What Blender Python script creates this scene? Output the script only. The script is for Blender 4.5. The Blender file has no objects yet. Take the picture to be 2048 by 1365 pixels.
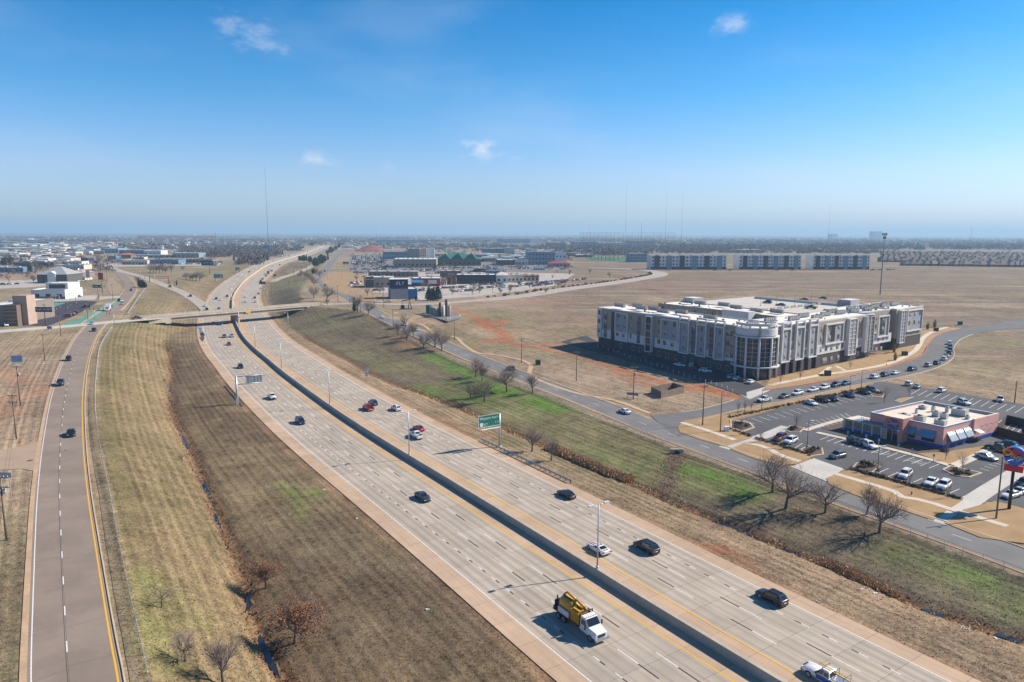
import bpy,bmesh,math,random
import numpy as np
from mathutils import Vector,Matrix,noise as mnoise
random.seed(7);np.random.seed(7)
SC=bpy.context.scene
COL=SC.collection
R=math.radians
PI=math.pi
# ---------------------------------------------------------------- camera
F=1421.0;CX=1024.0;CY=682.5;HZ=467.0;CAMZ=47.0;ROLL=R(0.2)
PITCH=math.atan((CY-HZ)/F)
cam_d=bpy.data.cameras.new('camera');cam=bpy.data.objects.new('camera',cam_d);COL.objects.link(cam)
cam_d.sensor_width=36.0;cam_d.lens=36.0*F/2048.0
cam_d.clip_start=0.5;cam_d.clip_end=120000.0
_r=Vector((1,0,0));_u=Vector((0,math.sin(PITCH),math.cos(PITCH)));_b=_r.cross(_u)
_x=_r*math.cos(ROLL)+_u*math.sin(ROLL);_y=-_r*math.sin(ROLL)+_u*math.cos(ROLL)
cam.matrix_world=Matrix(((_x.x,_y.x,_b.x,0),(_x.y,_y.y,_b.y,0),(_x.z,_y.z,_b.z,CAMZ),(0,0,0,1)))
SC.camera=cam
# ---------------------------------------------------------------- sky and sun
SUN_AZ=R(74.7);SUN_EL=R(37.0)
world=bpy.data.worlds.new('World');SC.world=world;world.use_nodes=True
nt=world.node_tree;nt.nodes.clear()
def wn(t,**k):
 n=nt.nodes.new(t)
 for a,b in k.items():setattr(n,a,b)
 return n
w_out=wn('ShaderNodeOutputWorld');w_bg=wn('ShaderNodeBackground');w_bg.inputs['Strength'].default_value=0.066
sky=wn('ShaderNodeTexSky',sky_type='NISHITA',sun_disc=False)
sky.sun_elevation=SUN_EL;sky.sun_rotation=SUN_AZ
sky.altitude=300.0;sky.air_density=1.15;sky.dust_density=0.8;sky.ozone_density=3.0
w_tc=wn('ShaderNodeTexCoord')
w_sep=wn('ShaderNodeSeparateXYZ');nt.links.new(w_tc.outputs['Generated'],w_sep.inputs[0])
w_ramp=wn('ShaderNodeValToRGB');nt.links.new(w_sep.outputs['Z'],w_ramp.inputs[0])
cr=w_ramp.color_ramp
cr.elements[0].position=0.0;cr.elements[0].color=(1.14,1.30,1.86,1)
cr.elements[1].position=0.5;cr.elements[1].color=(0.05,0.60,1.15,1)
e=cr.elements.new(0.08);e.color=(1.02,1.25,1.76,1)
e=cr.elements.new(0.18);e.color=(0.38,1.06,1.58,1)
e=cr.elements.new(0.30);e.color=(0.02,0.80,1.36,1)
w_mul=wn('ShaderNodeMixRGB',blend_type='MULTIPLY');w_mul.inputs[0].default_value=1.0
nt.links.new(sky.outputs[0],w_mul.inputs[1]);nt.links.new(w_ramp.outputs[0],w_mul.inputs[2])
last=w_mul.outputs[0]
def pixdir(x,y):
 u=x-CX;v=CY-y
 return(_x*u+_y*v-_b*F).normalized()
w_no=wn('ShaderNodeTexNoise');w_no.inputs['Scale'].default_value=38.0;w_no.inputs['Detail'].default_value=10.0;w_no.inputs['Roughness'].default_value=.62
w_map=wn('ShaderNodeMapping');w_map.inputs['Scale'].default_value=(1,1,1.9)
nt.links.new(w_tc.outputs['Generated'],w_map.inputs[0]);nt.links.new(w_map.outputs[0],w_no.inputs[0])
def wmath(op,a,b=None,c=None):
 n=wn('ShaderNodeMath',operation=op)
 for i,s in enumerate((a,b,c)):
  if s is None:continue
  if isinstance(s,(int,float)):n.inputs[i].default_value=s
  else:nt.links.new(s,n.inputs[i])
 return n.outputs[0]
mask=None
for(x,y,rx,amp)in[(958,300,44,.95),(630,322,36,.8),(500,62,60,.42),(545,92,34,.3),(1463,50,34,.5),(778,335,18,.3),(1560,364,26,.35),(1352,350,18,.25),(1030,318,14,.25)]:
 d=pixdir(x,y)
 vm=wn('ShaderNodeVectorMath',operation='SUBTRACT');nt.links.new(w_tc.outputs['Generated'],vm.inputs[0]);vm.inputs[1].default_value=d
 vs=wn('ShaderNodeVectorMath',operation='MULTIPLY');nt.links.new(vm.outputs[0],vs.inputs[0]);vs.inputs[1].default_value=(1,1,1.9)
 vl=wn('ShaderNodeVectorMath',operation='LENGTH');nt.links.new(vs.outputs[0],vl.inputs[0])
 q=wmath('DIVIDE',vl.outputs['Value'],rx*1.35/F)
 q=wmath('SUBTRACT',1.0,q)
 q=wmath('ADD',q,wmath('MULTIPLY',wmath('SUBTRACT',w_no.outputs[0],0.52),3.4))
 n=wn('ShaderNodeMapRange',interpolation_type='SMOOTHSTEP');nt.links.new(q,n.inputs[0])
 n.inputs[1].default_value=-.1;n.inputs[2].default_value=1.7;n.inputs[3].default_value=0;n.inputs[4].default_value=amp
 k=wn('ShaderNodeMapRange',interpolation_type='SMOOTHSTEP');nt.links.new(vl.outputs['Value'],k.inputs[0])
 k.inputs[1].default_value=rx*.5/F;k.inputs[2].default_value=rx*1.7/F;k.inputs[3].default_value=1;k.inputs[4].default_value=0
 o=wmath('MULTIPLY',n.outputs[0],k.outputs[0])
 mask=o if mask is None else wmath('MAXIMUM',mask,o)
w_n2=wn('ShaderNodeTexNoise');w_n2.inputs['Scale'].default_value=3.2;w_n2.inputs['Detail'].default_value=5.0
w_m2=wn('ShaderNodeMapping');w_m2.inputs['Scale'].default_value=(1,1,3.2)
nt.links.new(w_tc.outputs['Generated'],w_m2.inputs[0]);nt.links.new(w_m2.outputs[0],w_n2.inputs[0])
w_v=wn('ShaderNodeMapRange',interpolation_type='SMOOTHSTEP');nt.links.new(w_n2.outputs[0],w_v.inputs[0])
w_v.inputs[1].default_value=.45;w_v.inputs[2].default_value=.85;w_v.inputs[4].default_value=0.16
mask=wmath('MAXIMUM',mask,w_v.outputs[0])
w_cl=wn('ShaderNodeMixRGB');nt.links.new(mask,w_cl.inputs[0]);nt.links.new(last,w_cl.inputs[1])
w_cl.inputs[2].default_value=(8.6,9.0,10,1)
nt.links.new(w_cl.outputs[0],w_bg.inputs['Color']);nt.links.new(w_bg.outputs[0],w_out.inputs['Surface'])
sun_d=bpy.data.lights.new('sun','SUN');sun_d.energy=5.0;sun_d.angle=R(0.53);sun_d.color=(1.0,0.90,0.76)
sun=bpy.data.objects.new('sun',sun_d);COL.objects.link(sun)
SUNV=Vector((math.sin(SUN_AZ)*math.cos(SUN_EL),math.cos(SUN_AZ)*math.cos(SUN_EL),math.sin(SUN_EL)))
sun.rotation_euler=SUNV.to_track_quat('Z','Y').to_euler();sun.location=(0,0,300)
vs_=SC.view_settings
vs_.view_transform='Standard';vs_.look='None';vs_.exposure=0.6;vs_.gamma=1.0;vs_.use_curve_mapping=False
SC.cycles.max_bounces=6;SC.cycles.diffuse_bounces=2;SC.cycles.glossy_bounces=2;SC.cycles.transparent_max_bounces=12
SC.cycles.volume_bounces=0
# ---------------------------------------------------------------- helpers
def ray(x,y):
 return _x*(x-CX)+_y*(CY-y)-_b*F
def G(x,y,z=0.0):
 """point of the level z that photo pixel (x, y) looks at"""
 d=ray(x,y);t=(z-CAMZ)/d.z
 return Vector((d.x*t,d.y*t,z))
def px2m(y,z=0.0):
 """metres per photo pixel at a ground row"""
 return G(CX,y,z).y/F*1.0
def tag(o,label=None,cat=None,group=None,kind=None):
 if label:o['label']=label
 if cat:o['category']=cat
 if group:o['group']=group
 if kind:o['kind']=kind
 return o
def thing(name,label,cat,loc=(0,0,0),rotz=0.0,group=None,scale=None):
 o=bpy.data.objects.new(name,None);COL.objects.link(o)
 o.location=loc;o.rotation_euler=(0,0,rotz);o.empty_display_size=.5
 if scale:o.scale=(scale,)*3
 return tag(o,label,cat,group)
def copy_tree(o,parent=None):
 c=o.copy();COL.objects.link(c);c.parent=parent
 for ch in o.children:copy_tree(ch,c)
 return c
class MB:
 """collects shapes; build() links them as ONE mesh object"""
 def __init__(s):s.v=[];s.f=[];s.m=[];s.sm=[]
 def add(s,vs,fs,m=0,smooth=False):
  o=len(s.v);s.v.extend([tuple(p)for p in vs])
  for f in fs:s.f.append(tuple(i+o for i in f));s.m.append(m);s.sm.append(smooth)
  return s
 def box(s,x0,x1,y0,y1,z0,z1,m=0,bottom=True):
  v=[(x0,y0,z0),(x1,y0,z0),(x1,y1,z0),(x0,y1,z0),(x0,y0,z1),(x1,y0,z1),(x1,y1,z1),(x0,y1,z1)]
  f=[(4,5,6,7),(0,1,5,4),(1,2,6,5),(2,3,7,6),(3,0,4,7)]
  if bottom:f.append((3,2,1,0))
  return s.add(v,f,m)
 def obox(s,c,ax,ay,hx,hy,z0,z1,m=0):
  """box with horizontal axes ax, ay (unit 2-vectors), half sizes"""
  v=[]
  for z in(z0,z1):
   for a,b in((-1,-1),(1,-1),(1,1),(-1,1)):
    v.append((c[0]+ax[0]*hx*a+ay[0]*hy*b,c[1]+ax[1]*hx*a+ay[1]*hy*b,z))
  f=[(4,5,6,7),(0,1,5,4),(1,2,6,5),(2,3,7,6),(3,0,4,7),(3,2,1,0)]
  if ax[0]*ay[1]-ax[1]*ay[0]<0:f=[q[::-1]for q in f]
  return s.add(v,f,m)
 def quad(s,a,b,c,d,m=0):return s.add([a,b,c,d],[(0,1,2,3)],m)
 def prism(s,poly,z0,z1,m=0,mside=None,bottom=False):
  n=len(poly);ar=sum(poly[i][0]*poly[(i+1)%n][1]-poly[(i+1)%n][0]*poly[i][1]for i in range(n))
  if ar<0:poly=list(poly)[::-1]
  v=[(p[0],p[1],z0)for p in poly]+[(p[0],p[1],z1)for p in poly]
  s.add(v,[tuple(range(n,2*n))],m)
  o=len(s.v)-2*n
  for i in range(n):
   j=(i+1)%n;s.f.append((o+i,o+j,o+n+j,o+n+i));s.m.append(m if mside is None else mside);s.sm.append(False)
  if bottom:s.f.append(tuple(o+i for i in range(n-1,-1,-1)));s.m.append(m);s.sm.append(False)
  return s
 def tube(s,p0,p1,r0,r1=None,n=8,m=0,cap=True,smooth=True):
  if r1 is None:r1=r0
  p0=Vector(p0);p1=Vector(p1);d=(p1-p0)
  if d.length<1e-6:return s
  d.normalize();a=d.orthogonal().normalized();b=d.cross(a)
  v=[]
  for p,r in((p0,r0),(p1,r1)):
   for i in range(n):
    t=2*PI*i/n;v.append(p+a*(math.cos(t)*r)+b*(math.sin(t)*r))
  s.add(v,[(i,(i+1)%n,n+(i+1)%n,n+i)for i in range(n)],m,smooth)
  if cap:
   o=len(s.v)-2*n
   s.f.append(tuple(o+n+i for i in range(n)));s.m.append(m);s.sm.append(False)
   s.f.append(tuple(o+i for i in range(n-1,-1,-1)));s.m.append(m);s.sm.append(False)
  return s
 def path(s,pts,r,n=6,m=0):
  for a,b in zip(pts[:-1],pts[1:]):s.tube(a,b,r,r,n,m)
  return s
 def lathe(s,prof,c=(0,0,0),n=16,m=0,smooth=True):
  """prof: (radius, z) list"""
  v=[]
  for r,z in prof:
   for i in range(n):
    t=2*PI*i/n;v.append((c[0]+r*math.cos(t),c[1]+r*math.sin(t),c[2]+z))
  f=[]
  for k in range(len(prof)-1):
   for i in range(n):
    j=(i+1)%n;f.append((k*n+i,k*n+j,(k+1)*n+j,(k+1)*n+i))
  s.add(v,f,m,smooth)
  o=len(s.v)-len(v);k=(len(prof)-1)*n
  s.f.append(tuple(o+k+i for i in range(n)));s.m.append(m);s.sm.append(False)
  return s
 def build(s,name,mats,parent=None,loc=None):
  me=bpy.data.meshes.new(name);me.from_pydata(s.v,[],s.f)
  if not isinstance(mats,(list,tuple)):mats=[mats]
  for k in mats:me.materials.append(k)
  me.polygons.foreach_set('material_index',s.m);me.polygons.foreach_set('use_smooth',s.sm)
  me.update()
  o=bpy.data.objects.new(name,me);COL.objects.link(o)
  if parent is not None:o.parent=parent
  if loc is not None:o.location=loc
  return o
def from_np(name,v,f,mat,parent=None,attrs=None,smooth=False,loops=None):
 """numpy mesh: f is (n,3) or (n,4)"""
 me=bpy.data.meshes.new(name);k=f.shape[1]
 me.vertices.add(len(v));me.vertices.foreach_set('co',v.astype(np.float32).ravel())
 me.loops.add(f.size);me.loops.foreach_set('vertex_index',f.astype(np.int32).ravel())
 me.polygons.add(len(f));me.polygons.foreach_set('loop_start',np.arange(0,f.size,k,dtype=np.int32))
 me.polygons.foreach_set('loop_total',np.full(len(f),k,dtype=np.int32))
 me.polygons.foreach_set('use_smooth',np.full(len(f),bool(smooth)))
 me.update(calc_edges=True)
 for an,a in(attrs or{}).items():
  if a.ndim==2:
   at=me.attributes.new(an,'FLOAT_COLOR','POINT');at.data.foreach_set('color',a.astype(np.float32).ravel())
  else:
   at=me.attributes.new(an,'FLOAT','POINT');at.data.foreach_set('value',a.astype(np.float32).ravel())
 for m in(mat if isinstance(mat,(list,tuple))else[mat]):me.materials.append(m)
 o=bpy.data.objects.new(name,me);COL.objects.link(o)
 if parent is not None:o.parent=parent
 return o
# ---- materials
class NT:
 def __init__(s,name):
  s.mat=bpy.data.materials.new(name);s.mat.use_nodes=True;s.t=s.mat.node_tree
  s.p=s.t.nodes['Principled BSDF'];s.out=s.t.nodes['Material Output']
 def n(s,t,**k):
  x=s.t.nodes.new(t)
  for a,b in k.items():setattr(x,a,b)
  return x
 def l(s,a,b):s.t.links.new(a,b)
 def math(s,op,a,b=None,c=None,clamp=False):
  x=s.n('ShaderNodeMath',operation=op);x.use_clamp=clamp
  for i,q in enumerate((a,b,c)):
   if q is None:continue
   if isinstance(q,(int,float)):x.inputs[i].default_value=q
   else:s.l(q,x.inputs[i])
  return x.outputs[0]
 def noise(s,co,scale,detail=4,rough=.55):
  x=s.n('ShaderNodeTexNoise');x.inputs['Scale'].default_value=scale;x.inputs['Detail'].default_value=detail;x.inputs['Roughness'].default_value=rough
  s.l(co,x.inputs['Vector']);return x.outputs[0]
 def mapped(s,co,sc=(1,1,1),loc=(0,0,0)):
  x=s.n('ShaderNodeMapping');x.inputs['Scale'].default_value=sc;x.inputs['Location'].default_value=loc
  s.l(co,x.inputs[0]);return x.outputs[0]
 def mix(s,fac,a,b,blend='MIX'):
  x=s.n('ShaderNodeMixRGB',blend_type=blend)
  for i,q in enumerate((fac,a,b)):
   if isinstance(q,(int,float)):x.inputs[i].default_value=q
   elif isinstance(q,tuple):x.inputs[i].default_value=q if len(q)==4 else q+(1,)
   else:s.l(q,x.inputs[i])
  return x.outputs[0]
 def rng(s,v,a,b,c=0.,d=1.,smooth=True):
  x=s.n('ShaderNodeMapRange');
  if smooth:x.interpolation_type='SMOOTHSTEP'
  s.l(v,x.inputs[0])
  for i,q in enumerate((a,b,c,d)):x.inputs[i+1].default_value=q
  return x.outputs[0]
 def bump(s,h,strength=.4,dist=.05):
  x=s.n('ShaderNodeBump');x.inputs['Strength'].default_value=strength;x.inputs['Distance'].default_value=dist
  s.l(h,x.inputs['Height']);s.l(x.outputs[0],s.p.inputs['Normal'])
 def pos(s):return s.n('ShaderNodeNewGeometry').outputs['Position']
 def obj(s):return s.n('ShaderNodeTexCoord').outputs['Object']
 def attr(s,name,out='Color'):
  x=s.n('ShaderNodeAttribute');x.attribute_name=name;return x.outputs[out]
MATS={}
def mat(name,col,rough=.75,metal=0.,var=.12,scale=.6,bump=0.,spec=None,emit=0.,coat=0.,fine=None):
 if name in MATS:return MATS[name]
 t=NT(name);p=t.p
 co=t.pos()
 n1=t.noise(co,scale,5,.6)
 n2=t.noise(co,fine or scale*9,3,.6)
 f=t.math('ADD',t.math('MULTIPLY',n1,.65),t.math('MULTIPLY',n2,.35))
 f=t.rng(f,.3,.7)
 a=tuple(max(0,c*(1-var))for c in col)+(1,);b=tuple(min(1,c*(1+var))for c in col)+(1,)
 t.l(t.mix(f,a,b),p.inputs['Base Color'])
 p.inputs['Roughness'].default_value=rough;p.inputs['Metallic'].default_value=metal
 if spec is not None:p.inputs['Specular IOR Level'].default_value=spec
 if coat:p.inputs['Coat Weight'].default_value=coat;p.inputs['Coat Roughness'].default_value=.08
 if bump:t.bump(n2,bump,.03)
 if emit:
  p.inputs['Emission Color'].default_value=tuple(col)+(1,);p.inputs['Emission Strength'].default_value=emit
 MATS[name]=t.mat
 return t.mat
def text_mesh(name,s,size,mat_,parent,loc,rot,depth=.01,align='CENTER',sx=1.0,shear=0.0):
 if s[0]=='#':
  mb=MB();n=len(s)
  for i,ch in enumerate(s):
   x=(i-n/2)*size*.6
   if ch=='#':mb.box(x,x+size*.42,-size*.3,size*.3,0,depth*2)
  o=mb.build(name,mat_,parent,loc);o.rotation_euler=rot;return o
 c=bpy.data.curves.new(name,'FONT');c.body=s;c.size=size;c.extrude=depth;c.align_x=align;c.align_y='CENTER';c.resolution_u=2;c.shear=shear
 tmp=bpy.data.objects.new('tmp',c);COL.objects.link(tmp)
 dg=bpy.context.evaluated_depsgraph_get();me=bpy.data.meshes.new_from_object(tmp.evaluated_get(dg))
 bpy.data.objects.remove(tmp);bpy.data.curves.remove(c)
 me.name=name;me.materials.clear();me.materials.append(mat_)
 o=bpy.data.objects.new(name,me);COL.objects.link(o)
 if parent is not None:o.parent=parent
 o.location=loc;o.rotation_euler=rot;o.scale=(sx,1,1)
 return o
# ---- polylines
def catmull(P,step):
 P=[np.array(p,float)for p in P]
 P=[2*P[0]-P[1]]+P+[2*P[-1]-P[-2]]
 out=[]
 for i in range(1,len(P)-2):
  p0,p1,p2,p3=P[i-1:i+3]
  n=max(2,int(np.linalg.norm(p2-p1)/step))
  t0=0;t1=t0+max(1e-3,np.linalg.norm(p1-p0))**.5;t2=t1+max(1e-3,np.linalg.norm(p2-p1))**.5;t3=t2+max(1e-3,np.linalg.norm(p3-p2))**.5
  for k in range(n):
   t=t1+(t2-t1)*k/n
   A1=(t1-t)/(t1-t0)*p0+(t-t0)/(t1-t0)*p1;A2=(t2-t)/(t2-t1)*p1+(t-t1)/(t2-t1)*p2;A3=(t3-t)/(t3-t2)*p2+(t-t2)/(t3-t2)*p3
   B1=(t2-t)/(t2-t0)*A1+(t-t0)/(t2-t0)*A2;B2=(t3-t)/(t3-t1)*A2+(t-t1)/(t3-t1)*A3
   out.append((t2-t)/(t2-t1)*B1+(t-t1)/(t2-t1)*B2)
 out.append(P[-2])
 return np.array(out)
class Curve:
 """smooth world polyline; s in metres, offset d positive to the right of travel"""
 def __init__(c,pts,step=3.0,smooth=True):
  c.p=catmull(pts,step)if smooth else np.array(pts,float)
  if c.p.shape[1]==2:c.p=np.hstack([c.p,np.zeros((len(c.p),1))])
  d=np.linalg.norm(np.diff(c.p[:,:2],axis=0),axis=1);c.s=np.concatenate([[0],np.cumsum(d)]);c.L=c.s[-1]
  t=np.gradient(c.p[:,:2],axis=0);t/=np.linalg.norm(t,axis=1)[:,None]+1e-9;c.t=t
 def at(c,s,d=0.,dz=0.):
  s=np.asarray(s,float)
  x=np.interp(s,c.s,c.p[:,0]);y=np.interp(s,c.s,c.p[:,1]);z=np.interp(s,c.s,c.p[:,2])
  tx=np.interp(s,c.s,c.t[:,0]);ty=np.interp(s,c.s,c.t[:,1])
  return np.stack([x+ty*d,y-tx*d,z+dz],-1)
 def tan(c,s):
  tx=np.interp(s,c.s,c.t[:,0]);ty=np.interp(s,c.s,c.t[:,1]);return Vector((tx,ty,0)).normalized()
 def near(c,x,y):
  """vectorised: (signed offset to the right, s) of the nearest point"""
  x=np.asarray(x,float);y=np.asarray(y,float)
  best=np.full(x.shape,1e18);sd=np.zeros(x.shape);ss=np.zeros(x.shape)
  step=max(1,len(c.p)//160);P=c.p[::step,:2];S=c.s[::step]
  if(len(c.p)-1)%step:P=np.vstack([P,c.p[-1,:2]]);S=np.append(S,c.s[-1])
  if x.size*len(P)<400000:
   A=P[:-1];D=np.diff(P,axis=0);xf=x.ravel();yf=y.ravel()
   t=((xf[:,None]-A[None,:,0])*D[None,:,0]+(yf[:,None]-A[None,:,1])*D[None,:,1])/((D**2).sum(1)[None]+1e-12)
   t=np.minimum(np.maximum(t,0),1);rx=xf[:,None]-A[None,:,0]-t*D[None,:,0];ry=yf[:,None]-A[None,:,1]-t*D[None,:,1]
   q=rx*rx+ry*ry;k=q.argmin(1);j=np.arange(len(xf))
   sg=np.where(D[k,0]*ry[j,k]-D[k,1]*rx[j,k]>0,-1.,1.)
   return(sg*np.sqrt(q[j,k])).reshape(x.shape),(S[k]+t[j,k]*(S[k+1]-S[k])).reshape(x.shape)
  for i in range(len(P)-1):
   a=P[i];d=P[i+1]-a;L2=d@d
   if L2<1e-9:continue
   t=np.clip(((x-a[0])*d[0]+(y-a[1])*d[1])/L2,0,1)
   rx=x-a[0]-t*d[0];ry=y-a[1]-t*d[1];q=rx*rx+ry*ry
   m=q<best
   best=np.where(m,q,best);sg=np.where(d[0]*ry-d[1]*rx>0,-1.,1.)
   sd=np.where(m,sg*np.sqrt(q),sd);ss=np.where(m,S[i]+t*(S[i+1]-S[i]),ss)
  return sd,ss
def strip(mb,c,d0,d1,z,s0=None,s1=None,step=4.0,m=0,skirt=0.0):
 s0=0 if s0 is None else s0;s1=c.L if s1 is None else s1
 n=max(2,int((s1-s0)/step)+1);S=np.linspace(s0,s1,n)
 a=c.at(S,d0,z);b=c.at(S,d1,z);o=len(mb.v)
 for p,q in zip(a,b):mb.v.append(tuple(p));mb.v.append(tuple(q))
 for i in range(n-1):mb.f.append((o+2*i,o+2*i+1,o+2*i+3,o+2*i+2));mb.m.append(m);mb.sm.append(False)
 if skirt:
  for side in(a,b):
   o2=len(mb.v)
   for p in side:mb.v.append(tuple(p));mb.v.append((p[0],p[1],p[2]-skirt))
   for i in range(n-1):mb.f.append((o2+2*i,o2+2*i+1,o2+2*i+3,o2+2*i+2));mb.m.append(m);mb.sm.append(False)
 return mb
def sweep(mb,c,prof,s0,s1,step=4.0,m=0,closed=True,caps=True):
 """profile (offset d, height z) swept along a curve"""
 n=max(2,int((s1-s0)/step)+1);S=np.linspace(s0,s1,n);k=len(prof)
 rows=[c.at(S,d,z)for d,z in prof];o=len(mb.v)
 for i in range(n):
  for r in rows:mb.v.append(tuple(r[i]))
 for i in range(n-1):
  for j in range(k if closed else k-1):
   j2=(j+1)%k;mb.f.append((o+i*k+j,o+i*k+j2,o+(i+1)*k+j2,o+(i+1)*k+j));mb.m.append(m);mb.sm.append(False)
 if caps and closed:
  mb.f.append(tuple(o+j for j in range(k-1,-1,-1)));mb.m.append(m);mb.sm.append(False)
  mb.f.append(tuple(o+(n-1)*k+j for j in range(k)));mb.m.append(m);mb.sm.append(False)
 return mb
def vnoise(x,y,sc,seed=0):
 """smooth value noise 0..1 (numpy)"""
 x=np.asarray(x)/sc+seed*17.3;y=np.asarray(y)/sc+seed*9.7
 xi=np.floor(x).astype(np.int64);yi=np.floor(y).astype(np.int64);fx=x-xi;fy=y-yi
 fx=fx*fx*(3-2*fx);fy=fy*fy*(3-2*fy)
 def h(a,b):
  n=(a*374761393+b*668265263+seed*974711)&0x7fffffff;n=((n^(n>>13))*1274126177)&0x7fffffff
  return((n^(n>>16))&0xffff)/65535.
 return(h(xi,yi)*(1-fx)+h(xi+1,yi)*fx)*(1-fy)+(h(xi,yi+1)*(1-fx)+h(xi+1,yi+1)*fx)*fy
def fbm(x,y,sc,oct=4,seed=0):
 r=0;a=.5;t=0
 for i in range(oct):r=r+a*vnoise(x,y,sc/2**i,seed+i);t+=a;a*=.5
 return r/t
def sstep(a,b,x):t=np.clip((np.asarray(x,float)-a)/(b-a),0,1);return t*t*(3-2*t)
# ---------------------------------------------------------------- the lie of the land
GRADE=-0.08
def zf(y):return-7.0+7.05*float(sstep(620,1000,y))
def Gf(x,y):
 z=-7.0
 for _ in range(12):z=zf(G(x,y,z).y)
 return G(x,y,z)
_med=[(1534,1363),(1300,1219),(1090,1087),(880,957),(780,896),(708,850),(661,818),(605.6,778),(564.6,747),(536,722.6),(511,702),(488.7,678.5),(474,652),(465,622),(466,597),(475.7,578.7),(489,563),(512.8,545.5),(536,530.8),(575.3,518),(604.6,509.3),(626,501.5),(641,495.7),(655,489.5),(668,483)]
_mp=[Gf(*p)for p in _med]
_d0=(_mp[0]-_mp[1]).normalized();_dn=(_mp[-1]-_mp[-2]).normalized()
FW=Curve([_mp[0]+_d0*150,_mp[0]+_d0*60]+_mp+[_mp[-1]+_dn*2500],3.0)
def zr(x,y):
 """the land right of the freeway lies lower near the camera and climbs to the bridge"""
 x=np.asarray(x,float);y=np.asarray(y,float);sh=150*sstep(25,130,x)
 return-5.0*(1-sstep(275+sh,425+sh,y))
def GR(x,y,dz=0.0):
 """pixel to the ground right of the freeway"""
 lo,hi=-5.0,0.0
 for _ in range(26):
  z=(lo+hi)/2;p=G(x,y,z)
  if float(zr(p.x,p.y))>z:lo=z
  else:hi=z
 z=(lo+hi)/2
 p=G(x,y,z+dz);return p
FENCE_L=[(296.7,1365),(280,1286),(261,1203),(240,1102),(222.6,1010),(219,988),(208,938),(198,885),(192.5,840),(191,790),(195,732),(200,700),(213,674),(227,654)]
_fl=[G(*p)for p in FENCE_L]
_lr=_fl+[G(*p)for p in[(258,632),(272,608),(288,586),(320,566),(380,547),(450,531),(500,520),(540,512)]]
_lr=[_fl[0]+(_fl[0]-_fl[1]).normalized()*160]+_lr+[_lr[-1]+(_lr[-1]-_lr[-2]).normalized()*3000]
RIM_L=Curve(_lr,6.0)
FENCE_R=[(2048,1156),(2008,1140),(1921,1109),(1870,1089),(1790,1058),(1700,1024),(1600,988),(1472,940.7),(1393.8,915),(1300,877),(1159.5,821.6),(1065.8,784),(975,750),(899,718.5),(850,695),(786.8,657),(745,632)]
_fr=[GR(*p)for p in FENCE_R]
_rr=_fr+[GR(*p)for p in[(690,617),(640,614),(603,613),(606,602),(600,586),(608,568),(626,550),(641,534),(653,517),(664,500)]]
_rr=[_fr[0]+(_fr[0]-_fr[1]).normalized()*200]+_rr+[_rr[-1]+(_rr[-1]-_rr[-2]).normalized()*3000]
RIM_R=Curve(_rr,6.0)
DITCH_L=[(557.6,1358),(536,1320),(515,1263),(497,1221),(497,1182),(483,1136),(456,1093),(437,1054),(426,1015),(407,965),(391,930),(380,905),(366,878),(352,848),(341,815),(340,782),(343,758),(342,719),(335,687)]
_dl=[G(x,y,-8.6)for x,y in DITCH_L]
_dl=[_dl[0]+(_dl[0]-_dl[1]).normalized()*140]+_dl
def _parallel(side,ys,off):
 out=[]
 for s in ys:out.append(Vector(FW.at(s,side*off)))
 return out
_sb=FW.near(np.array([-157.]),np.array([400.]))[1][0]
DL=Curve(_dl+_parallel(-1,[_sb+k for k in(10,80,200,400,700,3000)],27),4.0)
DITCH_R=[(2045,1292),(1994,1274),(1921,1248),(1848,1222),(1775,1193),(1702,1157),(1614,1120),(1534,1088),(1487,1067),(1431,1044),(1377,1023),(1335,1006),(1300,987),(1240,962),(1180,938),(1122,913),(1084,895),(1040,878),(1005,859),(958,838),(925,822),(892,810),(841,790),(794,775),(747,753),(700,726),(650,700),(620,684),(595,672)]
_dr=[G(x,y,-8.0)for x,y in DITCH_R]
_dr=[_dr[0]+(_dr[0]-_dr[1]).normalized()*160]+_dr
DR=Curve(_dr+_parallel(1,[_sb+k for k in(10,80,200,400,700,3000)],27),4.0)
_sDL=DL.near(np.array([_dl[-1].x]),np.array([_dl[-1].y]))[1][0]
_sDR=DR.near(np.array([_dr[-1].x]),np.array([_dr[-1].y]))[1][0]
RAMP_L=Curve([G(426,634,-6.9),G(417,622,-6.6),G(398,605,-5.0),G(371,588,-3.0),G(335,573,-1.2),G(300,560,-.1),G(270,550,0),G(242,542.5,0),G(222,535,0)],5.0)
RAMP_R=Curve([G(540,566,-6.9),G(560,557,-5.5),G(585,549,-3.5),G(606,541,-1.5),G(628,530,-.1),G(648,521,0)],5.0)
CARVED=[RAMP_L,RAMP_R]
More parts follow.
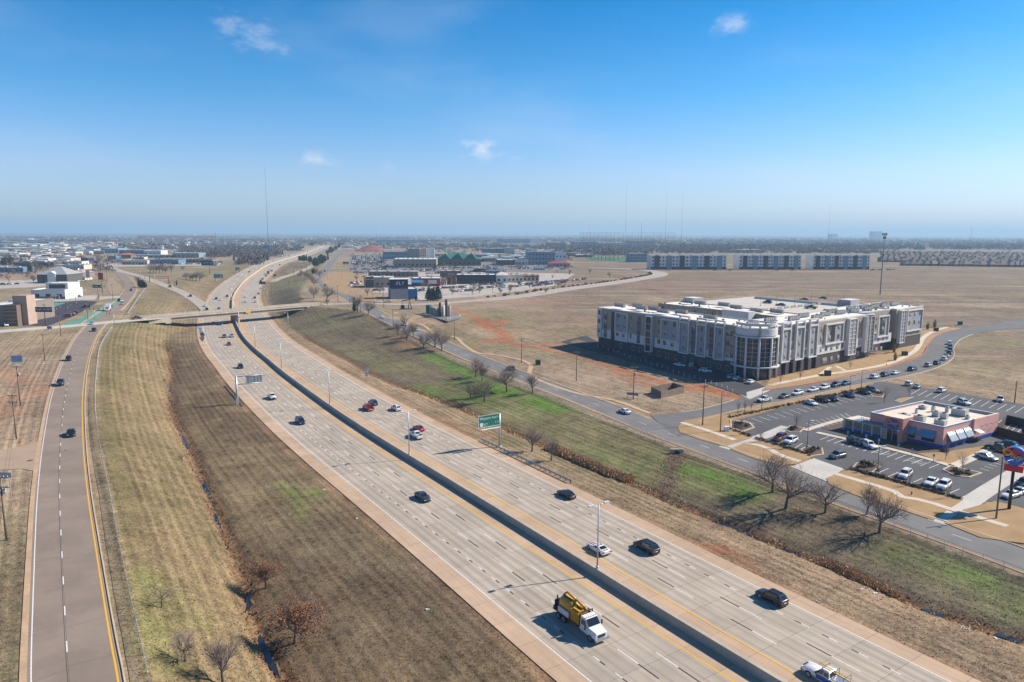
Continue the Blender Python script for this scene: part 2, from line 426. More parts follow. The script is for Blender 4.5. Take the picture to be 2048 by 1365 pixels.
def terrain(X,Y,aux=False):
 X=np.asarray(X,float);Y=np.asarray(Y,float)
 d,s=FW.near(X,Y);zfw=np.interp(s,FW.s,FW.p[:,2])
 dE=np.abs(d)-21.6
 base=GRADE+np.where(d>0,zr(X,Y),0.0);z=base.copy()
 amp=np.zeros(X.shape);zone=np.zeros(X.shape,int)
 for side,rim,dit,sd_end,zd in((-1,RIM_L,DL,_sDL,-8.6),(1,RIM_R,DR,_sDR,-8.0)):
  on=(d*side)>0
  rd,_=rim.near(X,Y);inside=(rd*side)<0
  dd,ds=dit.near(X,Y);aD=np.abs(dd);aR=np.abs(rd)
  inner=(dd*side)<0
  notch=1-sstep(sd_end-25,sd_end,ds)
  zdit=(zfw+(zd+7.0))*notch+(zfw-.5)*(1-notch)
  dEc=np.maximum(dE,0)
  w=dEc/(dEc+aD+1e-6)
  zi=(zfw-.1)+(zdit+.7-zfw+.1)*w+np.sin(w*PI)*.25
  w2=aD/(aD+aR+1e-6)
  prof=w2 if side>0 else w2**.85
  prof=prof*.55+sstep(0,1,prof)*.45
  zo=(zdit+.7)+(base-zdit-.7)*prof
  wig=1+.5*np.sin(ds*.35)+.35*np.sin(ds*.93+1)
  zz=np.where(inner,zi,zo)-notch*.75*np.exp(-(aD/(1.0+.25*wig))**2)
  zz=np.where(dE<0,zfw-.12,zz)
  m=on&inside
  z=np.where(m,zz,z)
  zone=np.where(m&inner,1 if side<0 else 3,np.where(m&~inner,2 if side<0 else 4,zone))
  amp=np.where(m,np.clip(np.minimum(dE-1.0,aR-.6)/3,0,1),amp)
 z=np.where(dE<0,zfw-.12,z)
 z=z+amp*((fbm(X,Y,9,3,5)-.5)*.55+(vnoise(X,Y,2.2,9)-.5)*.16)
 for c in CARVED:
  cd,cs=c.near(X,Y);cz=np.interp(cs,c.s,c.p[:,2]);w=sstep(5.5,17,np.abs(cd))
  w=np.where(dE<1,1,w);z=(cz-.12)*(1-w)+z*w
 if aux:return z,d,s,dE,zone
 return z
def graded(segs):
 out=[segs[0][0]]
 for a,b,st0,st1 in segs:
  x=a
  while x<b-1e-6:
   t=(x-a)/(b-a);st=st0*(st1/st0)**t;x=min(b,x+st);out.append(x)
 return np.unique(np.round(np.array(out),4))
gx=graded([(-25000,-2500,4000,120),(-2500,-420,110,12),(-420,-110,9,1.4),(-110,130,1.2,1.2),(130,420,1.4,6),(420,2500,8,110),(2500,25000,120,4000)])
gy=graded([(-3000,20,500,5),(20,55,4,1),(55,150,.75,.9),(150,420,.9,3),(420,1100,3,9),(1100,4000,10,120),(4000,26000,130,2500)])
GXX,GYY=np.meshgrid(gx,gy);_X=GXX.ravel();_Y=GYY.ravel()
_near=(_Y>0)&(_Y<1150)&(np.abs(_X)<700)
gzv=GRADE+np.where(_X>0,zr(_X,_Y),0.0);d_at=np.full(_X.shape,999.);zone=np.zeros(_X.shape,int)
_z,_d,_s,_dE,_zn=terrain(_X[_near],_Y[_near],True)
gzv[_near]=_z;d_at[_near]=_d;zone[_near]=_zn
_dEf=np.full(_X.shape,999.);_dEf[_near]=_dE
_rest=(~_near)&(_Y>-400)&(_Y<=0)&(np.abs(_X)<400)
gzv[_rest]=terrain(_X[_rest],_Y[_rest])
far=sstep(7000,20000,_Y)
gzv=gzv+far*np.maximum(fbm(_X,_Y,9000,3,3)-.35,-.03)*90*(1+.5*sstep(0,-9000,_X))
def gheight(x,y):
 """height of the ground mesh (bilinear)"""
 x=np.asarray(x,float);y=np.asarray(y,float)
 i=np.clip(np.searchsorted(gx,x)-1,0,len(gx)-2);j=np.clip(np.searchsorted(gy,y)-1,0,len(gy)-2)
 u=(x-gx[i])/(gx[i+1]-gx[i]);v=(y-gy[j])/(gy[j+1]-gy[j]);n=len(gx)
 return(gzv[j*n+i]*(1-u)+gzv[j*n+i+1]*u)*(1-v)+(gzv[(j+1)*n+i]*(1-u)+gzv[(j+1)*n+i+1]*u)*v
def gz(x,y):return float(gheight(x,y))
def GT(x,y):
 """the ground point that pixel (x, y) looks at, slopes included"""
 a=np.array(G(x,y,1.0));b=np.array(G(x,y,-10.5));t=np.linspace(0,1,90)
 P=a[None]*(1-t[:,None])+b[None]*t[:,None]
 h=gheight(P[:,0],P[:,1]);k=np.argmax(P[:,2]<=h)
 if k==0:return Vector(b)
 f=(P[k-1,2]-h[k-1])/((P[k-1,2]-h[k-1])+(h[k]-P[k,2])+1e-9)
 q=P[k-1]+(P[k]-P[k-1])*f
 return Vector((q[0],q[1],h[k-1]+(h[k]-h[k-1])*f))
# ---- real-world ground colours by zone (albedo), broken up by noise
def mixc(a,b,w):return a*(1-w[:,None])+b*w[:,None]
C_=lambda*c:np.array(c)[None,:]
n1=fbm(_X,_Y,38,4,1);n2=fbm(_X,_Y,140,4,2);n3=fbm(_X*.35+_Y*.2,_Y,12,3,4);n4=fbm(_X,_Y,6,3,8)
gc=np.repeat(C_(.235,.175,.118),len(_X),0)
gc=mixc(gc,C_(.185,.150,.085),sstep(.45,.7,n2))
gc=mixc(gc,C_(.285,.205,.135),sstep(.5,.72,n1)*.8)
pas=sstep(-10,60,_X)*sstep(255,300,_Y)
gc=mixc(gc,C_(.165,.120,.080),pas*.9)
gc=mixc(gc,C_(.25,.155,.105),pas*sstep(.55,.75,n2)*.7)
gc=mixc(gc,C_(.185,.165,.09),pas*sstep(.58,.72,fbm(_X*.4,_Y,60,3,12))*.5)
gc=mixc(gc,C_(.145,.11,.088),pas*sstep(.5,.7,fbm(_X*.12+_Y*.05,_Y,26,4,31))*.6)
gc=mixc(gc,C_(.30,.22,.155),pas*sstep(.6,.75,fbm(_X*.10-_Y*.03,_Y,14,4,33))*.6)
farc=sstep(1000,1700,_Y)
gc=mixc(gc,C_(.17,.14,.105),farc*.8)
gc=mixc(gc,C_(.12,.105,.075),farc*sstep(.5,.62,fbm(_X*.3,_Y,500,4,21)))
gc=mixc(gc,C_(.27,.2,.13),farc*sstep(.58,.68,fbm(_X*.3,_Y,420,3,25))*.8)
gc=mixc(gc,C_(.07,.075,.06),sstep(4500,9000,_Y)*.75)
gc*=1.16;gc[(_X<-40)&(_Y<420)]*=1.1
z1=zone==1;z2=zone==2;z3=zone==3;z4=zone==4
def setc(m,base,alt,w):gc[m]=mixc(np.repeat(C_(*base),m.sum(),0),C_(*alt),w[m])
setc(z1,(.138,.098,.058),(.196,.146,.082),sstep(.42,.68,n1*.6+n4*.4))
setc(z2,(.186,.142,.074),(.142,.118,.056),sstep(.4,.68,n1*.5+n4*.5))
setc(z3,(.255,.185,.115),(.215,.165,.095),sstep(.4,.65,n1))
setc(z4,(.150,.118,.076),(.175,.150,.075),sstep(.42,.62,n1))
south=1-sstep(330,430,_Y)
gc=np.where(((zone==1)|(zone==2))[:,None]&(south[:,None]<.5),gc*.55+C_(.225,.175,.11)*.45,gc)
edge=np.exp(-((_dEf-.6)/1.0)**2)*(.35+.65*sstep(.4,.65,n4))
gc=mixc(gc,C_(.30,.165,.095),edge*.75)
for dit,off in((DL,0),(DR,1)):
 dd=np.full(_X.shape,99.);ds=np.zeros(_X.shape);dd[_near],ds[_near]=dit.near(_X[_near],_Y[_near])
 k=np.exp(-(dd/(1.15+.9*sstep(.4,.7,n4)))**2)*(1-sstep(_sDL-20 if off==0 else _sDR-20,_sDL if off==0 else _sDR,ds))
 gc=mixc(gc,C_(.185,.095,.05),k*.9)
 if off==1:
  tr=np.exp(-((dd+7+3*np.sin(ds*.03))/2.2)**2)*(1-sstep(_sDR-60,_sDR,ds))
  gc=mixc(gc,C_(.33,.225,.14),tr*.5)
 else:
  br=sstep(-14,-6,-np.abs(dd+5))*(zone==2)
  gc=mixc(gc,C_(.30,.20,.12),br*.25)
_rl=np.full(_X.shape,9.);_rl[_near]=RIM_L.near(_X[_near],_Y[_near])[0];_vg=(_rl<0)&(_rl>-7)&(_X<-30)&(_Y<340);gc[_vg]=mixc(np.repeat(C_(.30,.222,.135),_vg.sum(),0),C_(.22,.175,.10),sstep(.4,.65,n4)[_vg])
GREEN=(.095,.175,.028);RED=(.32,.125,.062);STRAW=(.33,.255,.13);DARK=(.085,.066,.05);OLIVE=(.165,.165,.07);PALE=(.40,.30,.20);LAWN=(.37,.235,.105)
STROKES=[([(862,712),(905,735),(945,755),(985,780)],5,GREEN,.75),([(840,775),(890,790),(950,800),(1000,812)],4,GREEN,.6),([(980,772),(1030,790),(1080,806),(1115,820)],5,GREEN,.85),([(905,765),(960,785)],4,GREEN,.5),([(1010,815),(1080,832)],4,OLIVE,.7),([(1350,940),(1400,950),(1450,965),(1490,985)],4.5,GREEN,.75),([(1370,960),(1430,985)],4,OLIVE,.8),([(1310,905),(1280,950)],3,OLIVE,.8),([(1352,908),(1345,930),(1338,955),(1330,985)],1.9,(.13,.085,.055),.95),([(1310,935),(1330,960)],2,(.15,.1,.065),.6),([(1000,880),(1030,890)],3,OLIVE,.7),([(1180,900),(1270,945)],5,OLIVE,.7),([(1800,1110),(1880,1130),(1960,1160),(2048,1200)],4,GREEN,.7),([(1900,1160),(2048,1230)],4,OLIVE,.7),([(590,985),(597,1010),(605,1040)],1.8,GREEN,.26),([(560,970),(590,990)],2,GREEN,.25),([(625,980),(640,992)],1.4,GREEN,.4),([(215,1160),(225,1180)],1.6,GREEN,.35),([(232,1285),(240,1300)],1.6,GREEN,.5),([(205,1108),(210,1115)],1.2,GREEN,.4),([(225,1210),(233,1216)],1.3,GREEN,.4),([(290,1150),(310,1190),(300,1240),(310,1280),(340,1330)],3,(.15,.17,.05),.6),([(350,1200),(375,1240)],3,(.15,.17,.05),.5),([(700,700),(740,715),(790,735)],8,OLIVE,.4),([(610,655),(640,660)],7,OLIVE,.55),([(640,632),(690,650)],8,OLIVE,.35),([(1005,640),(990,655),(965,640),(935,628),(905,618)],4,RED,.8),([(950,645),(1000,665),(1008,680),(990,682)],4.5,RED,.8),([(1000,682),(1060,695),(1120,705),(1190,722),(1260,745),(1310,760),(1360,775),(1450,790)],2.6,RED,1.0),([(985,682),(950,690)],2,RED,.5),([(1230,742),(1262,760),(1300,772)],3,RED,.6),([(1380,765),(1440,785),(1480,795)],4,RED,.9),([(1070,690),(1130,690),(1180,698)],6,RED,.45),([(850,612),(920,606),(1000,607),(1100,604),(1200,600)],5,RED,.5),([(840,640),(900,655)],8,(.26,.16,.11),.5),([(1100,630),(1200,645),(1300,620)],18,(.25,.16,.12),.35),([(1160,690),(1190,685)],4,OLIVE,.6),([(1000,700),(1080,705),(1160,720)],5,OLIVE,.4),([(800,690),(830,695)],3,RED,.45),([(850,690),(790,672)],4,RED,.25),([(395,600),(420,612)],5,RED,.3),([(345,585),(430,590)],6,RED,.3),([(240,645),(300,648),(345,655)],8,OLIVE,.6),([(360,660),(385,655)],4,RED,.4),([(0,740),(60,770),(90,790)],6,RED,.35),([(0,800),(10,830)],5,RED,.5),([(30,720),(120,690)],8,(.22,.155,.105),.5),([(1380,1085),(1460,1110),(1490,1120)],1.6,RED,.6),([(1420,1095),(1445,1100)],1.4,RED,.7),([(1480,1118),(1520,1145)],1.2,RED,.5),([(960,860),(1000,880)],1.5,RED,.3),([(870,835),(930,870)],2,RED,.3),([(640,1050),(720,1120),(800,1200),(900,1300)],5,DARK,.35),([(560,1080),(640,1200),(720,1300)],4,DARK,.28),([(800,1100),(900,1180),(960,1250)],3,(.13,.1,.07),.5),([(250,545),(320,552),(400,548),(450,545)],30,(.19,.18,.09),.6),([(380,565),(440,575)],12,(.24,.15,.1),.4),([(600,565),(640,590)],14,(.23,.2,.11),.5),([(592,590),(615,585)],5,GREEN,.35),([(1880,690),(1960,680),(2048,690)],16,(.2,.19,.09),.5),([(1900,730),(1990,740)],16,(.23,.2,.11),.5),([(1830,760),(1950,780),(2048,800)],5,(.33,.24,.14),.6),([(0,690),(60,690),(130,670)],9,(.245,.195,.115),.5),([(0,1040),(40,1100),(40,1200)],5,(.20,.16,.09),.5),([(20,1170),(30,1300)],4,(.17,.125,.075),.6),([(232,1330),(216,1230),(198,1120),(183,1000),(170,890),(166,790),(178,720),(200,672)],2.6,(.275,.205,.128),.9),([(1230,655),(1330,640),(1430,600),(1600,572),(1750,562)],1.6,(.30,.22,.16),.7),([(1010,613),(1150,609),(1290,613),(1400,600)],2.2,RED,.6),([(1390,560),(1500,575),(1620,560),(1800,570),(2040,590)],2.2,(.13,.105,.085),.6),([(1300,580),(1310,581)],5,(.11,.06,.045),.8),([(1560,560),(1700,585),(1900,600),(2040,620)],3,(.17,.15,.085),.6),([(700,500),(760,503),(830,501)],40,(.27,.08,.05),.75),([(0,560),(70,556)],12,(.33,.24,.17),.6),([(0,568),(60,566)],8,(.2,.12,.07),.5),]
for pts,rad,c,k in STROKES:
 w=np.zeros(_X.shape);P=[GT(*p)for p in pts]
 cv=Curve(P,4.0,smooth=len(P)>2)
 if P[0].y<1100:
  mm=_near&(_X>min(p.x for p in P)-4*rad)&(_X<max(p.x for p in P)+4*rad)&(_Y>min(p.y for p in P)-4*rad)&(_Y<max(p.y for p in P)+4*rad)
 else:mm=(_Y>600)&(_Y<4000)&(np.abs(_X)<3000)
 if not mm.any():continue
 q,_=cv.near(_X[mm],_Y[mm])
 w[mm]=np.exp(-(np.abs(q)/rad)**2*1.2)*k*(.45+.9*sstep(.3,.65,n4[mm]*.7+n1[mm]*.3))
 gc=mixc(gc,C_(*c),np.clip(w,0,1))
gc*=(.93+.14*n4)[:,None]
t=NT('grass_ground')
base=t.attr('ground_colour');lat=t.attr('lateral','Fac');co=t.pos()
nf=t.noise(co,1.7,4,.7);nm=t.noise(co,.35,4,.6);nl=t.noise(co,.045,4,.55)
wv=t.math('SINE',t.math('ADD',t.math('MULTIPLY',lat,2*PI/1.75),t.math('MULTIPLY',nm,4.0)))
vec=t.n('ShaderNodeCombineXYZ');t.l(lat,vec.inputs[0]);t.l(t.math('MULTIPLY',t.noise(co,.02,2),3.0),vec.inputs[1])
ns=t.noise(vec.outputs[0],1.1,4,.6)
v=t.math('ADD',t.math('MULTIPLY',t.rng(nf,.28,.72),.72),t.math('MULTIPLY',t.rng(nm,.3,.7),.42))
v=t.math('ADD',v,t.math('MULTIPLY',wv,.13));v=t.math('ADD',v,t.math('MULTIPLY',t.rng(ns,.3,.7),.42))
v=t.math('ADD',v,t.math('MULTIPLY',t.rng(nl,.3,.7),.3))
v=t.math('ADD',v,.10)
cb=t.n('ShaderNodeCombineXYZ')
for i in range(3):t.l(v,cb.inputs[i])
c2=t.mix(1.0,base,cb.outputs[0],'MULTIPLY')
grn=t.rng(t.noise(co,.8,3),.56,.7,0,.22);c2=t.mix(grn,c2,(.13,.135,.045,1))
t.l(c2,t.p.inputs['Base Color']);t.p.inputs['Roughness'].default_value=.95;t.p.inputs['Specular IOR Level'].default_value=.12
hh=t.math('ADD',t.math('MULTIPLY',nf,.7),t.math('MULTIPLY',t.noise(co,5.0,3,.7),.5))
t.bump(hh,.8,.28)
M_GRASS=t.mat
_nx,_ny=len(gx),len(gy)
_id=np.arange(_nx*_ny).reshape(_ny,_nx)
_f=np.stack([_id[:-1,:-1].ravel(),_id[:-1,1:].ravel(),_id[1:,1:].ravel(),_id[1:,:-1].ravel()],1)
ground=from_np('ground',np.stack([_X,_Y,gzv],1),_f,M_GRASS,attrs={'ground_colour':np.hstack([gc,np.ones((len(gc),1))]),'lateral':d_at},smooth=True)
tag(ground,kind='structure')
def ground_colour(x,y):
 i=np.clip(np.searchsorted(gx,x),0,_nx-1);j=np.clip(np.searchsorted(gy,y),0,_ny-1)
 return gc[j*_nx+i]
# ---------------------------------------------------------------- pavements
def concrete(name,col,shoulder=False):
 t=NT(name);p=t.p
 uv=t.n('ShaderNodeUVMap').outputs[0];sep=t.n('ShaderNodeSeparateXYZ');t.l(uv,sep.inputs[0]);u=sep.outputs[0]
 co=t.pos();rn=t.attr('rnd','Fac')
 n1=t.noise(co,.22,5,.6);n2=t.noise(co,6.0,4,.65)
 st=t.noise(t.mapped(uv,(9.0,.035,1)),1.0,5,.6)
 c=t.mix(t.rng(n1,.3,.7),tuple(x*.90 for x in col)+(1,),tuple(x*1.08 for x in col)+(1,))
 c=t.mix(t.rng(n2,.3,.75,0,.35),c,tuple(x*.78 for x in col)+(1,))
 if not shoulder:
  wt=t.math('ABSOLUTE',t.math('SUBTRACT',u,.5))
  tr=t.math('SUBTRACT',1.0,t.math('MULTIPLY',t.math('ABSOLUTE',t.math('SUBTRACT',wt,.23)),6.5),clamp=True)
  c=t.mix(t.math('MULTIPLY',tr,.42),c,(.19,.165,.145,1))
 c=t.mix(t.rng(st,.42,.75,0,.42),c,(.235,.20,.17,1))
 g=t.math('ADD',.92,t.math('MULTIPLY',rn,.15))
 cb=t.n('ShaderNodeCombineXYZ')
 for i in range(3):t.l(g,cb.inputs[i])
 c=t.mix(1.0,c,cb.outputs[0],'MULTIPLY')
 t.l(c,p.inputs['Base Color']);p.inputs['Roughness'].default_value=.88;p.inputs['Specular IOR Level'].default_value=.25
 t.bump(n2,.15,.02)
 return t.mat
M_LANE=concrete('lane_concrete',(.45,.378,.298))
M_SHLD=concrete('shoulder_concrete',(.50,.352,.235),True)
M_JOINT=mat('joint_filler',(.06,.05,.042),.95)
def paint(name,col,wear=.42):
 t=NT(name);co=t.pos();n=t.noise(co,3.0,5,.7)
 c=t.mix(t.rng(n,wear,wear+.3,0,.55),tuple(col)+(1,),(.33,.30,.26,1));t.l(c,t.p.inputs['Base Color']);t.p.inputs['Roughness'].default_value=.7
 return t.mat
M_WHITE=paint('white_line_paint',(.74,.73,.70));M_YEL=paint('yellow_line_paint',(.74,.40,.03),.62);M_BLK=mat('black_contrast_paint',(.045,.043,.042),.8,var=.3)
def slab_mesh(name,P,mats,u_=(0,1),v_=(0,1),rnd=.5,drop=.05):
 """P = four top corners"""
 me=bpy.data.meshes.new(name)
 v=[tuple(p)for p in P]+[(p[0],p[1],p[2]-drop)for p in P]
 me.from_pydata(v,[],[(0,1,2,3),(0,4,5,1),(1,5,6,2),(2,6,7,3),(3,7,4,0)])
 me.materials.append(mats);uv=me.uv_layers.new(name='UVMap')
 q=[(u_[0],v_[0]),(u_[1],v_[0]),(u_[1],v_[1]),(u_[0],v_[1])]*2
 uv.data.foreach_set('uv',np.array([q[l.vertex_index]for l in me.loops],np.float32).ravel())
 at=me.attributes.new('rnd','FLOAT','POINT');at.data.foreach_set('value',np.full(8,rnd,np.float32))
 return me
def slab_field(name,c,cols,rows,gap,parent,zoff=0.0,mats=(M_LANE,M_SHLD)):
 """many slabs joined: cols = (d0, d1, is_shoulder), rows = (s0, s1)"""
 V=[];Fc=[];UV=[];RN=[];MI=[]
 for(s0,s1)in rows:
  for(d0,d1,sh)in cols:
   a,b=min(d0,d1)+gap,max(d0,d1)-gap
   p=[c.at(s0+gap,a,zoff),c.at(s0+gap,b,zoff),c.at(s1-gap,b,zoff),c.at(s1-gap,a,zoff)]
   o=len(V);V+=p+[q-np.array([0,0,.05])for q in p]
   Fc+=[(o,o+1,o+2,o+3),(o,o+4,o+5,o+1),(o+3,o+7,o+4,o)];MI+=[sh]*3
   q=[(0,s0),(1,s0),(1,s1),(0,s1)];UV+=[q[0],q[1],q[2],q[3],q[0],q[0],q[1],q[1],q[3],q[3],q[0],q[0]]
   r=random.random();RN+=[r]*8
 o=from_np(name,np.array(V),np.array(Fc),list(mats),parent,attrs={'rnd':np.array(RN)})
 o.data.polygons.foreach_set('material_index',np.array(MI,np.int32))
 uv=o.data.uv_layers.new(name='UVMap');uv.data.foreach_set('uv',np.array(UV,np.float32).ravel())
 return o
LC=[(-.35,-3.3,1),(-3.3,-7.0,0),(-7.0,-10.7,0),(-10.7,-14.4,0),(-14.4,-18.05,0),(-18.05,-21.5,1)]
RC=[(.35,4.1,1),(4.1,7.75,0),(7.75,11.4,0),(11.4,15.05,0),(15.05,18.7,0),(18.7,21.9,1)]
S_A=float(FW.near(np.array([40.]),np.array([62.]))[1][0])
S_NEAR=S_A+22*6.0
S_MID=float(FW.near(np.array([-232.]),np.array([600.]))[1][0])
S_FAR=FW.L-5
for nm,cols in(('freeway_left_carriageway',LC),('freeway_right_carriageway',RC)):
 mb=MB();lo=min(min(c[0],c[1])for c in cols);hi=max(max(c[0],c[1])for c in cols)
 strip(mb,FW,lo+.02,hi-.02,-.035,0,S_FAR,6.0,0,.3)
 fw=mb.build(nm,M_JOINT);tag(fw,kind='structure')
 for r in range(22):
  s0=S_A+r*6.0;s1=s0+6.0
  for(d0,d1,sh)in cols:
   a,b=min(d0,d1)+.018,max(d0,d1)-.018
   P=[FW.at(s0+.024,a),FW.at(s0+.024,b),FW.at(s1-.024,b),FW.at(s1-.024,a)]
   o=bpy.data.objects.new('slab',slab_mesh('slab',P,M_SHLD if sh else M_LANE,(0,1),(s0,s1),random.random()));COL.objects.link(o);o.parent=fw
 rows=[(s,s+6.0)for s in np.arange(S_NEAR,S_MID,6.0)]
 o=slab_field('slabs_beyond',FW,cols,rows,.035,fw);tag(o,kind='stuff')
 o=slab_field('slabs_behind',FW,cols,[(s,min(s+24,S_A))for s in np.arange(0,S_A-1,24.)],.01,fw);tag(o,kind='stuff')
 s_e=rows[-1][1]
 o=slab_field('pavement_far',FW,cols,[(s,s+24.)for s in np.arange(s_e,S_FAR-24,24.)],.0,fw);tag(o,kind='stuff')
 sg=-1 if cols is LC else 1
 ed=(-3.45,-18.05)if sg<0 else(4.25,18.7)
 strip(mb:=MB(),FW,ed[0]-.12,ed[0]+.12,.012,0,S_FAR,4.0);mb.build('yellow_edge_line',M_YEL,fw)
 strip(mb:=MB(),FW,ed[1]-.08,ed[1]+.08,.012,0,S_FAR,4.0);mb.build('white_edge_line',M_WHITE,fw)
 lanes=[c[1]for c in cols[1:4]]
 for li,d in enumerate(lanes):
  cyc,wl,bl=(14.6,3.9,3.6)if li<2 else(4.2,1.3,1.0)
  mw=MB();mk=MB();s=S_A-20+(li*5.1 if sg>0 else li*3.3)
  lim=S_MID+900 if li<2 else S_MID
  while s<lim:
   a,b=(s,s+wl)if sg>0 else(s+bl,s+bl+wl)
   e,g=(s+wl,s+wl+bl)if sg>0 else(s,s+bl)
   strip(mw,FW,d-.075,d+.075,.012,a,b,4.0)
   if s<S_MID:strip(mk,FW,d-.11,d+.11,.012,e,g,4.0)
   s+=cyc
  mw.build('lane_dashes',M_WHITE,fw);mk.build('black_dashes',M_BLK,fw)
M_BARR=mat('barrier_concrete',(.40,.355,.29),.9,var=.16,scale=.25,fine=2.2,bump=.15)
bar=thing('median_barrier','long concrete median barrier wall between the two freeway carriageways','barrier')
PROF=[(-.42,-.03),(-.40,.10),(-.30,.32),(-.27,1.3),(.27,1.3),(.30,.32),(.40,.10),(.42,-.03)]
s=0.0;k=0
s_pan=S_A+40*9
while s<s_pan:
 if s+9>S_A-12:
  mb=MB();sweep(mb,FW,PROF,s+.012,min(s+9,s_pan)-.012,3.0);mb.build('wall_panel',M_BARR,bar)
 s+=9.0
mb=MB();sweep(mb,FW,PROF,s_pan,S_FAR,5.0);mb.build('wall_run',M_BARR,bar)
mb=MB();sweep(mb,FW,PROF,0,math.floor((S_A-12)/9)*9,5.0);mb.build('wall_run',M_BARR,bar)
# ---- surface streets
def asphalt(name,col,var=.14,crack=True):
 t=NT(name);co=t.pos();n1=t.noise(co,.12,5,.6);n2=t.noise(co,7.0,4,.7);n3=t.noise(co,.9,4,.6)
 c=t.mix(t.rng(n1,.3,.7),tuple(x*(1-var)for x in col)+(1,),tuple(x*(1+var)for x in col)+(1,))
 c=t.mix(t.rng(n2,.3,.75,0,.4),c,tuple(x*.72 for x in col)+(1,));c=t.mix(t.rng(n3,.5,.75,0,.22),c,tuple(x*1.3 for x in col)+(1,))
 t.l(c,t.p.inputs['Base Color']);t.p.inputs['Roughness'].default_value=.9;t.p.inputs['Specular IOR Level'].default_value=.25
 t.bump(n2,.2,.02);return t.mat
M_ROADL=asphalt('worn_tan_road',(.262,.205,.163));M_ROADL2=asphalt('worn_grey_road',(.258,.205,.162))
M_ASPH=asphalt('grey_asphalt',(.115,.112,.112));M_ASPHD=asphalt('dark_asphalt',(.062,.062,.068));M_ROADR=asphalt('pale_grey_road',(.185,.178,.172))
M_KERB=mat('kerb_concrete',(.50,.40,.29),.9,var=.15,scale=.5);M_WALK=mat('walk_concrete',(.55,.47,.37),.9,var=.12,scale=.4,fine=3);M_TAN=mat('tan_gutter_concrete',(.45,.30,.18),.9,var=.2,scale=.3)
M_APRON=mat('apron_concrete',(.47,.44,.39),.9,var=.14,scale=.15,fine=2);M_LAWN=None
LR=Curve([G(148,1560)]+[G(*p)for p in[(139.5,1365),(135,1316),(129.7,1225),(126,1151),(123,1089),(119.5,1000),(120,915.5),(123.4,859),(128,811),(134.5,773),(142.4,741.5),(151.6,713.8),(164.8,683.5),(177,665),(203,638),(238,609),(256,588),(261,576),(257,566),(246,553),(228,540),(213,531),(186,518),(162,507),(141,494),(125,486),(112,479)]],4.0)
road=MB();strip(road,LR,-3.75,.0,.0,0,LR.L,5,0,.25);strip(road,LR,.02,4.55,.0,0,LR.L,5,1,.25)
lroad=road.build('left_road',[M_ROADL,M_ROADL2]);tag(lroad,kind='structure')
s_int=float(LR.near(np.array([G(193,645).x]),np.array([G(193,645).y]))[1][0])
s_int2=float(LR.near(np.array([G(222,622).x]),np.array([G(222,622).y]))[1][0])
mb=MB();strip(mb,LR,-4.45,-3.75,.01,0,s_int,4,0,.3);strip(mb,LR,4.55,5.2,.01,s_int2,s_int2+420,4,0,.3);strip(mb,LR,4.55,4.8,.01,0,s_int,4,0,.3);mb.build('gutter',M_TAN,lroad)
mb=MB();sweep(mb,LR,[(4.8,-.1),(4.8,.15),(4.98,.15),(4.98,-.1)],0,s_int,4);sweep(mb,LR,[(5.2,-.1),(5.2,.13),(5.4,.13),(5.4,-.1)],s_int2,s_int2+420,4);sweep(mb,LR,[(-4.65,-.1),(-4.65,.12),(-4.45,.12),(-4.45,-.1)],s_int2+60,s_int2+400,4);mb.build('kerb',M_KERB,lroad)
mb=MB();strip(mb,LR,-3.45,-3.32,.008,0,s_int-4,4);mb.build('white_edge_line',M_WHITE,lroad)
mb=MB();strip(mb,LR,4.2,4.4,.008,0,s_int-4,4);strip(mb,LR,4.18,4.32,.008,s_int2,s_int2+400,4);mb.build('yellow_edge_line',M_YEL,lroad)
mb=MB();s=4.0
while s<s_int2+500:
 if not(s_int-8<s<s_int2):strip(mb,LR,-.07,.07,.008,s,s+2.6,3)
 s+=9.3
mb.build('lane_dashes',M_WHITE,lroad)
mb=MB();s=6.0
while s<s_int:
 for a,b in((-3.7,-.02),(.04,4.5)):
  sk=s+random.uniform(-2,2);sl=random.uniform(-.5,.9);p=[]
  for k in range(6):
   f=k/5;p.append(LR.at(sk+sl*f+random.uniform(-.06,.06),a+(b-a)*f,.006))
  for q,r2 in zip(p[:-1],p[1:]):
   mb.quad(q,r2,r2+np.array([0,.035,0]),q+np.array([0,.035,0]))
 s+=11.5
strip(mb,LR,-.17,-.12,.006,0,s_int,5)
mb.build('tar_crack',mat('tar',(.03,.028,.027),.7),lroad)
XR_W=[G(0,663),G(60,658.5),G(130,653),G(185,648)]
XR_pts=[G(-60,668)]+XR_W+[G(240,642.5),G(300,637)]
P_L=G(331,633.5);P_R=GR(606,611.5)
XR_pts2=[P_R,GR(650,609),GR(706,607.5),GR(760,608),GR(820,609.5),GR(880,607),GR(940,602.5),GR(1000,597),(GR(1060,590)),GR(1130,579),GR(1200,570),GR(1280,558),GR(1322,549),GR(1300,542),GR(1250,538),GR(1180,536)]
XRL=Curve(XR_pts+[P_L],4.0);XRR=Curve(XR_pts2,5.0)
mb=MB();strip(mb,XRL,-5.2,5.2,.012,0,XRL.L,4,0,.3);xr=mb.build('cross_street',M_APRON);tag(xr,kind='structure')
mb=MB();strip(mb,XRR,-5.6,5.6,.012,0,130,4,0,.3);strip(mb,XRR,-7.5,7.5,.010,130,XRR.L,5,0,.3);xe=mb.build('boulevard',mat('pale_street_concrete',(.36,.315,.275),.9,var=.12,scale=.1,fine=2));tag(xe,kind='structure')
mb=MB();strip(mb,XRR,-.1,.1,.02,0,110,4);strip(mb,XRR,7.35,7.6,.03,140,XRR.L-60,5);mb.build('yellow_line',M_YEL,xe)
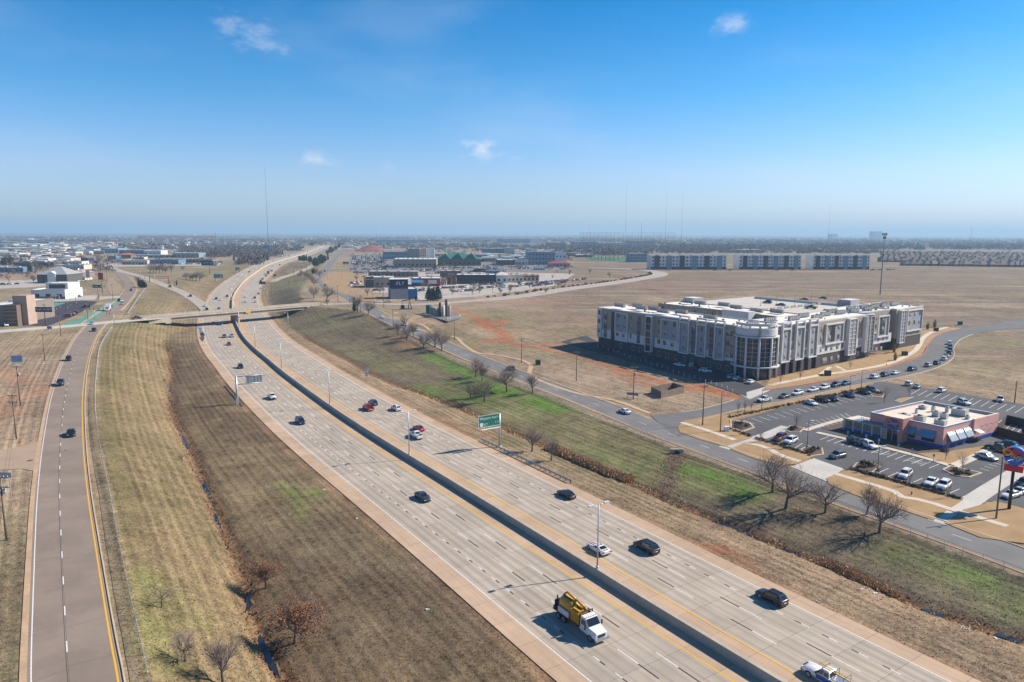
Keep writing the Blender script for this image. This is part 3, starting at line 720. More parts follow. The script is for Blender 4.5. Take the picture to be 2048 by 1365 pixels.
mb=MB();strip(mb,XRR,-9.2,-7.5,.02,200,XRR.L-120,5,0,.3);strip(mb,XRR,7.5,8.2,.04,140,XRR.L-60,5,0,.3);mb.build('kerb',M_KERB,xe)
FR_L=[GR(*p)for p in[(2048,1139),(1939,1098),(1793,1046),(1729,1022),(1598,980.5),(1497,940),(1300,867),(1159.5,808.7),(993,742),(925,718),(770,646),(740,627)]]
FR_R=[GR(*p)for p in[(2115,1126),(1990,1082),(1840,1032),(1724,994.6),(1652,964),(1555,931),(1354,860),(1204,802),(1040,744),(948,706),(800,641),(758,622)]]
_c=[(a+b)/2 for a,b in zip(FR_L,FR_R)]
FR=Curve([_c[0]+(_c[0]-_c[1]).normalized()*90]+_c+[GR(712,606),GR(698,596),GR(670,584.5),GR(649,573),(GR(643.5,559)),GR(648,543.5),GR(659,530),GR(671,516),GR(684.7,500.5),GR(692.5,489),GR(700,482)],4.0)
mb=MB();strip(mb,FR,-4.6,4.6,.006,0,FR.L,4,0,.3);fr=mb.build('frontage_road',M_ROADR);tag(fr,kind='structure')
s_ix=float(FR.near(np.array([GR(1285,845).x]),np.array([GR(1285,845).y]))[1][0])
s_x2=float(FR.near(np.array([GR(735,612).x]),np.array([GR(735,612).y]))[1][0])
mb=MB();strip(mb,FR,-5.2,-4.6,.02,0,s_x2-8,4,0,.3);strip(mb,FR,-5.2,-4.6,.02,s_x2+24,s_x2+260,4,0,.3);mb.build('gutter',M_TAN,fr)
mb=MB();strip(mb,FR,-4.35,-4.22,.016,0,s_x2-8,4);strip(mb,FR,-4.35,-4.22,.016,s_x2+24,s_x2+300,4);mb.build('yellow_edge_line',M_YEL,fr)
mb=MB();s=3.0
while s<FR.L-300:
 if not(s_x2-6<s<s_x2+24):strip(mb,FR,-.07,.07,.016,s,s+3.2,3)
 s+=12.2
mb.build('lane_dashes',M_WHITE,fr)
mb=MB()
for a,b in((0,s_ix-66),(s_ix-46,s_ix-12),(s_ix+14,s_x2-10),(s_x2+24,s_x2+300)):
 sweep(mb,FR,[(4.6,-.1),(4.6,.13),(4.85,.13),(4.85,-.1)],a,b,4)
mb.build('kerb',M_KERB,fr)
mb=MB();sweep(mb,FR,[(4.6,-.1),(4.6,.015),(5.5,.02),(5.5,-.1)],s_ix+20,s_x2-10,4);mb.build('gutter',M_TAN,fr)
for nm,c in(('left_ramp',RAMP_L),('right_ramp',RAMP_R)):
 mb=MB();strip(mb,c,-3.1,3.1,.02,0,c.L,5,0,.3);rp=mb.build(nm,mat('ramp_concrete',(.37,.325,.275),.9,var=.14,scale=.1,fine=2));tag(rp,kind='structure')
 mb=MB();strip(mb,c,-4.6,-3.1,.02,0,c.L,5,0,.3);strip(mb,c,3.1,4.2,.02,0,c.L,5,0,.3);mb.build('shoulder',mat('ramp_shoulder',(.42,.31,.21),.9),rp)
mb=MB();poly=[G(-60,905),G(0,900),G(40,893),G(80,882),G(84,876),G(80,930),G(74,958),G(68,942),G(45,938),G(0,940),G(-60,948)]
mb.prism(poly,-.12,.004);o=mb.build('side_street',mat('tan_street',(.36,.255,.175),.9,var=.12,scale=.15,fine=2));tag(o,kind='structure')
mb=MB();mb.lathe([(.55,0),(.55,.01)],G(60,921.5,.005),16);mb.build('manhole_cover',mat('iron_cover',(.10,.06,.04),.7),o)
mb=MB();mb.obox(G(130,902),(1,0),(0,1),.22,.22,0,.012);mb.build('drain_cover',M_BLK,lroad)
# ---------------------------------------------------------------- bridge, signs, lamps, fences, poles
M_CONC=mat('bridge_concrete',(.46,.39,.31),.9,var=.14,scale=.2,fine=2.5,bump=.1)
M_CONCD=mat('girder_concrete',(.36,.30,.24),.9,var=.14,scale=.2)
M_GALV=mat('galvanised_steel',(.46,.48,.50),.45,.6,var=.12,scale=1.5)
M_DGALV=mat('dark_steel',(.16,.17,.19),.5,.5)
M_WOOD=mat('weathered_pole_wood',(.17,.13,.10),.95,var=.25,scale=2)
M_DWOOD=mat('tarred_pole_wood',(.06,.05,.045),.95,var=.25,scale=2)
M_BLUEW=mat('sign_white',(.72,.74,.76),.5);M_GREEN=mat('sign_green',(.008,.16,.115),.5,var=.06);M_SIGNBK=mat('sign_back_aluminium',(.40,.42,.44),.5,.4,var=.15)
M_BLACKP=mat('black_paint',(.02,.02,.022),.5);M_RUST=mat('red_painted_steel',(.30,.05,.045),.7,var=.2)
bx=(P_R-P_L);BL=bx.length;bdir=bx.normalized();bnor=Vector((bdir.y,-bdir.x,0))
br=thing('road_bridge','tan concrete road bridge carrying the cross street over the freeway','bridge',P_L)
def bpt(a,n,z):return P_L+bdir*a+bnor*n+Vector((0,0,z))
def bbox(mb,a0,a1,n0,n1,z0,z1,m=0):
 v=[bpt(a,n,z)-P_L for z in(z0,z1)for a,n in((a0,n0),(a1,n0),(a1,n1),(a0,n1))]
 mb.add(v,[(7,6,5,4),(0,4,5,1),(1,5,6,2),(2,6,7,3),(3,7,4,0),(0,1,2,3)],m);return mb
mb=MB();bbox(mb,-1,BL+1,-5.9,5.9,-.35,.0);mb.build('deck',M_CONC,br)
mb=MB();bbox(mb,-.9,BL+.9,-5.1,5.1,0.004,.03);mb.build('wearing_surface',mat('deck_surface',(.37,.33,.285),.9),br)
for side in(-1,1):
 mb=MB();n0,n1=(5.45,5.8)if side>0 else(-5.8,-5.45)
 bbox(mb,-14,BL+16,n0,n1,-.2,.25);bbox(mb,-14,BL+16,n0,n1,.82,1.05);a=-14
 while a<BL+15:
  bbox(mb,a,a+.9,n0+.004,n1-.004,.25,.82);a+=2.4
 bbox(mb,-13.9,BL+15.9,n0+.12,n1-.12,.25,.82)
 mb.build('parapet',M_CONC,br)
for k in range(5):
 n=-4.8+k*2.4;mb=MB();bbox(mb,0,BL,n-.32,n+.32,-1.95,-.36);bbox(mb,.1,BL-.1,n-.5,n+.5,-1.95,-1.7);mb.build('girder',M_CONCD,br)
_t=np.linspace(0,BL,200);_q=[FW.near(np.array([(P_L+bdir*a).x]),np.array([(P_L+bdir*a).y]))[0][0]for a in _t];a_med=float(_t[int(np.argmin(np.abs(_q)))])
mb=MB();bbox(mb,a_med-.9,a_med+.9,-5.4,5.4,-3.0,-1.96);mb.build('pier_cap',M_CONC,br)
for n in(-3.9,0,3.9):
 mb=MB();bbox(mb,a_med-.6,a_med+.6,n-.85,n+.85,-7.1,-3.0);mb.build('pier_column',M_CONC,br)
for a0,a1 in((-2.5,.6),(BL-.6,BL+2.5)):
 mb=MB();bbox(mb,a0,a1,-6.1,6.1,-3.4,-.36);mb.build('abutment',M_CONC,br)
 for n in(-6.4,6.4):
  mb=MB();aa=a0-9 if a0<0 else a1;bbox(mb,aa,aa+9,n-.2,n+.2,-2.6,.2);mb.build('wing_wall',M_CONC,br)
mb=MB();bbox(mb,a_med+4,a_med+7,5.93,5.98,-1.4,-.3);mb.build('clearance_sign',mat('sign_yellow',(.6,.33,.03),.5),br)
# ---- lamps
LAMPN=0
def lamp(base,h,ax,label,group,heads=2,arm=1.1,r=.09,pole_m=None,cat='street lamp',cobra=False):
 t=thing('street_lamp',label,cat,base,math.atan2(ax[1],ax[0]),group)
 pm=pole_m or M_GALV
 mb=MB();mb.tube((0,0,-.1),(0,0,h),r*1.5,r,8);mb.build('pole',pm,t)
 mb=MB();mb.lathe([(.26,-.05),(.26,.35),(.14,.45)],n=10);mb.build('base',pm,t)
 for sgn in((1,-1)if heads==2 else(1,)):
  mb=MB();mb.tube((0,0,h-.25),(sgn*arm,0,h),r*.6,r*.5,6);mb.build('arm',pm,t)
  mb=MB();mb.box(min(sgn*arm,sgn*(arm+.95)),max(sgn*arm,sgn*(arm+.95)),-.24,.24,h-.1,h+.14);mb.box(min(sgn*(arm+.1),sgn*(arm+.85)),max(sgn*(arm+.1),sgn*(arm+.85)),-.18,.18,h-.15,h-.1);mb.build('lamp_head',mat('lamp_head_grey',(.55,.57,.58),.5),t)
 return t
def med_s(x,y):
 p=Gf(x,y);return float(FW.near(np.array([p.x]),np.array([p.y]))[1][0])
ms=[med_s(x,y)for x,y in[(1193,1153),(817,920),(661,817),(563,746),(513,702),(480,662)]]
WHERE=['tall twin-headed freeway lamp on the median nearest the yellow tank truck','twin-headed freeway lamp on the median beside the white pickup','twin-headed freeway lamp on the median opposite the grey sign back','twin-headed freeway lamp on the median left of the speed sign','twin-headed freeway lamp on the median just before the bridge','twin-headed freeway lamp on the median right at the bridge']
while len(ms)<26:ms.append(ms[-1]+62)
for i,s_ in enumerate(ms):
 p=FW.at(s_,0,1.3);tg=FW.tan(s_)
 lamp(Vector(p),10.7,(tg.y,-tg.x),WHERE[i]if i<6 else 'slender twin-headed lamp on the median beyond the bridge','freeway median lamps')
for i,(x,y)in enumerate([(577,662)]):
 p=GT(x,y);tg=FW.tan(FW.near(np.array([p.x]),np.array([p.y]))[1][0])
 lamp(p,10,(-tg.y,tg.x),'single lamp standing on the verge right of the bridge shadow',None,heads=1)
for i,(x,y,h)in enumerate([(536,610,11),(476,560,11),(443,572,11),(500,548,11),(517,540,11),(372,617,11),(391,627,11),(346,590,11),(310,572,11),(282,558,10)]):
 p=GT(x,y);lamp(p,h,(1,.3),'thin single lamp post on the verge beyond the bridge','verge lamps beyond the bridge',heads=1,r=.07)
# ---- the green cantilever sign
p0=GT(999,894.5);s_=FW.near(np.array([p0.x]),np.array([p0.y]))[1][0];tg=FW.tan(s_);nr=Vector((tg.y,-tg.x,0))
sg=thing('green_road_sign','green overhead highway sign on a grey cantilever post reading Western Ave','road sign',p0,math.atan2(nr.y,nr.x))
H_=9.0;W_=6.4;PH=3.1
mb=MB();mb.tube((0,0,-.2),(0,0,H_-.2),.27,.22,12);mb.build('post',M_GALV,sg)
mb=MB();mb.lathe([(.5,-.1),(.5,.3),(.35,.32)],n=12);mb.build('footing',M_CONC,sg)
mb=MB()
for z in(H_-.6,H_-2.3):mb.tube((.3,.25,z),(-W_-.2,.25,z),.10,.08,8)
for k in range(5):mb.tube((-k*W_/5,.25,H_-.6),(-(k+1)*W_/5,.25,H_-2.3),.05,.05,6)
mb.build('cantilever_truss',M_GALV,sg)
mb=MB();mb.box(-W_,0,-.16,-.10,H_-PH,H_);pn=mb.build('panel',M_GREEN,sg)
mb=MB();b=.1
for a in((-W_,0,H_-b,H_),(-W_,0,H_-PH,H_-PH+b),(-W_,-W_+b,H_-PH+b,H_-b),(-b,0,H_-PH+b,H_-b)):mb.box(a[0],a[1],-.185,-.165,a[2],a[3])
mb.build('border',M_BLUEW,pn)
mb=MB();mb.box(-W_+.5,-.3,-1.1,-.35,H_-PH-.42,H_-PH-.34)
for k in range(4):mb.tube((-W_+.8+k*1.6,.2,H_-PH-.3),(-W_+.8+k*1.6,-1.1,H_-PH-.38),.04,.04,5)
mb.build('maintenance_walkway',mat('pale_walkway',(.55,.57,.5),.6),sg)
rx=(PI/2,0,0)
for s_t,sz,x,z,al in(('Western Ave',.92,-W_+.35,H_-.85,'LEFT'),('¼',.85,-.35,H_-.75,'RIGHT'),('JCT',.66,-W_+1.75,H_-2.4,'LEFT'),('1 ¼',.72,-.35,H_-2.15,'RIGHT')):
 text_mesh('lettering',s_t,sz,M_BLUEW,pn,(x,-.18,z),rx,.006,al)
mb=MB();sh=[(-.48,.42),(-.2,.5),(0,.42),(.2,.5),(.48,.42),(.5,.1),(.42,-.2),(.25,-.42),(0,-.52),(-.25,-.42),(-.42,-.2),(-.5,.1)]
c0=(-W_+.95,H_-2.4);mb.add([(c0[0]+a,-.19,c0[1]+b)for a,b in sh]+[(c0[0]+a,-.165,c0[1]+b)for a,b in sh],[tuple(range(11,-1,-1))]+[(i,(i+1)%12,12+(i+1)%12,12+i)for i in range(12)]);shd=mb.build('route_shield',M_BLUEW,pn)
text_mesh('number','77',.55,M_BLACKP,pn,(c0[0],-.195,c0[1]),rx,.004)
# ---- grey sign seen from behind
p0=GT(475,810);s_=FW.near(np.array([p0.x]),np.array([p0.y]))[1][0];tg=FW.tan(s_);nr=Vector((tg.y,-tg.x,0))
sg=thing('cantilever_sign','back of a grey overhead sign on its cantilever post beside the left guardrail','road sign',p0,math.atan2(nr.y,nr.x))
mb=MB();mb.tube((0,0,-.2),(0,0,9.2),.36,.3,12);mb.build('post',M_GALV,sg)
mb=MB();mb.box(-.45,.45,-.4,.4,-.1,2.2);mb.build('control_cabinet',M_SIGNBK,sg)
mb=MB()
for z in(9.0,6.5):mb.tube((0,0,z),(8.0,0,z),.14,.1,8)
mb.build('cantilever_arm',M_GALV,sg)
for k in range(3):
 mb=MB();x0=2.9+k*1.72;mb.box(x0,x0+1.66,.15,.22,6.3,9.2);mb.build('panel',M_SIGNBK,sg)
mb=MB()
for k in range(6):mb.box(2.95+k*.95,3.07+k*.95,-.02,.14,6.25,9.25)
for z in(7.0,7.8,8.5):mb.box(2.9,8.0,.06,.14,z,z+.1)
mb.build('stiffeners',M_GALV,sg)
# ---- guardrails
def guardrail(name,label,off,s0,s1,side):
 t=thing(name,label,'guardrail',Vector(FW.at((s0+s1)/2,off,-.1)));o=np.array(t.location);k=0
 s_=s0
 while s_<=s1+.01:
  p=FW.at(s_,off+side*.12)-o;z=gz(p[0]+o[0],p[1]+o[1])-o[2];mb=MB();mb.box(-.08,.08,-.08,.08,z-.2,.85+.1);q=mb.build('post',M_WOOD,t);q.location=(p[0],p[1],0);s_+=1.9
 mb=MB();sweep(mb,FW,[(off-side*.04,.42),(off-side*.10,.52),(off-side*.02,.60),(off-side*.10,.70),(off-side*.04,.80),(off+side*.02,.80),(off+side*.02,.42)],s0,s1,2.0)
 mb.v=[(a-o[0],b-o[1],c-o[2])for a,b,c in mb.v];mb.build('rail',M_GALV,t)
sa,sb=med_s(1000,905),0
def fs(x,y):
 p=G(x,y,-7);return float(FW.near(np.array([p.x]),np.array([p.y]))[1][0])
guardrail('guardrail','steel guardrail below the green highway sign on the right shoulder',22.5,fs(1135,968),fs(958,884),1)
guardrail('guardrail','steel guardrail at the foot of the grey sign on the left shoulder',-22.2,fs(492,812),fs(455,770),-1)
# ---- speed sign
def post_sign(label,base,w,panels,rot,post_h=2.0,name='road_sign',back=None):
 t=thing(name,label,'road sign',base,rot)
 for x in((-w*.3,w*.3)if w>1.6 else(0,)):
  mb=MB();mb.box(x-.05,x+.05,-.04,.04,-.2,post_h+sum(p[0]for p in panels));mb.build('post',M_GALV,t)
 z=post_h
 for(h,m,txt,tm)in panels:
  mb=MB();mb.box(-w/2,w/2,-.09,-.05,z,z+h-.06);pn=mb.build('panel',m,t)
  n=len(txt)
  for i,s_t in enumerate(txt):
   text_mesh('lettering',s_t,min(h/n*.8,w/max(2,len(s_t))*1.45),tm,pn,(0,-.1,z+h*(1-(i+.5)/n)),(PI/2,0,0),.004)
  z+=h
 return t
p0=GT(733.5,758);post_sign('white speed limit sign standing on the grassy verge right of the freeway',p0,1.25,[(1.5,M_BLUEW,['###','##'],M_BLACKP),(1.7,M_BLUEW,['####','####','##'],M_BLACKP)],R(18),1.0)
# ---- chain-link fences
t=NT('chain_link');tr=t.n('ShaderNodeBsdfTransparent');mx=t.n('ShaderNodeMixShader');mx.inputs[0].default_value=.3
t.p.inputs['Base Color'].default_value=(.42,.42,.40,1);t.p.inputs['Roughness'].default_value=.6;t.p.inputs['Metallic'].default_value=.3
t.l(tr.outputs[0],mx.inputs[1]);t.l(t.p.outputs[0],mx.inputs[2]);t.l(mx.outputs[0],t.out.inputs['Surface']);M_LINK=t.mat
def fence(label,c,s0,s1,h=1.3,step=3.0,post_r=.04):
 t=thing('chain_link_fence',label,'fence',Vector(c.at(s0))+Vector((0,0,0)));o=t.location.copy()
 S=np.arange(s0,s1,step);P=[c.at(s_)for s_ in S];Z=gheight(np.array([p[0]for p in P]),np.array([p[1]for p in P]))
 P=[Vector((p[0],p[1],z))-o for p,z in zip(P,Z)]
 pm=MB();pm.tube((0,0,-.2),(0,0,h+.06),post_r,post_r,6);first=None
 for p in P:
  if first is None:first=pm.build('post',M_GALV,t);first.location=p
  else:q=first.copy();COL.objects.link(q);q.parent=t;q.location=p
 mb=MB();rl=MB()
 for a,b in zip(P[:-1],P[1:]):
  u=Vector((0,0,1));mb.quad(a+u*.04,b+u*.04,b+u*h,a+u*h);rl.tube(a+u*h,b+u*h,.025,.025,4,cap=False)
 mb.build('wire_mesh',M_LINK,t);rl.build('top_rail',M_GALV,t);return t
CFL=Curve([_fl[0]+(_fl[0]-_fl[1]).normalized()*30]+_fl,3.0);fence('chain link fence along the top of the grassy bank beside the left road',CFL,0,CFL.L-4,1.35)
CFR=Curve([_fr[0]+(_fr[0]-_fr[1]).normalized()*30]+_fr,3.0);fence('chain link fence along the bank below the right frontage road',CFR,0,CFR.L-6,1.5)
CFN=Curve([GT(256,631),GT(268,612),GT(280,594),GT(291,580)],3.0);fence('short pale chain link fence beyond the cross street on the left',CFN,0,CFN.L,1.6)
CFB=Curve([G(226,656),G(222,662),G(212,676)],3.0)
# ---- utility poles
def pole(base,h,label,arms=1,transformer=0,dark=False,name='utility_pole',lampside=None,group=None):
 t=thing(name,label,'utility pole',base,0,group);m=M_DWOOD if dark else M_WOOD
 mb=MB();mb.tube((0,0,-.3),(0,0,h),.17,.11,8);mb.build('pole',m,t)
 for k in range(arms):
  z=h-.35-k*1.5;mb=MB();mb.box(-1.25,1.25,-.07,.07,z-.07,z+.07);mb.tube((-.8,0,z),(0,0,z-.8),.025,.025,4);mb.tube((.8,0,z),(0,0,z-.8),.025,.025,4);ca=mb.build('crossarm',m,t)
  for x in(-1.15,-.55,.55,1.15):
   mb=MB();mb.lathe([(.04,0),(.09,.05),(.06,.14),(.09,.18),(.03,.26)],(x,0,z+.07),8);mb.build('insulator',mat('insulator_grey',(.5,.52,.52),.4),ca)
 for k in range(transformer):
  mb=MB();a=k*2.1;mb.lathe([(.05,0),(.26,.02),(.27,.75),(.2,.85),(.05,.88)],(.4*math.cos(a),.4*math.sin(a),h-2.9),10);mb.build('transformer',mat('transformer_grey',(.42,.44,.45),.5),t)
 if lampside is not None:
  mb=MB();mb.tube((0,0,h-1.2),(lampside,0,h-.6),.04,.04,6);mb.box(min(lampside,lampside*1.4),max(lampside,lampside*1.4),-.15,.15,h-.7,h-.52);mb.build('lamp_arm',M_GALV,t)
 return t
PL={}
def pp(key,x,y,h,*a,**k):b=GT(x,y);PL[key]=(b,h);return pole(b,h,*a,**k)
pp('E',13.4,1081,10.4,'wooden utility pole with crossarms and transformers nearest the left road',2,3)
pp('A',33,879,10.6,'tall wooden utility pole with two crossarms behind the red hydrant',2,0)
pp('B',41,812,11.2,'wooden utility pole in front of the blue field sign',1,1)
pp('C',90,723,10.2,'slim wooden utility pole in the brown field left of the road',1)
pp('D',122,673,9.2,'wooden utility pole near the blue sign at the cross street',1)
pp('F',92,652,11,'wooden utility pole at the green corner of the junction',1);pp('G',176,640,10.5,'utility pole beside the green verge at the junction',1)
pp('R1',1405,852,11.5,'black wooden pole at the frontage road corner',1,dark=True);pp('R2',1440.5,864.5,11.0,'grey wooden lamp pole beside the white utility cabinet',0,lampside=1.3)
pp('R3',1152.5,762,10.5,'wooden utility pole between the black bin and the red track',1);pp('R4',1043,726,10.2,'wooden utility pole beside the curving tan path',1)
pp('R5',909,680,11,'wooden utility pole in front of the oil tanks',0);pp('R6',786.3,658,10.4,'thin pole on the verge by the frontage road bend',0)
pp('R7',1266.6,799,10.6,'wooden utility pole behind the blue leasing banner',1,1);pp('R8',1992,1039,12.0,'leaning wooden lamp pole beside the restaurant road sign',0,lampside=1.4)
pp('R9',2028.8,807,7.2,'plain brown pole at the far edge of the restaurant parking',0,dark=True);pp('R10',768,617,16,'white topped tall pole beside the blue tunnel building',0)
pp('R11',721,625,11,'thin pole at the end of the bridge approach',0);pp('R12',676,605,11.5,'slim pole on the bridge approach by the bare trees',1)
M_WIRE=mat('wire',(.03,.03,.03),.6)
def wires(k1,k2,xs,dz=-.1,sag=.9):
 (a,ha),(b,hb)=PL[k1],PL[k2]
 for i,x in enumerate(xs):
  p=a+Vector((x,0,ha+dz));q=b+Vector((x,0,hb+dz));pts=[]
  for k in range(9):
   f=k/8;w=p.lerp(q,f);w.z-=sag*4*f*(1-f);pts.append(w-a)
  mb=MB();mb.path(pts,.018,4);o=mb.build('power_line',M_WIRE,None,a)
  tag(o,'thin black power line strung between the wooden poles left of the road' if k1[0]!='R' else 'thin black power line strung between the poles by the frontage road','power line','power lines '+('left' if k1[0]!='R' else 'right'))
wires('E','A',(-1.1,.55,1.1));wires('A','B',(-1.1,.55,1.1));wires('B','C',(-1.1,1.1));wires('C','D',(-1.1,1.1));wires('D','G',(-1.1,1.1));wires('R3','R4',(-1.1,1.1));wires('R1','R3',(-1.1,1.1))
# ---- small roadside things
def hydrant(base,label,m):
 t=thing('fire_hydrant',label,'fire hydrant',base)
 mb=MB();mb.lathe([(.17,-.05),(.17,.04),(.11,.06),(.11,.5),(.14,.52),(.14,.57),(.09,.68),(.03,.72),(.03,.78)],n=10);mb.build('barrel',m,t)
 for s_ in(-1,1):mb=MB();mb.tube((s_*.1,0,.4),(s_*.2,0,.4),.06,.06,8);mb.build('outlet',m,t)
M_HYD=mat('hydrant_red',(.42,.07,.03),.6)
hydrant(G(40.5,887),'red fire hydrant on the verge behind the left side street',M_HYD)
sg=post_sign('blue sign panel on two posts in the field on the left',GT(35,731),3.8,[(2.4,mat('sign_pale_blue',(.22,.36,.55),.5),[],None)],R(5),1.2)
sg=post_sign('grey blue board seen from behind beside the nearest utility pole',GT(16,1013),2.6,[(1.0,mat('board_back',(.30,.36,.42),.6),[],None)],R(-5),5.2)
t=NT('still_water');t.p.inputs['Base Color'].default_value=(.02,.025,.03,1);t.p.inputs['Roughness'].default_value=.04;t.p.inputs['Specular IOR Level'].default_value=.8
t.bump(t.noise(t.pos(),1.5,3),.06,.05);M_WATER=t.mat
mb=MB();mb.prism([G(x,y,-7.0)for x,y in[(394.5,654.5),(404,655.5),(403.5,661),(408,667),(410,672),(402,674),(400,668),(398.5,661)]],-7.02,-6.984);o=mb.build('puddle',M_WATER);tag(o,kind='structure')
mb=MB();mb.prism([G(x,y,-7.0)for x,y in[(401,674),(409,672.5),(408.5,679),(405,684),(402,681)]],-7.02,-6.988);o=mb.build('wet_patch',mat('wet_earth',(.11,.055,.035),.5));tag(o,kind='structure')
def ditch_water(c,rng_,w,zoff):
 for(a,b)in rng_:
  mb=MB();n=max(6,int((b-a)/1.2));S=np.linspace(a,b,n);L_=[];R_=[]
  for i,s_ in enumerate(S):
   ww=w*(.35+.65*math.sin(PI*(i+.3)/(n+.0))**.5 if 0<i<n-1 else .1)*random.uniform(.75,1.2);L_.append(c.at(s_,-ww));R_.append(c.at(s_,ww))
  z=max(float(gheight(c.at(s_)[0],c.at(s_)[1]))for s_ in S[::3])*.3+min(float(gheight(c.at(s_)[0],c.at(s_)[1]))for s_ in S[::3])*.7+zoff
  for i in range(n-1):mb.quad((L_[i][0],L_[i][1],z),(R_[i][0],R_[i][1],z),(R_[i+1][0],R_[i+1][1],z),(L_[i+1][0],L_[i+1][1],z))
  o=mb.build('ditch_water',M_WATER);tag(o,kind='structure')
def cs(c,x,y,z):
 p=G(x,y,z);return float(c.near(np.array([p.x]),np.array([p.y]))[1][0])
def rngs(c,z,prs):return[tuple(sorted((cs(c,*a,z),cs(c,*b,z))))for a,b in prs]
ditch_water(DL,rngs(DL,-8.6,[((340,790),(342,772)),((376,900),(356,860)),((428,1025),(408,968)),((440,1062),(430,1030)),((500,1225),(497,1190)),((560,1362),(520,1275))]),.4,.2)
ditch_water(DR,rngs(DR,-8.0,[((1545,1092),(1425,1042)),((1605,1116),(1560,1098)),((1890,1238),(1840,1220)),((2045,1292),(1990,1272))]),.6,.24)
# ---------------------------------------------------------------- vehicles
def carpaint(name,col,metal=.25):
 t=NT(name);p=t.p;n=t.noise(t.pos(),.8,3);c=t.mix(t.rng(n,.3,.7),tuple(x*.92 for x in col)+(1,),tuple(min(1,x*1.05)for x in col)+(1,))
 t.l(c,p.inputs['Base Color']);p.inputs['Metallic'].default_value=metal;p.inputs['Roughness'].default_value=.32;p.inputs['Coat Weight'].default_value=.6;p.inputs['Coat Roughness'].default_value=.06
 return t.mat
CPAL={'white':(.74,.74,.73),'black':(.014,.015,.018),'grey':(.13,.135,.145),'silver':(.42,.43,.44),'red':(.33,.018,.02),'maroon':(.10,.012,.018),'dark blue':(.018,.035,.085),'blue':(.02,.10,.42),'dark teal':(.015,.06,.07),'olive':(.085,.085,.06),'tan':(.36,.30,.22),'yellow':(.62,.30,.015),'dark grey':(.045,.048,.055)}
PAINT={k:carpaint('car_paint_'+k.replace(' ','_'),c,.0 if k=='white' else .25)for k,c in CPAL.items()}
t=NT('car_glass');t.p.inputs['Base Color'].default_value=(.012,.018,.024,1);t.p.inputs['Roughness'].default_value=.06;t.p.inputs['Specular IOR Level'].default_value=.7;M_CGLASS=t.mat
M_TYRE=mat('tyre_rubber',(.018,.018,.019),.85);M_RIM=mat('alloy_rim',(.45,.46,.48),.35,.7);M_TRIM=mat('black_trim',(.022,.022,.024),.6)
M_HEADL=mat('headlight_lens',(.72,.74,.76),.15,var=.05);M_TAILL=mat('taillight_lens',(.34,.012,.012),.25,var=.05);M_AMBER=mat('amber_lens',(.6,.22,.02),.3)
def wheel_mesh(r,w):
 mb=MB();n=16
 for(rr,y0,y1,m)in((r,-w/2,w/2,0),):
  v=[]
  for y in(y0,y1):
   for i in range(n):a=2*PI*i/n;v.append((rr*math.cos(a),y,rr*math.sin(a)))
  mb.add(v,[(i,n+i,n+(i+1)%n,(i+1)%n)for i in range(n)],0,True)
  mb.add(v,[tuple(range(n)),tuple(range(2*n-1,n-1,-1))],0)
 for sgn in(-1,1):
  y=sgn*(w/2+.006);v=[(r*.64*math.cos(2*PI*i/n),y,r*.64*math.sin(2*PI*i/n))for i in range(n)];f=tuple(range(n))if sgn<0 else tuple(range(n-1,-1,-1));mb.add(v,[f],1)
  y=sgn*(w/2+.012);v=[(r*.16*math.cos(2*PI*i/n),y,r*.16*math.sin(2*PI*i/n))for i in range(n)];mb.add(v,[f],0)
 me=mb.build('wheel',[M_TYRE,M_RIM]);d=me.data;bpy.data.objects.remove(me);return d
WHEEL={}
def loft(mb,secs,m=0,smooth=True):
 k=len(secs[0]);o=len(mb.v)
 for s_ in secs:mb.v.extend([tuple(p)for p in s_])
 for i in range(len(secs)-1):
  for j in range(k):
   j2=(j+1)%k;mb.f.append((o+i*k+j,o+i*k+j2,o+(i+1)*k+j2,o+(i+1)*k+j));mb.m.append(m);mb.sm.append(smooth)
 mb.f.append(tuple(o+j for j in range(k-1,-1,-1)));mb.m.append(m);mb.sm.append(False)
 e=o+(len(secs)-1)*k;mb.f.append(tuple(e+j for j in range(k)));mb.m.append(m);mb.sm.append(False)
SPEC={'sedan':(4.8,1.84,[(-2.4,.82,.72),(-2.25,.96,.86),(-1.6,1.0,.92),(0,.96,.92),(.95,.92,.92),(1.9,.80,.88),(2.3,.68,.78),(2.42,.52,.66)],(.95,.25,-.95,-1.75,1.44),.33,(1.42,-1.42)),'suv':(4.75,1.92,[(-2.36,1.0,.80),(-2.25,1.10,.90),(-1.5,1.10,.96),(0,1.06,.96),(1.0,1.03,.95),(1.95,.94,.91),(2.3,.82,.82),(2.4,.6,.72)],(1.05,.42,-1.75,-2.22,1.70),.37,(1.42,-1.42)),'minivan':(5.1,1.98,[(-2.55,1.0,.84),(-2.45,1.08,.92),(-1.5,1.07,.98),(.2,1.03,.98),(1.3,.98,.96),(2.1,.86,.91),(2.5,.72,.80),(2.58,.55,.70)],(1.65,.75,-2.0,-2.42,1.74),.35,(1.58,-1.5)),'hatch':(4.2,1.78,[(-2.08,.9,.74),(-2.0,.98,.84),(-1.4,1.0,.89),(0,.97,.89),(.9,.94,.88),(1.65,.83,.84),(2.0,.7,.75),(2.1,.52,.64)],(1.0,.3,-1.3,-1.9,1.50),.32,(1.28,-1.26)),'sports':(4.78,1.92,[(-2.38,.86,.76),(-2.2,.98,.90),(-1.5,.99,.96),(0,.92,.94),(.7,.90,.93),(1.8,.82,.90),(2.3,.70,.80),(2.4,.52,.68)],(.62,-.05,-.8,-1.7,1.32),.35,(1.42,-1.38)),}
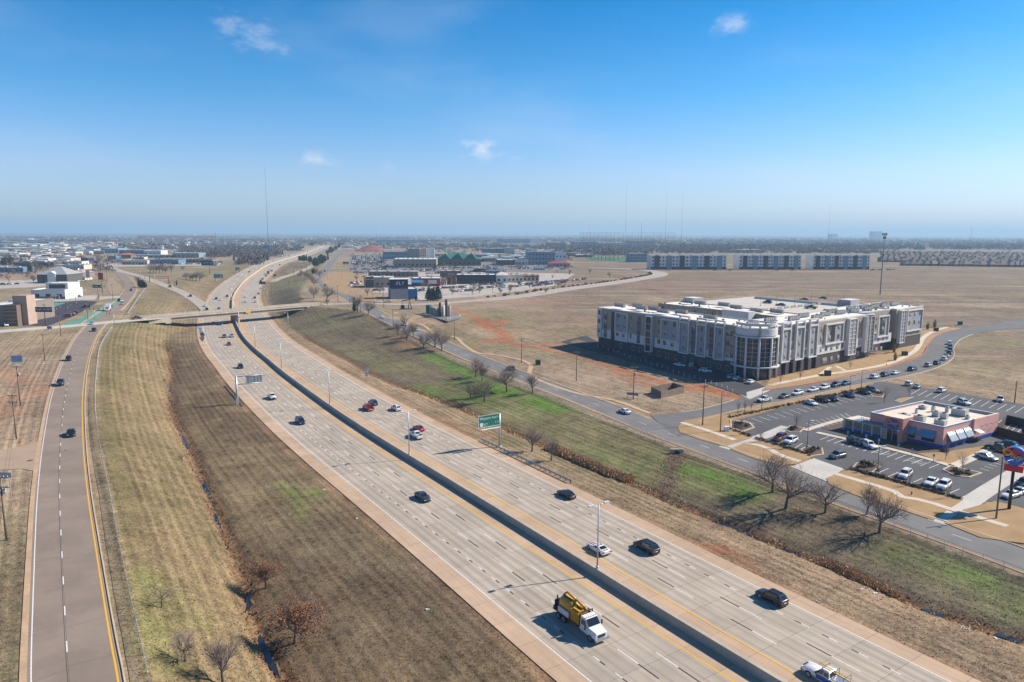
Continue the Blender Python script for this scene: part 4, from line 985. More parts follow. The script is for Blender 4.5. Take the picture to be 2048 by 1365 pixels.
def build_car(kind):
 """the prototype: an Empty with its parts, linked by the caller through copies"""
 L,W,st,cab,wr,ax=SPEC[kind];z0=.24
 root=bpy.data.objects.new('car',None)
 mb=MB();secs=[]
 for x,zb,w in st:secs.append([(x,-w*.90,z0),(x,-w,z0+.2),(x,-w,zb-.16),(x,-w*.93,zb-.03),(x,-w*.6,zb),(x,w*.6,zb),(x,w*.93,zb-.03),(x,w,zb-.16),(x,w,z0+.2),(x,w*.90,z0)])
 loft(mb,secs,0)
 xb,xf,xr,xe,zr_=cab
 def belt(x):return float(np.interp(x,[s[0]for s in st],[s[1]for s in st]))-.02
 wb=W/2*.93;wt=W/2*.74;zm=zr_-.05
 B=[(xb,-wb*.96,belt(xb)),(xb,wb*.96,belt(xb)),(xe,wb*.96,belt(xe)),(xe,-wb*.96,belt(xe))];T=[(xf,-wt,zm),(xf,wt,zm),(xr,wt*.97,zm),(xr,-wt*.97,zm)]
 RT=[(xf-.18,-wt*.86,zr_),(xf-.18,wt*.86,zr_),(xr+.12,wt*.84,zr_-.01),(xr+.12,-wt*.84,zr_-.01)]
 mb.add(B+T+RT,[(0,1,5,4),(1,2,6,5),(2,3,7,6),(3,0,4,7),(4,5,9,8),(5,6,10,9),(6,7,11,10),(7,4,8,11),(8,9,10,11)],0)
 for x in ax:
  for sg_ in(-1,1):
   n=14;wl=float(np.interp(x,[s[0]for s in st],[s[2]for s in st]))+.006;v=[(x+(wr+.07)*math.cos(2*PI*i/n),sg_*wl,max(z0,wr+(wr+.07)*math.sin(2*PI*i/n)))for i in range(n)]
   mb.add(v,[tuple(range(n))if sg_<0 else tuple(range(n-1,-1,-1))],1)
 parts=[('body',mb,[PAINT['white'],M_TRIM])]
 def lerp3(a,b,f):return tuple(a[i]+(b[i]-a[i])*f for i in range(3))
 def pane(name,a,b,c,d,u0,u1,v0,v1,off):
  def P(u,v):return Vector(lerp3(lerp3(a,b,u),lerp3(d,c,u),v))
  nrm=(Vector(b)-Vector(a)).cross(Vector(d)-Vector(a)).normalized()*off;m=MB();q=[P(u0,v0)+nrm,P(u1,v0)+nrm,P(u1,v1)+nrm,P(u0,v1)+nrm]
  m.quad(*q);parts.append((name,m,[M_CGLASS]))
 pane('windscreen',B[0],B[1],T[1],T[0],.06,.94,.08,.93,.012);pane('rear_window',B[2],B[3],T[3],T[2],.08,.92,.14,.9,.012)
 for(a,b,c,d)in((B[1],B[2],T[2],T[1]),(B[3],B[0],T[0],T[3])):
  pane('side_window',a,b,c,d,.06,.5,.1,.9,.012);pane('side_window',a,b,c,d,.53,.94,.1,.9,.012)
 xF=st[-1][0];xR=st[0][0];wF=st[-2][2];wR=st[1][2]
 for sg_ in(-1,1):
  m=MB();m.box(st[-2][0]-.1,st[-2][0]+.05,min(sg_*wF*.55,sg_*wF*.97),max(sg_*wF*.55,sg_*wF*.97),st[-2][1]-.17,st[-2][1]-.03);parts.append(('headlight',m,[M_HEADL]))
  m=MB();m.box(xR-.015,xR+.12,min(sg_*wR*.6,sg_*wR*.97),max(sg_*wR*.6,sg_*wR*.97),st[1][1]-.34,st[1][1]-.13);parts.append(('taillight',m,[M_TAILL]))
  m=MB();m.box(xb-.25,xb-.08,min(sg_*W*.5,sg_*(W*.5+.16)),max(sg_*W*.5,sg_*(W*.5+.16)),belt(xb),belt(xb)+.14);parts.append(('mirror',m,[M_TRIM]))
 m=MB();m.box(xF-.08,xF+.03,-wF*.5,wF*.5,.36,.52);m.box(xF-.2,xF+.015,-wF*.75,wF*.75,.2,.32);parts.append(('grille',m,[M_TRIM]))
 m=MB();m.box(xR-.03,xR+.15,-wR*.8,wR*.8,.22,.42);parts.append(('rear_bumper',m,[M_TRIM]))
 m=MB();m.box(xR-.025,xR,-.26,.26,.62,.74);parts.append(('number_plate',m,[M_BLUEW]))
 if kind in('suv','minivan'):
  m=MB()
  for sg_ in(-1,1):m.box(xr+.2,xf-.3,sg_*wt*.8-.025,sg_*wt*.8+.025,zr_+.0,zr_+.06)
  parts.append(('roof_rail',m,[M_TRIM]))
 if wr not in WHEEL:WHEEL[wr]=wheel_mesh(wr,.22)
 out=[]
 for(nm,m,ms_)in parts:
  o=m.build(nm,ms_,root);COL.objects.unlink(o);out.append(o)
 for x in ax:
  for sg_ in(-1,1):
   o=bpy.data.objects.new('wheel',WHEEL[wr]);o.parent=root;o.location=(x,sg_*(W/2-.12),wr);out.append(o)
 return root,out
def build_pickup():
 root=bpy.data.objects.new('pickup_truck',None);parts=[]
 W=1.0;z0=.42
 mb=MB()
 st=[(.75,1.18,.96),(1.6,1.14,.96),(2.4,1.05,.92),(2.75,.92,.85),(2.85,.6,.8)]
 loft(mb,[[(x,-w*.93,z0),(x,-w,z0+.2),(x,-w,zb-.12),(x,-w*.9,zb),(x,w*.9,zb),(x,w,zb-.12),(x,w,z0+.2),(x,w*.93,z0)]for x,zb,w in st])
 mb.box(-.95,.78,-.97,.97,z0,1.2)
 B=[(.95,-.90,1.18),(.95,.90,1.18),(-.95,.90,1.18),(-.95,-.90,1.18)];T=[(.35,-.74,1.82),(.35,.74,1.82),(-.8,.74,1.82),(-.8,-.74,1.82)];RT=[(.2,-.64,1.88),(.2,.64,1.88),(-.7,.64,1.88),(-.7,-.64,1.88)]
 mb.add(B+T+RT,[(0,1,5,4),(1,2,6,5),(2,3,7,6),(3,0,4,7),(4,5,9,8),(5,6,10,9),(6,7,11,10),(7,4,8,11),(8,9,10,11)],0)
 mb.box(-2.8,-.97,-.97,.97,z0,.80);mb.box(-2.8,-.97,-.97,-.86,.80,1.22);mb.box(-2.8,-.97,.86,.97,.80,1.22);mb.box(-2.8,-2.70,-.86,.86,.80,1.2)
 mb.box(-2.68,-1.0,-.85,.85,.802,.83,1)
 for x in(1.75,-1.75):
  for sg_ in(-1,1):
   n=14;v=[(x+.48*math.cos(2*PI*i/n),sg_*.978,max(z0,.4+.48*math.sin(2*PI*i/n)))for i in range(n)];mb.add(v,[tuple(range(n))if sg_<0 else tuple(range(n-1,-1,-1))],1)
 parts.append(('body',mb,[PAINT['white'],M_TRIM]))
 def q(name,*p):m=MB();m.quad(*p);parts.append((name,m,[M_CGLASS]))
 def L3(a,b,f):return Vector(a).lerp(Vector(b),f)
 def pane(name,a,b,c,d,u0,u1):
  P=lambda u,v:L3(L3(a,b,u),L3(d,c,u),v);nrm=(Vector(b)-Vector(a)).cross(Vector(d)-Vector(a)).normalized()*.012
  q(name,P(u0,.1)+nrm,P(u1,.1)+nrm,P(u1,.92)+nrm,P(u0,.92)+nrm)
 pane('windscreen',B[0],B[1],T[1],T[0],.06,.94);pane('rear_window',B[2],B[3],T[3],T[2],.1,.9)
 for(a,b,c,d)in((B[1],B[2],T[2],T[1]),(B[3],B[0],T[0],T[3])):pane('side_window',a,b,c,d,.06,.5);pane('side_window',a,b,c,d,.54,.95)
 for sg_ in(-1,1):
  m=MB();m.box(2.66,2.82,min(sg_*.58,sg_*.88),max(sg_*.58,sg_*.88),.78,.96);parts.append(('headlight',m,[M_HEADL]))
  m=MB();m.box(-2.83,-2.7,min(sg_*.84,sg_*.98),max(sg_*.84,sg_*.98),.8,1.12);parts.append(('taillight',m,[M_TAILL]))
  m=MB();m.box(.62,.82,min(sg_*.98,sg_*1.2),max(sg_*.98,sg_*1.2),1.18,1.4);parts.append(('mirror',m,[M_TRIM]))
 m=MB();m.box(2.8,2.9,-.5,.5,.62,.95);m.box(2.75,2.93,-.85,.85,.45,.6);parts.append(('grille',m,[M_TRIM]))
 m=MB();m.box(-2.95,-2.81,-.9,.9,.45,.6);parts.append(('rear_bumper',m,[M_RIM]))
 m=MB();m.box(-2.83,-2.805,-.28,.28,.62,.76);parts.append(('number_plate',m,[M_BLUEW]))
 if .4 not in WHEEL:WHEEL[.4]=wheel_mesh(.4,.26)
 for(nm,m_,ms_)in parts:o=m_.build(nm,ms_,root);COL.objects.unlink(o)
 for x in(1.75,-1.75):
  for sg_ in(-1,1):o=bpy.data.objects.new('wheel',WHEEL[.4]);o.parent=root;o.location=(x,sg_*.88,.4)
 return root
PROTO={k:build_car(k)[0]for k in SPEC};PROTO['pickup']=build_pickup()
def merged(root):
 """one light mesh of a whole car for those only a few pixels long"""
 V=[];Fc=[];MI=[];mats=[]
 for ch in root.children:
  me=ch.data;o=len(V);V+=[tuple(ch.matrix_basis@v.co)for v in me.vertices];
  for p in me.polygons:
   m_=me.materials[p.material_index]
   if m_ not in mats:mats.append(m_)
   Fc.append(tuple(i+o for i in p.vertices));MI.append(mats.index(m_))
 me=bpy.data.meshes.new('car');me.from_pydata(V,[],Fc)
 for m_ in mats:me.materials.append(m_)
 me.polygons.foreach_set('material_index',MI);me.update()
 return me
MERGED={k:merged(r)for k,r in PROTO.items()}
def paint_slot(o,m_):
 for i,s_ in enumerate(o.material_slots):
  if s_.material==PAINT['white']:s_.link='OBJECT';s_.material=m_
CATN={'sedan':'car','suv':'car','minivan':'car','hatch':'car','sports':'car','pickup':'pickup truck'}
def car(kind,colour,p,ang,label,group=None,full=True,name=None):
 p=Vector(p);nm=name or('pickup_truck' if kind=='pickup' else 'parked_car' if group and 'park' in group else 'car')
 if full:
  r=PROTO[kind].copy();r.name=nm;COL.objects.link(r);r.location=p;r.rotation_euler=(0,0,ang)
  for ch in PROTO[kind].children:
   c=ch.copy();COL.objects.link(c);c.parent=r
   if ch.name.startswith('body'):paint_slot(c,PAINT[colour])
 else:
  r=bpy.data.objects.new(nm,MERGED[kind]);COL.objects.link(r);r.location=p;r.rotation_euler=(0,0,ang);paint_slot(r,PAINT[colour])
 tag(r,label,CATN[kind],group)
 return r
def fcar(kind,colour,x,y,label,full=True,group='vehicles driving on the freeway',lane=None):
 """on the freeway: travel direction follows the carriageway"""
 p=Gf(x,y);d,s_=FW.near(np.array([p.x]),np.array([p.y]));d=float(d[0]);s_=float(s_[0]);tg=FW.tan(s_)
 cols=[5.9,9.6,13.2,16.9]if d>0 else[-5.15,-8.85,-12.55,-16.2]
 dl=min(cols,key=lambda c:abs(c-d))
 p=Vector(FW.at(s_,dl if abs(dl-d)<2.2 else d,.002));a=math.atan2(tg.y,tg.x)+(0 if d>0 else PI)
 return car(kind,colour,p,a,label,group,full)
for a in[('sedan','dark grey',849,998,'dark grey sedan alone on the left carriageway, left of the green sign'),('minivan','dark blue',606,846,'dark blue grey van driving towards the camera ahead of the white pickup'),('pickup','white',551,797,'white pickup passing the grey sign on the left carriageway'),('suv','black',487,736,'black off-roader on the left carriageway right of the small red car'),('hatch','red',451,691,'small red car on the left carriageway just south of the bridge'),('suv','grey',456,675,'grey SUV leaving the bridge shadow'),('suv','silver',472,674,'silver SUV leaving the bridge shadow beside a grey one'),('suv','black',428,650,'black car in the bridge shadow, leftmost of three'),('suv','dark blue',444,650,'dark car in the bridge shadow, middle of three'),('suv','black',456,648,'dark car in the bridge shadow, rightmost of three')]:fcar(*a)
for a in[('sedan','black',1129,994,'black sedan near the end of the right guardrail'),('minivan','black',1288,1101,'black minivan in the middle lanes right of the striped sports car'),('suv','black',1551,1200,'black SUV in the outer lane nearest the camera'),('pickup','white',834,875,'white pickup driving away in front of a red sedan'),('sedan','red',839,860,'dark red sedan just ahead of the white pickup'),('suv','white',796,820,'white SUV in the outer lane right of the red pickup'),('pickup','red',735,820,'red pickup driving beside a dark blue SUV'),('suv','dark blue',750,809,'dark blue SUV driving beside the red pickup')]:fcar(*a)
N_='vehicles beyond the bridge'
LBL={'white':'small white car','black':'small black car','grey':'small grey car','silver':'small silver car','dark blue':'small dark blue car','red':'small red car','blue':'bright blue car','maroon':'small maroon car'}
for k,c,x,y,w in[('sedan','blue',440,619,'just beyond the bridge on the left carriageway'),('suv','white',514,605,'just beyond the bridge in the right outer lane'),('suv','white',492,605,'just beyond the bridge in the right inner lane'),('sedan','white',487,595,'beside the median wall beyond the bridge'),('suv','dark blue',515,597,'in the outer lane behind a grey one'),('suv','grey',517,589,'in the outer lane ahead of a dark blue one'),('suv','white',522.6,578,'in the outer lane near the ramp split'),('suv','black',434,599,'on the left carriageway beside a white one'),('sedan','white',443.5,601,'on the left carriageway between two dark ones'),('suv','black',455.6,594,'on the left carriageway near the median bend')]:
 fcar(k,c,x,y,LBL[c]+' '+w,True,N_)
for k,c,x,y in[('suv','black',520,563),('suv','dark blue',524,559),('sedan','white',529,549),('suv','black',532,553),('suv','black',546,543),('suv','white',543,540),('sedan','white',546.6,533),('suv','black',558.7,531),('sedan','black',496,545),('sedan','silver',549,522),('suv','white',575,521.6),('suv','black',577,513.5),('suv','white',590,511),('pickup','white',595,514),('suv','black',610,512),('sedan','grey',615,504),('suv','white',622,506),('suv','black',630,503),('suv','white',634,497),('suv','silver',640,500),('sedan','white',648,494),('suv','white',652,491)]:
 fcar(k,c,x,y,LBL[c]+' far along the freeway beyond the bridge',False,N_)
def box_truck(p,ang,colour,label,cab='white'):
 t=thing('box_truck',label,'truck',p,ang)
 mb=MB();mb.box(-4.6,1.6,-1.25,1.25,1.0,3.9);mb.build('cargo_box',PAINT[colour],t)
 mb=MB();loft(mb,[[(1.75,-1.1,.5),(1.75,-1.1,2.6),(1.75,1.1,2.6),(1.75,1.1,.5)],[(2.7,-1.1,.5),(2.7,-1.05,2.5),(2.7,1.05,2.5),(2.7,1.1,.5)],[(3.3,-1.05,.5),(3.3,-1,1.5),(3.3,1,1.5),(3.3,1.05,.5)],[(4.0,-1,.5),(4.0,-.95,1.3),(4.0,.95,1.3),(4.0,1,.5)]],0,False);mb.build('cab',PAINT[cab],t)
 mb=MB();mb.quad((3.29,-.95,1.55),(3.29,.95,1.55),(2.74,.95,2.42),(2.74,-.95,2.42));mb.v=[(x+.03,y,z+.03)for x,y,z in mb.v];mb.build('windscreen',M_CGLASS,t)
 mb=MB();mb.box(-4.6,3.6,-.45,.45,.55,.95);mb.build('chassis',M_TRIM,t)
 if .45 not in WHEEL:WHEEL[.45]=wheel_mesh(.45,.3)
 for x in(3.0,-2.6,-3.6):
  for s_ in(-1,1):o=bpy.data.objects.new('wheel',WHEEL[.45]);COL.objects.link(o);o.parent=t;o.location=(x,s_*1.0,.45)
 return t
for x,y,c,l in[(537,548.5,'red','red box truck in the outer lane far beyond the bridge'),(563.6,514.5,'white','white box truck far along the left carriageway')]:
 p=Gf(x,y);d,s_=FW.near(np.array([p.x]),np.array([p.y]));tg=FW.tan(float(s_[0]));box_truck(p,math.atan2(tg.y,tg.x)+(0 if d[0]>0 else PI),c,l)
# ---- white sports car with red stripes
r=fcar('sports','white',1191,1104,'white sports coupe with red stripes beside the median lamp')
mb=MB();M_STR=PAINT['red']
for s_ in(-1,1):
 y0,y1=(s_*.12,s_*.42)if s_>0 else(s_*.42,s_*.12)
 for xs in([.72,1.2,1.8,2.28],[-2.2,-1.9,-1.72]):
  for a,b in zip(xs[:-1],xs[1:]):
   zz=lambda x:float(np.interp(x,[q[0]for q in SPEC['sports'][2]],[q[1]for q in SPEC['sports'][2]]))+.012
   mb.quad((a,y0,zz(a)),(b,y0,zz(b)),(b,y1,zz(b)),(a,y1,zz(a)))
 mb.quad((-.66,y0,1.326),(-.25,y0,1.334),(-.25,y1,1.334),(-.66,y1,1.326))
o=mb.build('stripes',M_STR,r)
# ---- hydro-excavation truck
p=Gf(1139,1262);d,s_=FW.near(np.array([p.x]),np.array([p.y]));tg=FW.tan(float(s_[0]));ang=math.atan2(tg.y,tg.x)+PI
T=thing('tank_truck','white truck carrying a yellow vacuum tank and machinery on the left carriageway','truck',Vector(FW.at(float(s_[0]),-11.6,.002)),ang)
M_YT=mat('machine_yellow',(.60,.30,.012),.45,var=.12,scale=1.5,coat=.3);M_CABW=PAINT['white'];M_RED2=mat('frame_dark_red',(.12,.03,.025),.6)
mb=MB();loft(mb,[[(1.55,-1.12,.85),(1.55,-1.15,1.7),(1.55,-1.0,2.75),(1.55,1.0,2.75),(1.55,1.15,1.7),(1.55,1.12,.85)],[(2.55,-1.15,.8),(2.55,-1.15,1.7),(2.55,-.98,2.72),(2.55,.98,2.72),(2.55,1.15,1.7),(2.55,1.15,.8)],[(3.25,-1.15,.8),(3.25,-1.13,1.65),(3.25,-1.02,1.82),(3.25,1.02,1.82),(3.25,1.13,1.65),(3.25,1.15,.8)],[(4.55,-1.08,.75),(4.55,-1.02,1.35),(4.55,-.85,1.55),(4.55,.85,1.55),(4.55,1.02,1.35),(4.55,1.08,.75)],[(4.7,-1.0,.75),(4.7,-.95,1.3),(4.7,-.8,1.42),(4.7,.8,1.42),(4.7,.95,1.3),(4.7,1.0,.75)]],0,False)
mb.box(1.6,2.5,-1.0,1.0,2.72,2.8);cab=mb.build('cab',M_CABW,T)
mb=MB();mb.quad((3.24,-.98,1.88),(3.24,.98,1.88),(2.6,.93,2.64),(2.6,-.93,2.64));mb.v=[(x+.03,y,z+.03)for x,y,z in mb.v];mb.build('windscreen',M_CGLASS,T)
for s2 in(-1,1):
 mb=MB();q=[(1.7,s2*1.16,1.75),(2.9,s2*1.16,1.75),(2.5,s2*1.04,2.5),(1.7,s2*1.04,2.5)];mb.quad(*(q if s2<0 else q[::-1]));mb.build('side_window',M_CGLASS,T)
 mb=MB();mb.box(4.45,4.68,min(s2*.62,s2*.98),max(s2*.62,s2*.98),1.05,1.35);mb.build('headlight',M_HEADL,T)
 mb=MB();mb.tube((2.9,s2*1.1,1.7),(3.0,s2*1.45,1.75),.025,.025,5);mb.box(2.95,3.05,s2*1.45-.12,s2*1.45+.12,1.55,2.15);mb.build('mirror',M_TRIM,T)
mb=MB();mb.box(4.66,4.78,-.6,.6,.95,1.32);mb.build('grille',M_TRIM,T)
mb=MB();mb.box(4.6,4.95,-1.15,1.15,.5,.78);mb.build('front_bumper',M_RIM,T)
for k in range(5):mb=MB();mb.box(2.42,2.52,-.8+k*.4-.06,-.8+k*.4+.06,2.8,2.87);mb.build('marker_light',M_AMBER,T)
mb=MB();mb.box(-4.6,4.4,-.5,.5,.6,.95);mb.box(-4.6,1.3,-1.2,1.2,.98,1.15);mb.build('chassis',M_RED2,T)
mb=MB();mb.box(1.32,1.46,-1.15,1.15,1.15,2.0);mb.box(1.32,1.46,-1.15,-1.05,2.0,3.1);mb.box(1.32,1.46,1.05,1.15,2.0,3.1);mb.box(1.32,1.46,-1.05,1.05,3.0,3.1);mb.build('headache_rack',M_TRIM,T)
mb=MB();n=20
v=[]
for x,rr in((-3.9,.55),(-3.6,.85),(-3.4,.95),(-1.2,.95),(-1.0,.85),(-.8,.55)):
 for i in range(n):a=2*PI*i/n;v.append((x,rr*math.cos(a),2.35+rr*math.sin(a)))
mb.add(v,[(k*n+i,k*n+(i+1)%n,(k+1)*n+(i+1)%n,(k+1)*n+i)for k in range(5)for i in range(n)]+[tuple(range(n-1,-1,-1)),tuple(range(5*n,6*n))],0,True)
mb.build('vacuum_tank',M_YT,T)
mb=MB();mb.box(-.7,1.1,-1.05,.55,1.16,2.75);mb.box(-.5,.9,-.8,.4,2.75,2.95);mb.build('machinery_housing',M_YT,T)
mb=MB();mb.box(-.55,.2,-1.075,-1.055,1.4,2.5);mb.box(.3,1.0,-1.075,-1.055,1.4,2.5);mb.build('housing_door',mat('machine_yellow_worn',(.5,.24,.012),.5),T)
for s2 in(-1,1):mb=MB();mb.box(-3.4,-1.0,min(s2*.98,s2*1.22),max(s2*.98,s2*1.22),1.2,1.95);mb.build('water_tank',mat('white_plastic',(.66,.64,.6),.5),T)
mb=MB();mb.path([(-3.6,.1,3.2),(-3.2,.2,3.75),(-1.2,.3,3.45),(.6,.35,3.15),(1.15,.4,2.9)],.16,8);mb.build('boom_arm',M_YT,T)
mb=MB();mb.path([(-3.5,-.15,3.3),(-2.2,-.2,3.4),(-.6,-.15,3.1),(.6,-.2,3.05),(1.25,-.3,2.4),(1.2,-.5,1.6)],.11,8);mb.path([(-3.9,.5,2.9),(-4.3,.6,2.6),(-4.4,.6,1.6)],.12,8);mb.build('suction_hose',M_TRIM,T)
mb=MB();mb.lathe([(.5,0),(.5,.3),(.42,.32)],(.4,.55,2.0),16);mb.tube((.75,.75,2.4),(.75,1.0,2.4),.5,.5,16);mb.build('hose_reel',M_TRIM,T)
mb=MB();mb.box(-4.6,-3.95,-1.1,1.1,1.16,1.5);mb.box(-4.6,-4.4,-.9,.9,1.5,2.3);mb.tube((-4.3,-.6,1.5),(-4.3,-.6,3.0),.12,.12,8);mb.build('rear_pump',M_TRIM,T)
for s2 in(-1,1):mb=MB();mb.box(-4.66,-4.6,min(s2*.8,s2*1.1),max(s2*.8,s2*1.1),1.2,1.36);mb.build('taillight',M_TAILL,T)
if .5 not in WHEEL:WHEEL[.5]=wheel_mesh(.5,.3)
for x,ys in((3.65,(1.0,)),(-2.1,(1.08,.74)),(-3.3,(1.08,.74))):
 for y in ys:
  for s2 in(-1,1):o=bpy.data.objects.new('wheel',WHEEL[.5]);COL.objects.link(o);o.parent=T;o.location=(x,s2*y,.5)
# ---- white and blue service pickup with ladders (bottom edge)
r=fcar('pickup','white',1662,1358,'white and blue service pickup carrying ladders on a rack at the bottom edge',lane=1)
mb=MB();mb.add([(-.95,.985,.5),(.75,.985,.5),(.75,.985,1.12),(-.95,.985,1.12)],[(3,2,1,0)]);mb.add([(-2.78,.985,.5),(-.98,.985,.5),(-.98,.985,1.18),(-2.78,.985,1.18)],[(3,2,1,0)]);mb.build('blue_livery',PAINT['blue'],r)
mb=MB()
for x in(.1,-1.15,-2.65):
 for y in(-.8,.8):mb.tube((x,y,1.2 if x<0 else 1.85),(x,y,2.15),.03,.03,6)
 mb.tube((x,-.85,2.15),(x,.85,2.15),.03,.03,6)
mb.build('ladder_rack',M_TRIM,r)
mb=MB()
for y in(.25,.65):mb.box(-3.3,.9,y-.03,y+.03,2.18,2.26)
for k in range(14):mb.box(-3.2+k*.3,-3.14+k*.3,.28,.62,2.2,2.24)
lad=mb.build('ladder',mat('fibreglass_yellow',(.62,.38,.06),.5),r)
mb=MB();mb.box(-2.6,-1.05,-.6,.6,.84,1.2);mb.build('tool_box',M_RIM,r)
# ---- cars elsewhere: pixel position and a second pixel giving the heading
def hcar(kind,colour,x,y,hx,hy,label,full=True,group=None,g=None,dz=.01):
 g=g or GR;p=g(x,y);q=g(x+hx,y+hy);a=math.atan2(q.y-p.y,q.x-p.x)
 return car(kind,colour,p+Vector((0,0,dz)),a,label,group,full)
def ccar(c,kind,colour,x,y,off,fwd,label,full=True,group=None,g=G,dz=.01):
 p=g(x,y);d,s_=c.near(np.array([p.x]),np.array([p.y]));tg=c.tan(float(s_[0]));q=Vector(c.at(float(s_[0]),off if off is not None else float(d[0]),dz))
 return car(kind,colour,q,math.atan2(tg.y,tg.x)+(0 if fwd else PI),label,group,full)
for k,c,x,y,off,l in[('sedan','black',142,871,2.0,'black sedan on the left road nearest the side street'),('pickup','dark grey',123,770,-1.9,'dark pickup on the left road passing the tall utility poles'),('suv','black',137,721,-1.9,'black car on the left road farthest before the junction bend'),('suv','black',182,663,2.0,'dark car just before the left road junction'),('sedan','silver',183.5,649,-1.9,'silver car crossing the left road junction')]:
 ccar(LR,k,c,x,y,off,False,l,True,'vehicles on the left road')
for k,c,x,y,off,fw_,l in[('sedan','silver',225,615,-2,False,'silver car queueing behind the white camper'),('sedan','silver',247,609,2,False,'silver car on the left road bend'),('suv','black',243,602,-2,False,'black car queueing at the left road bend'),('suv','white',253,603,0,False,'white car beside the black one at the bend'),('suv','dark blue',265,582,1,False,'dark blue car alone beyond the left road bend')]:
 ccar(LR,k,c,x,y,off,fw_,l,True,'vehicles on the left road')
p=G(215,622);d,s_=LR.near(np.array([p.x]),np.array([p.y]));tg=LR.tan(float(s_[0]));box_truck(Vector(LR.at(float(s_[0]),-1.8,.01)),math.atan2(tg.y,tg.x)+PI,'white','white box camper waiting at the left road junction')
hcar('pickup','maroon',274,639,10,-1,'maroon pickup on the cross street left of the bridge',True,None,G)
ccar(RAMP_L,'suv','black',363,585,0,False,'black SUV descending the left ramp near the freeway',True,'cars on the left ramp',G,.03);ccar(RAMP_L,'suv','black',333,572,0,False,'black car on the left ramp under the red gantry',True,'cars on the left ramp',G,.03)
ccar(RAMP_L,'suv','white',292,557,0,False,'white car high on the left ramp',True,'cars on the left ramp',G,.03);ccar(RAMP_L,'sedan','white',408.5,614,.6,False,'white car at the foot of the left ramp',True,'cars on the left ramp',lambda x,y:G(x,y,-6),.03);ccar(RAMP_L,'suv','black',410,621,-.6,False,'black car at the foot of the left ramp',True,'cars on the left ramp',lambda x,y:G(x,y,-6.6),.03)
for k,c,x,y,off,fw_,l in[('sedan','white',1252,826,1.9,True,'white sedan on the frontage road before the corner'),('suv','black',1017,741,1.9,True,'dark SUV half hidden by a bare tree on the frontage road'),('suv','white',832,662,2,True,'white SUV on the frontage road behind bare trees, nearer of two'),('suv','white',823,650,2,True,'white SUV on the frontage road behind bare trees, farther of two'),('sedan','white',772,636,-1.9,True,'white car on the frontage road near the guardrail'),('pickup','black',690,600,1.5,True,'black pickup on the frontage road beyond the bridge'),('suv','black',648,543.5,1,True,'black car far up the frontage road'),('sedan','maroon',648,572,1,True,'maroon car on the frontage road bend')]:
 ccar(FR,k,c,x,y,off,fw_,l,True,'vehicles on the frontage road',GR,.02)
hcar('sedan','white',756,605.5,-10,.4,'white car at the boulevard junction, left of two');hcar('sedan','silver',776,605,-10,.4,'silver car at the boulevard junction, right of two')
S5='cars parked along the apartment street';S6='cars parked in the restaurant lot';S7='cars parked by the apartment entrance'
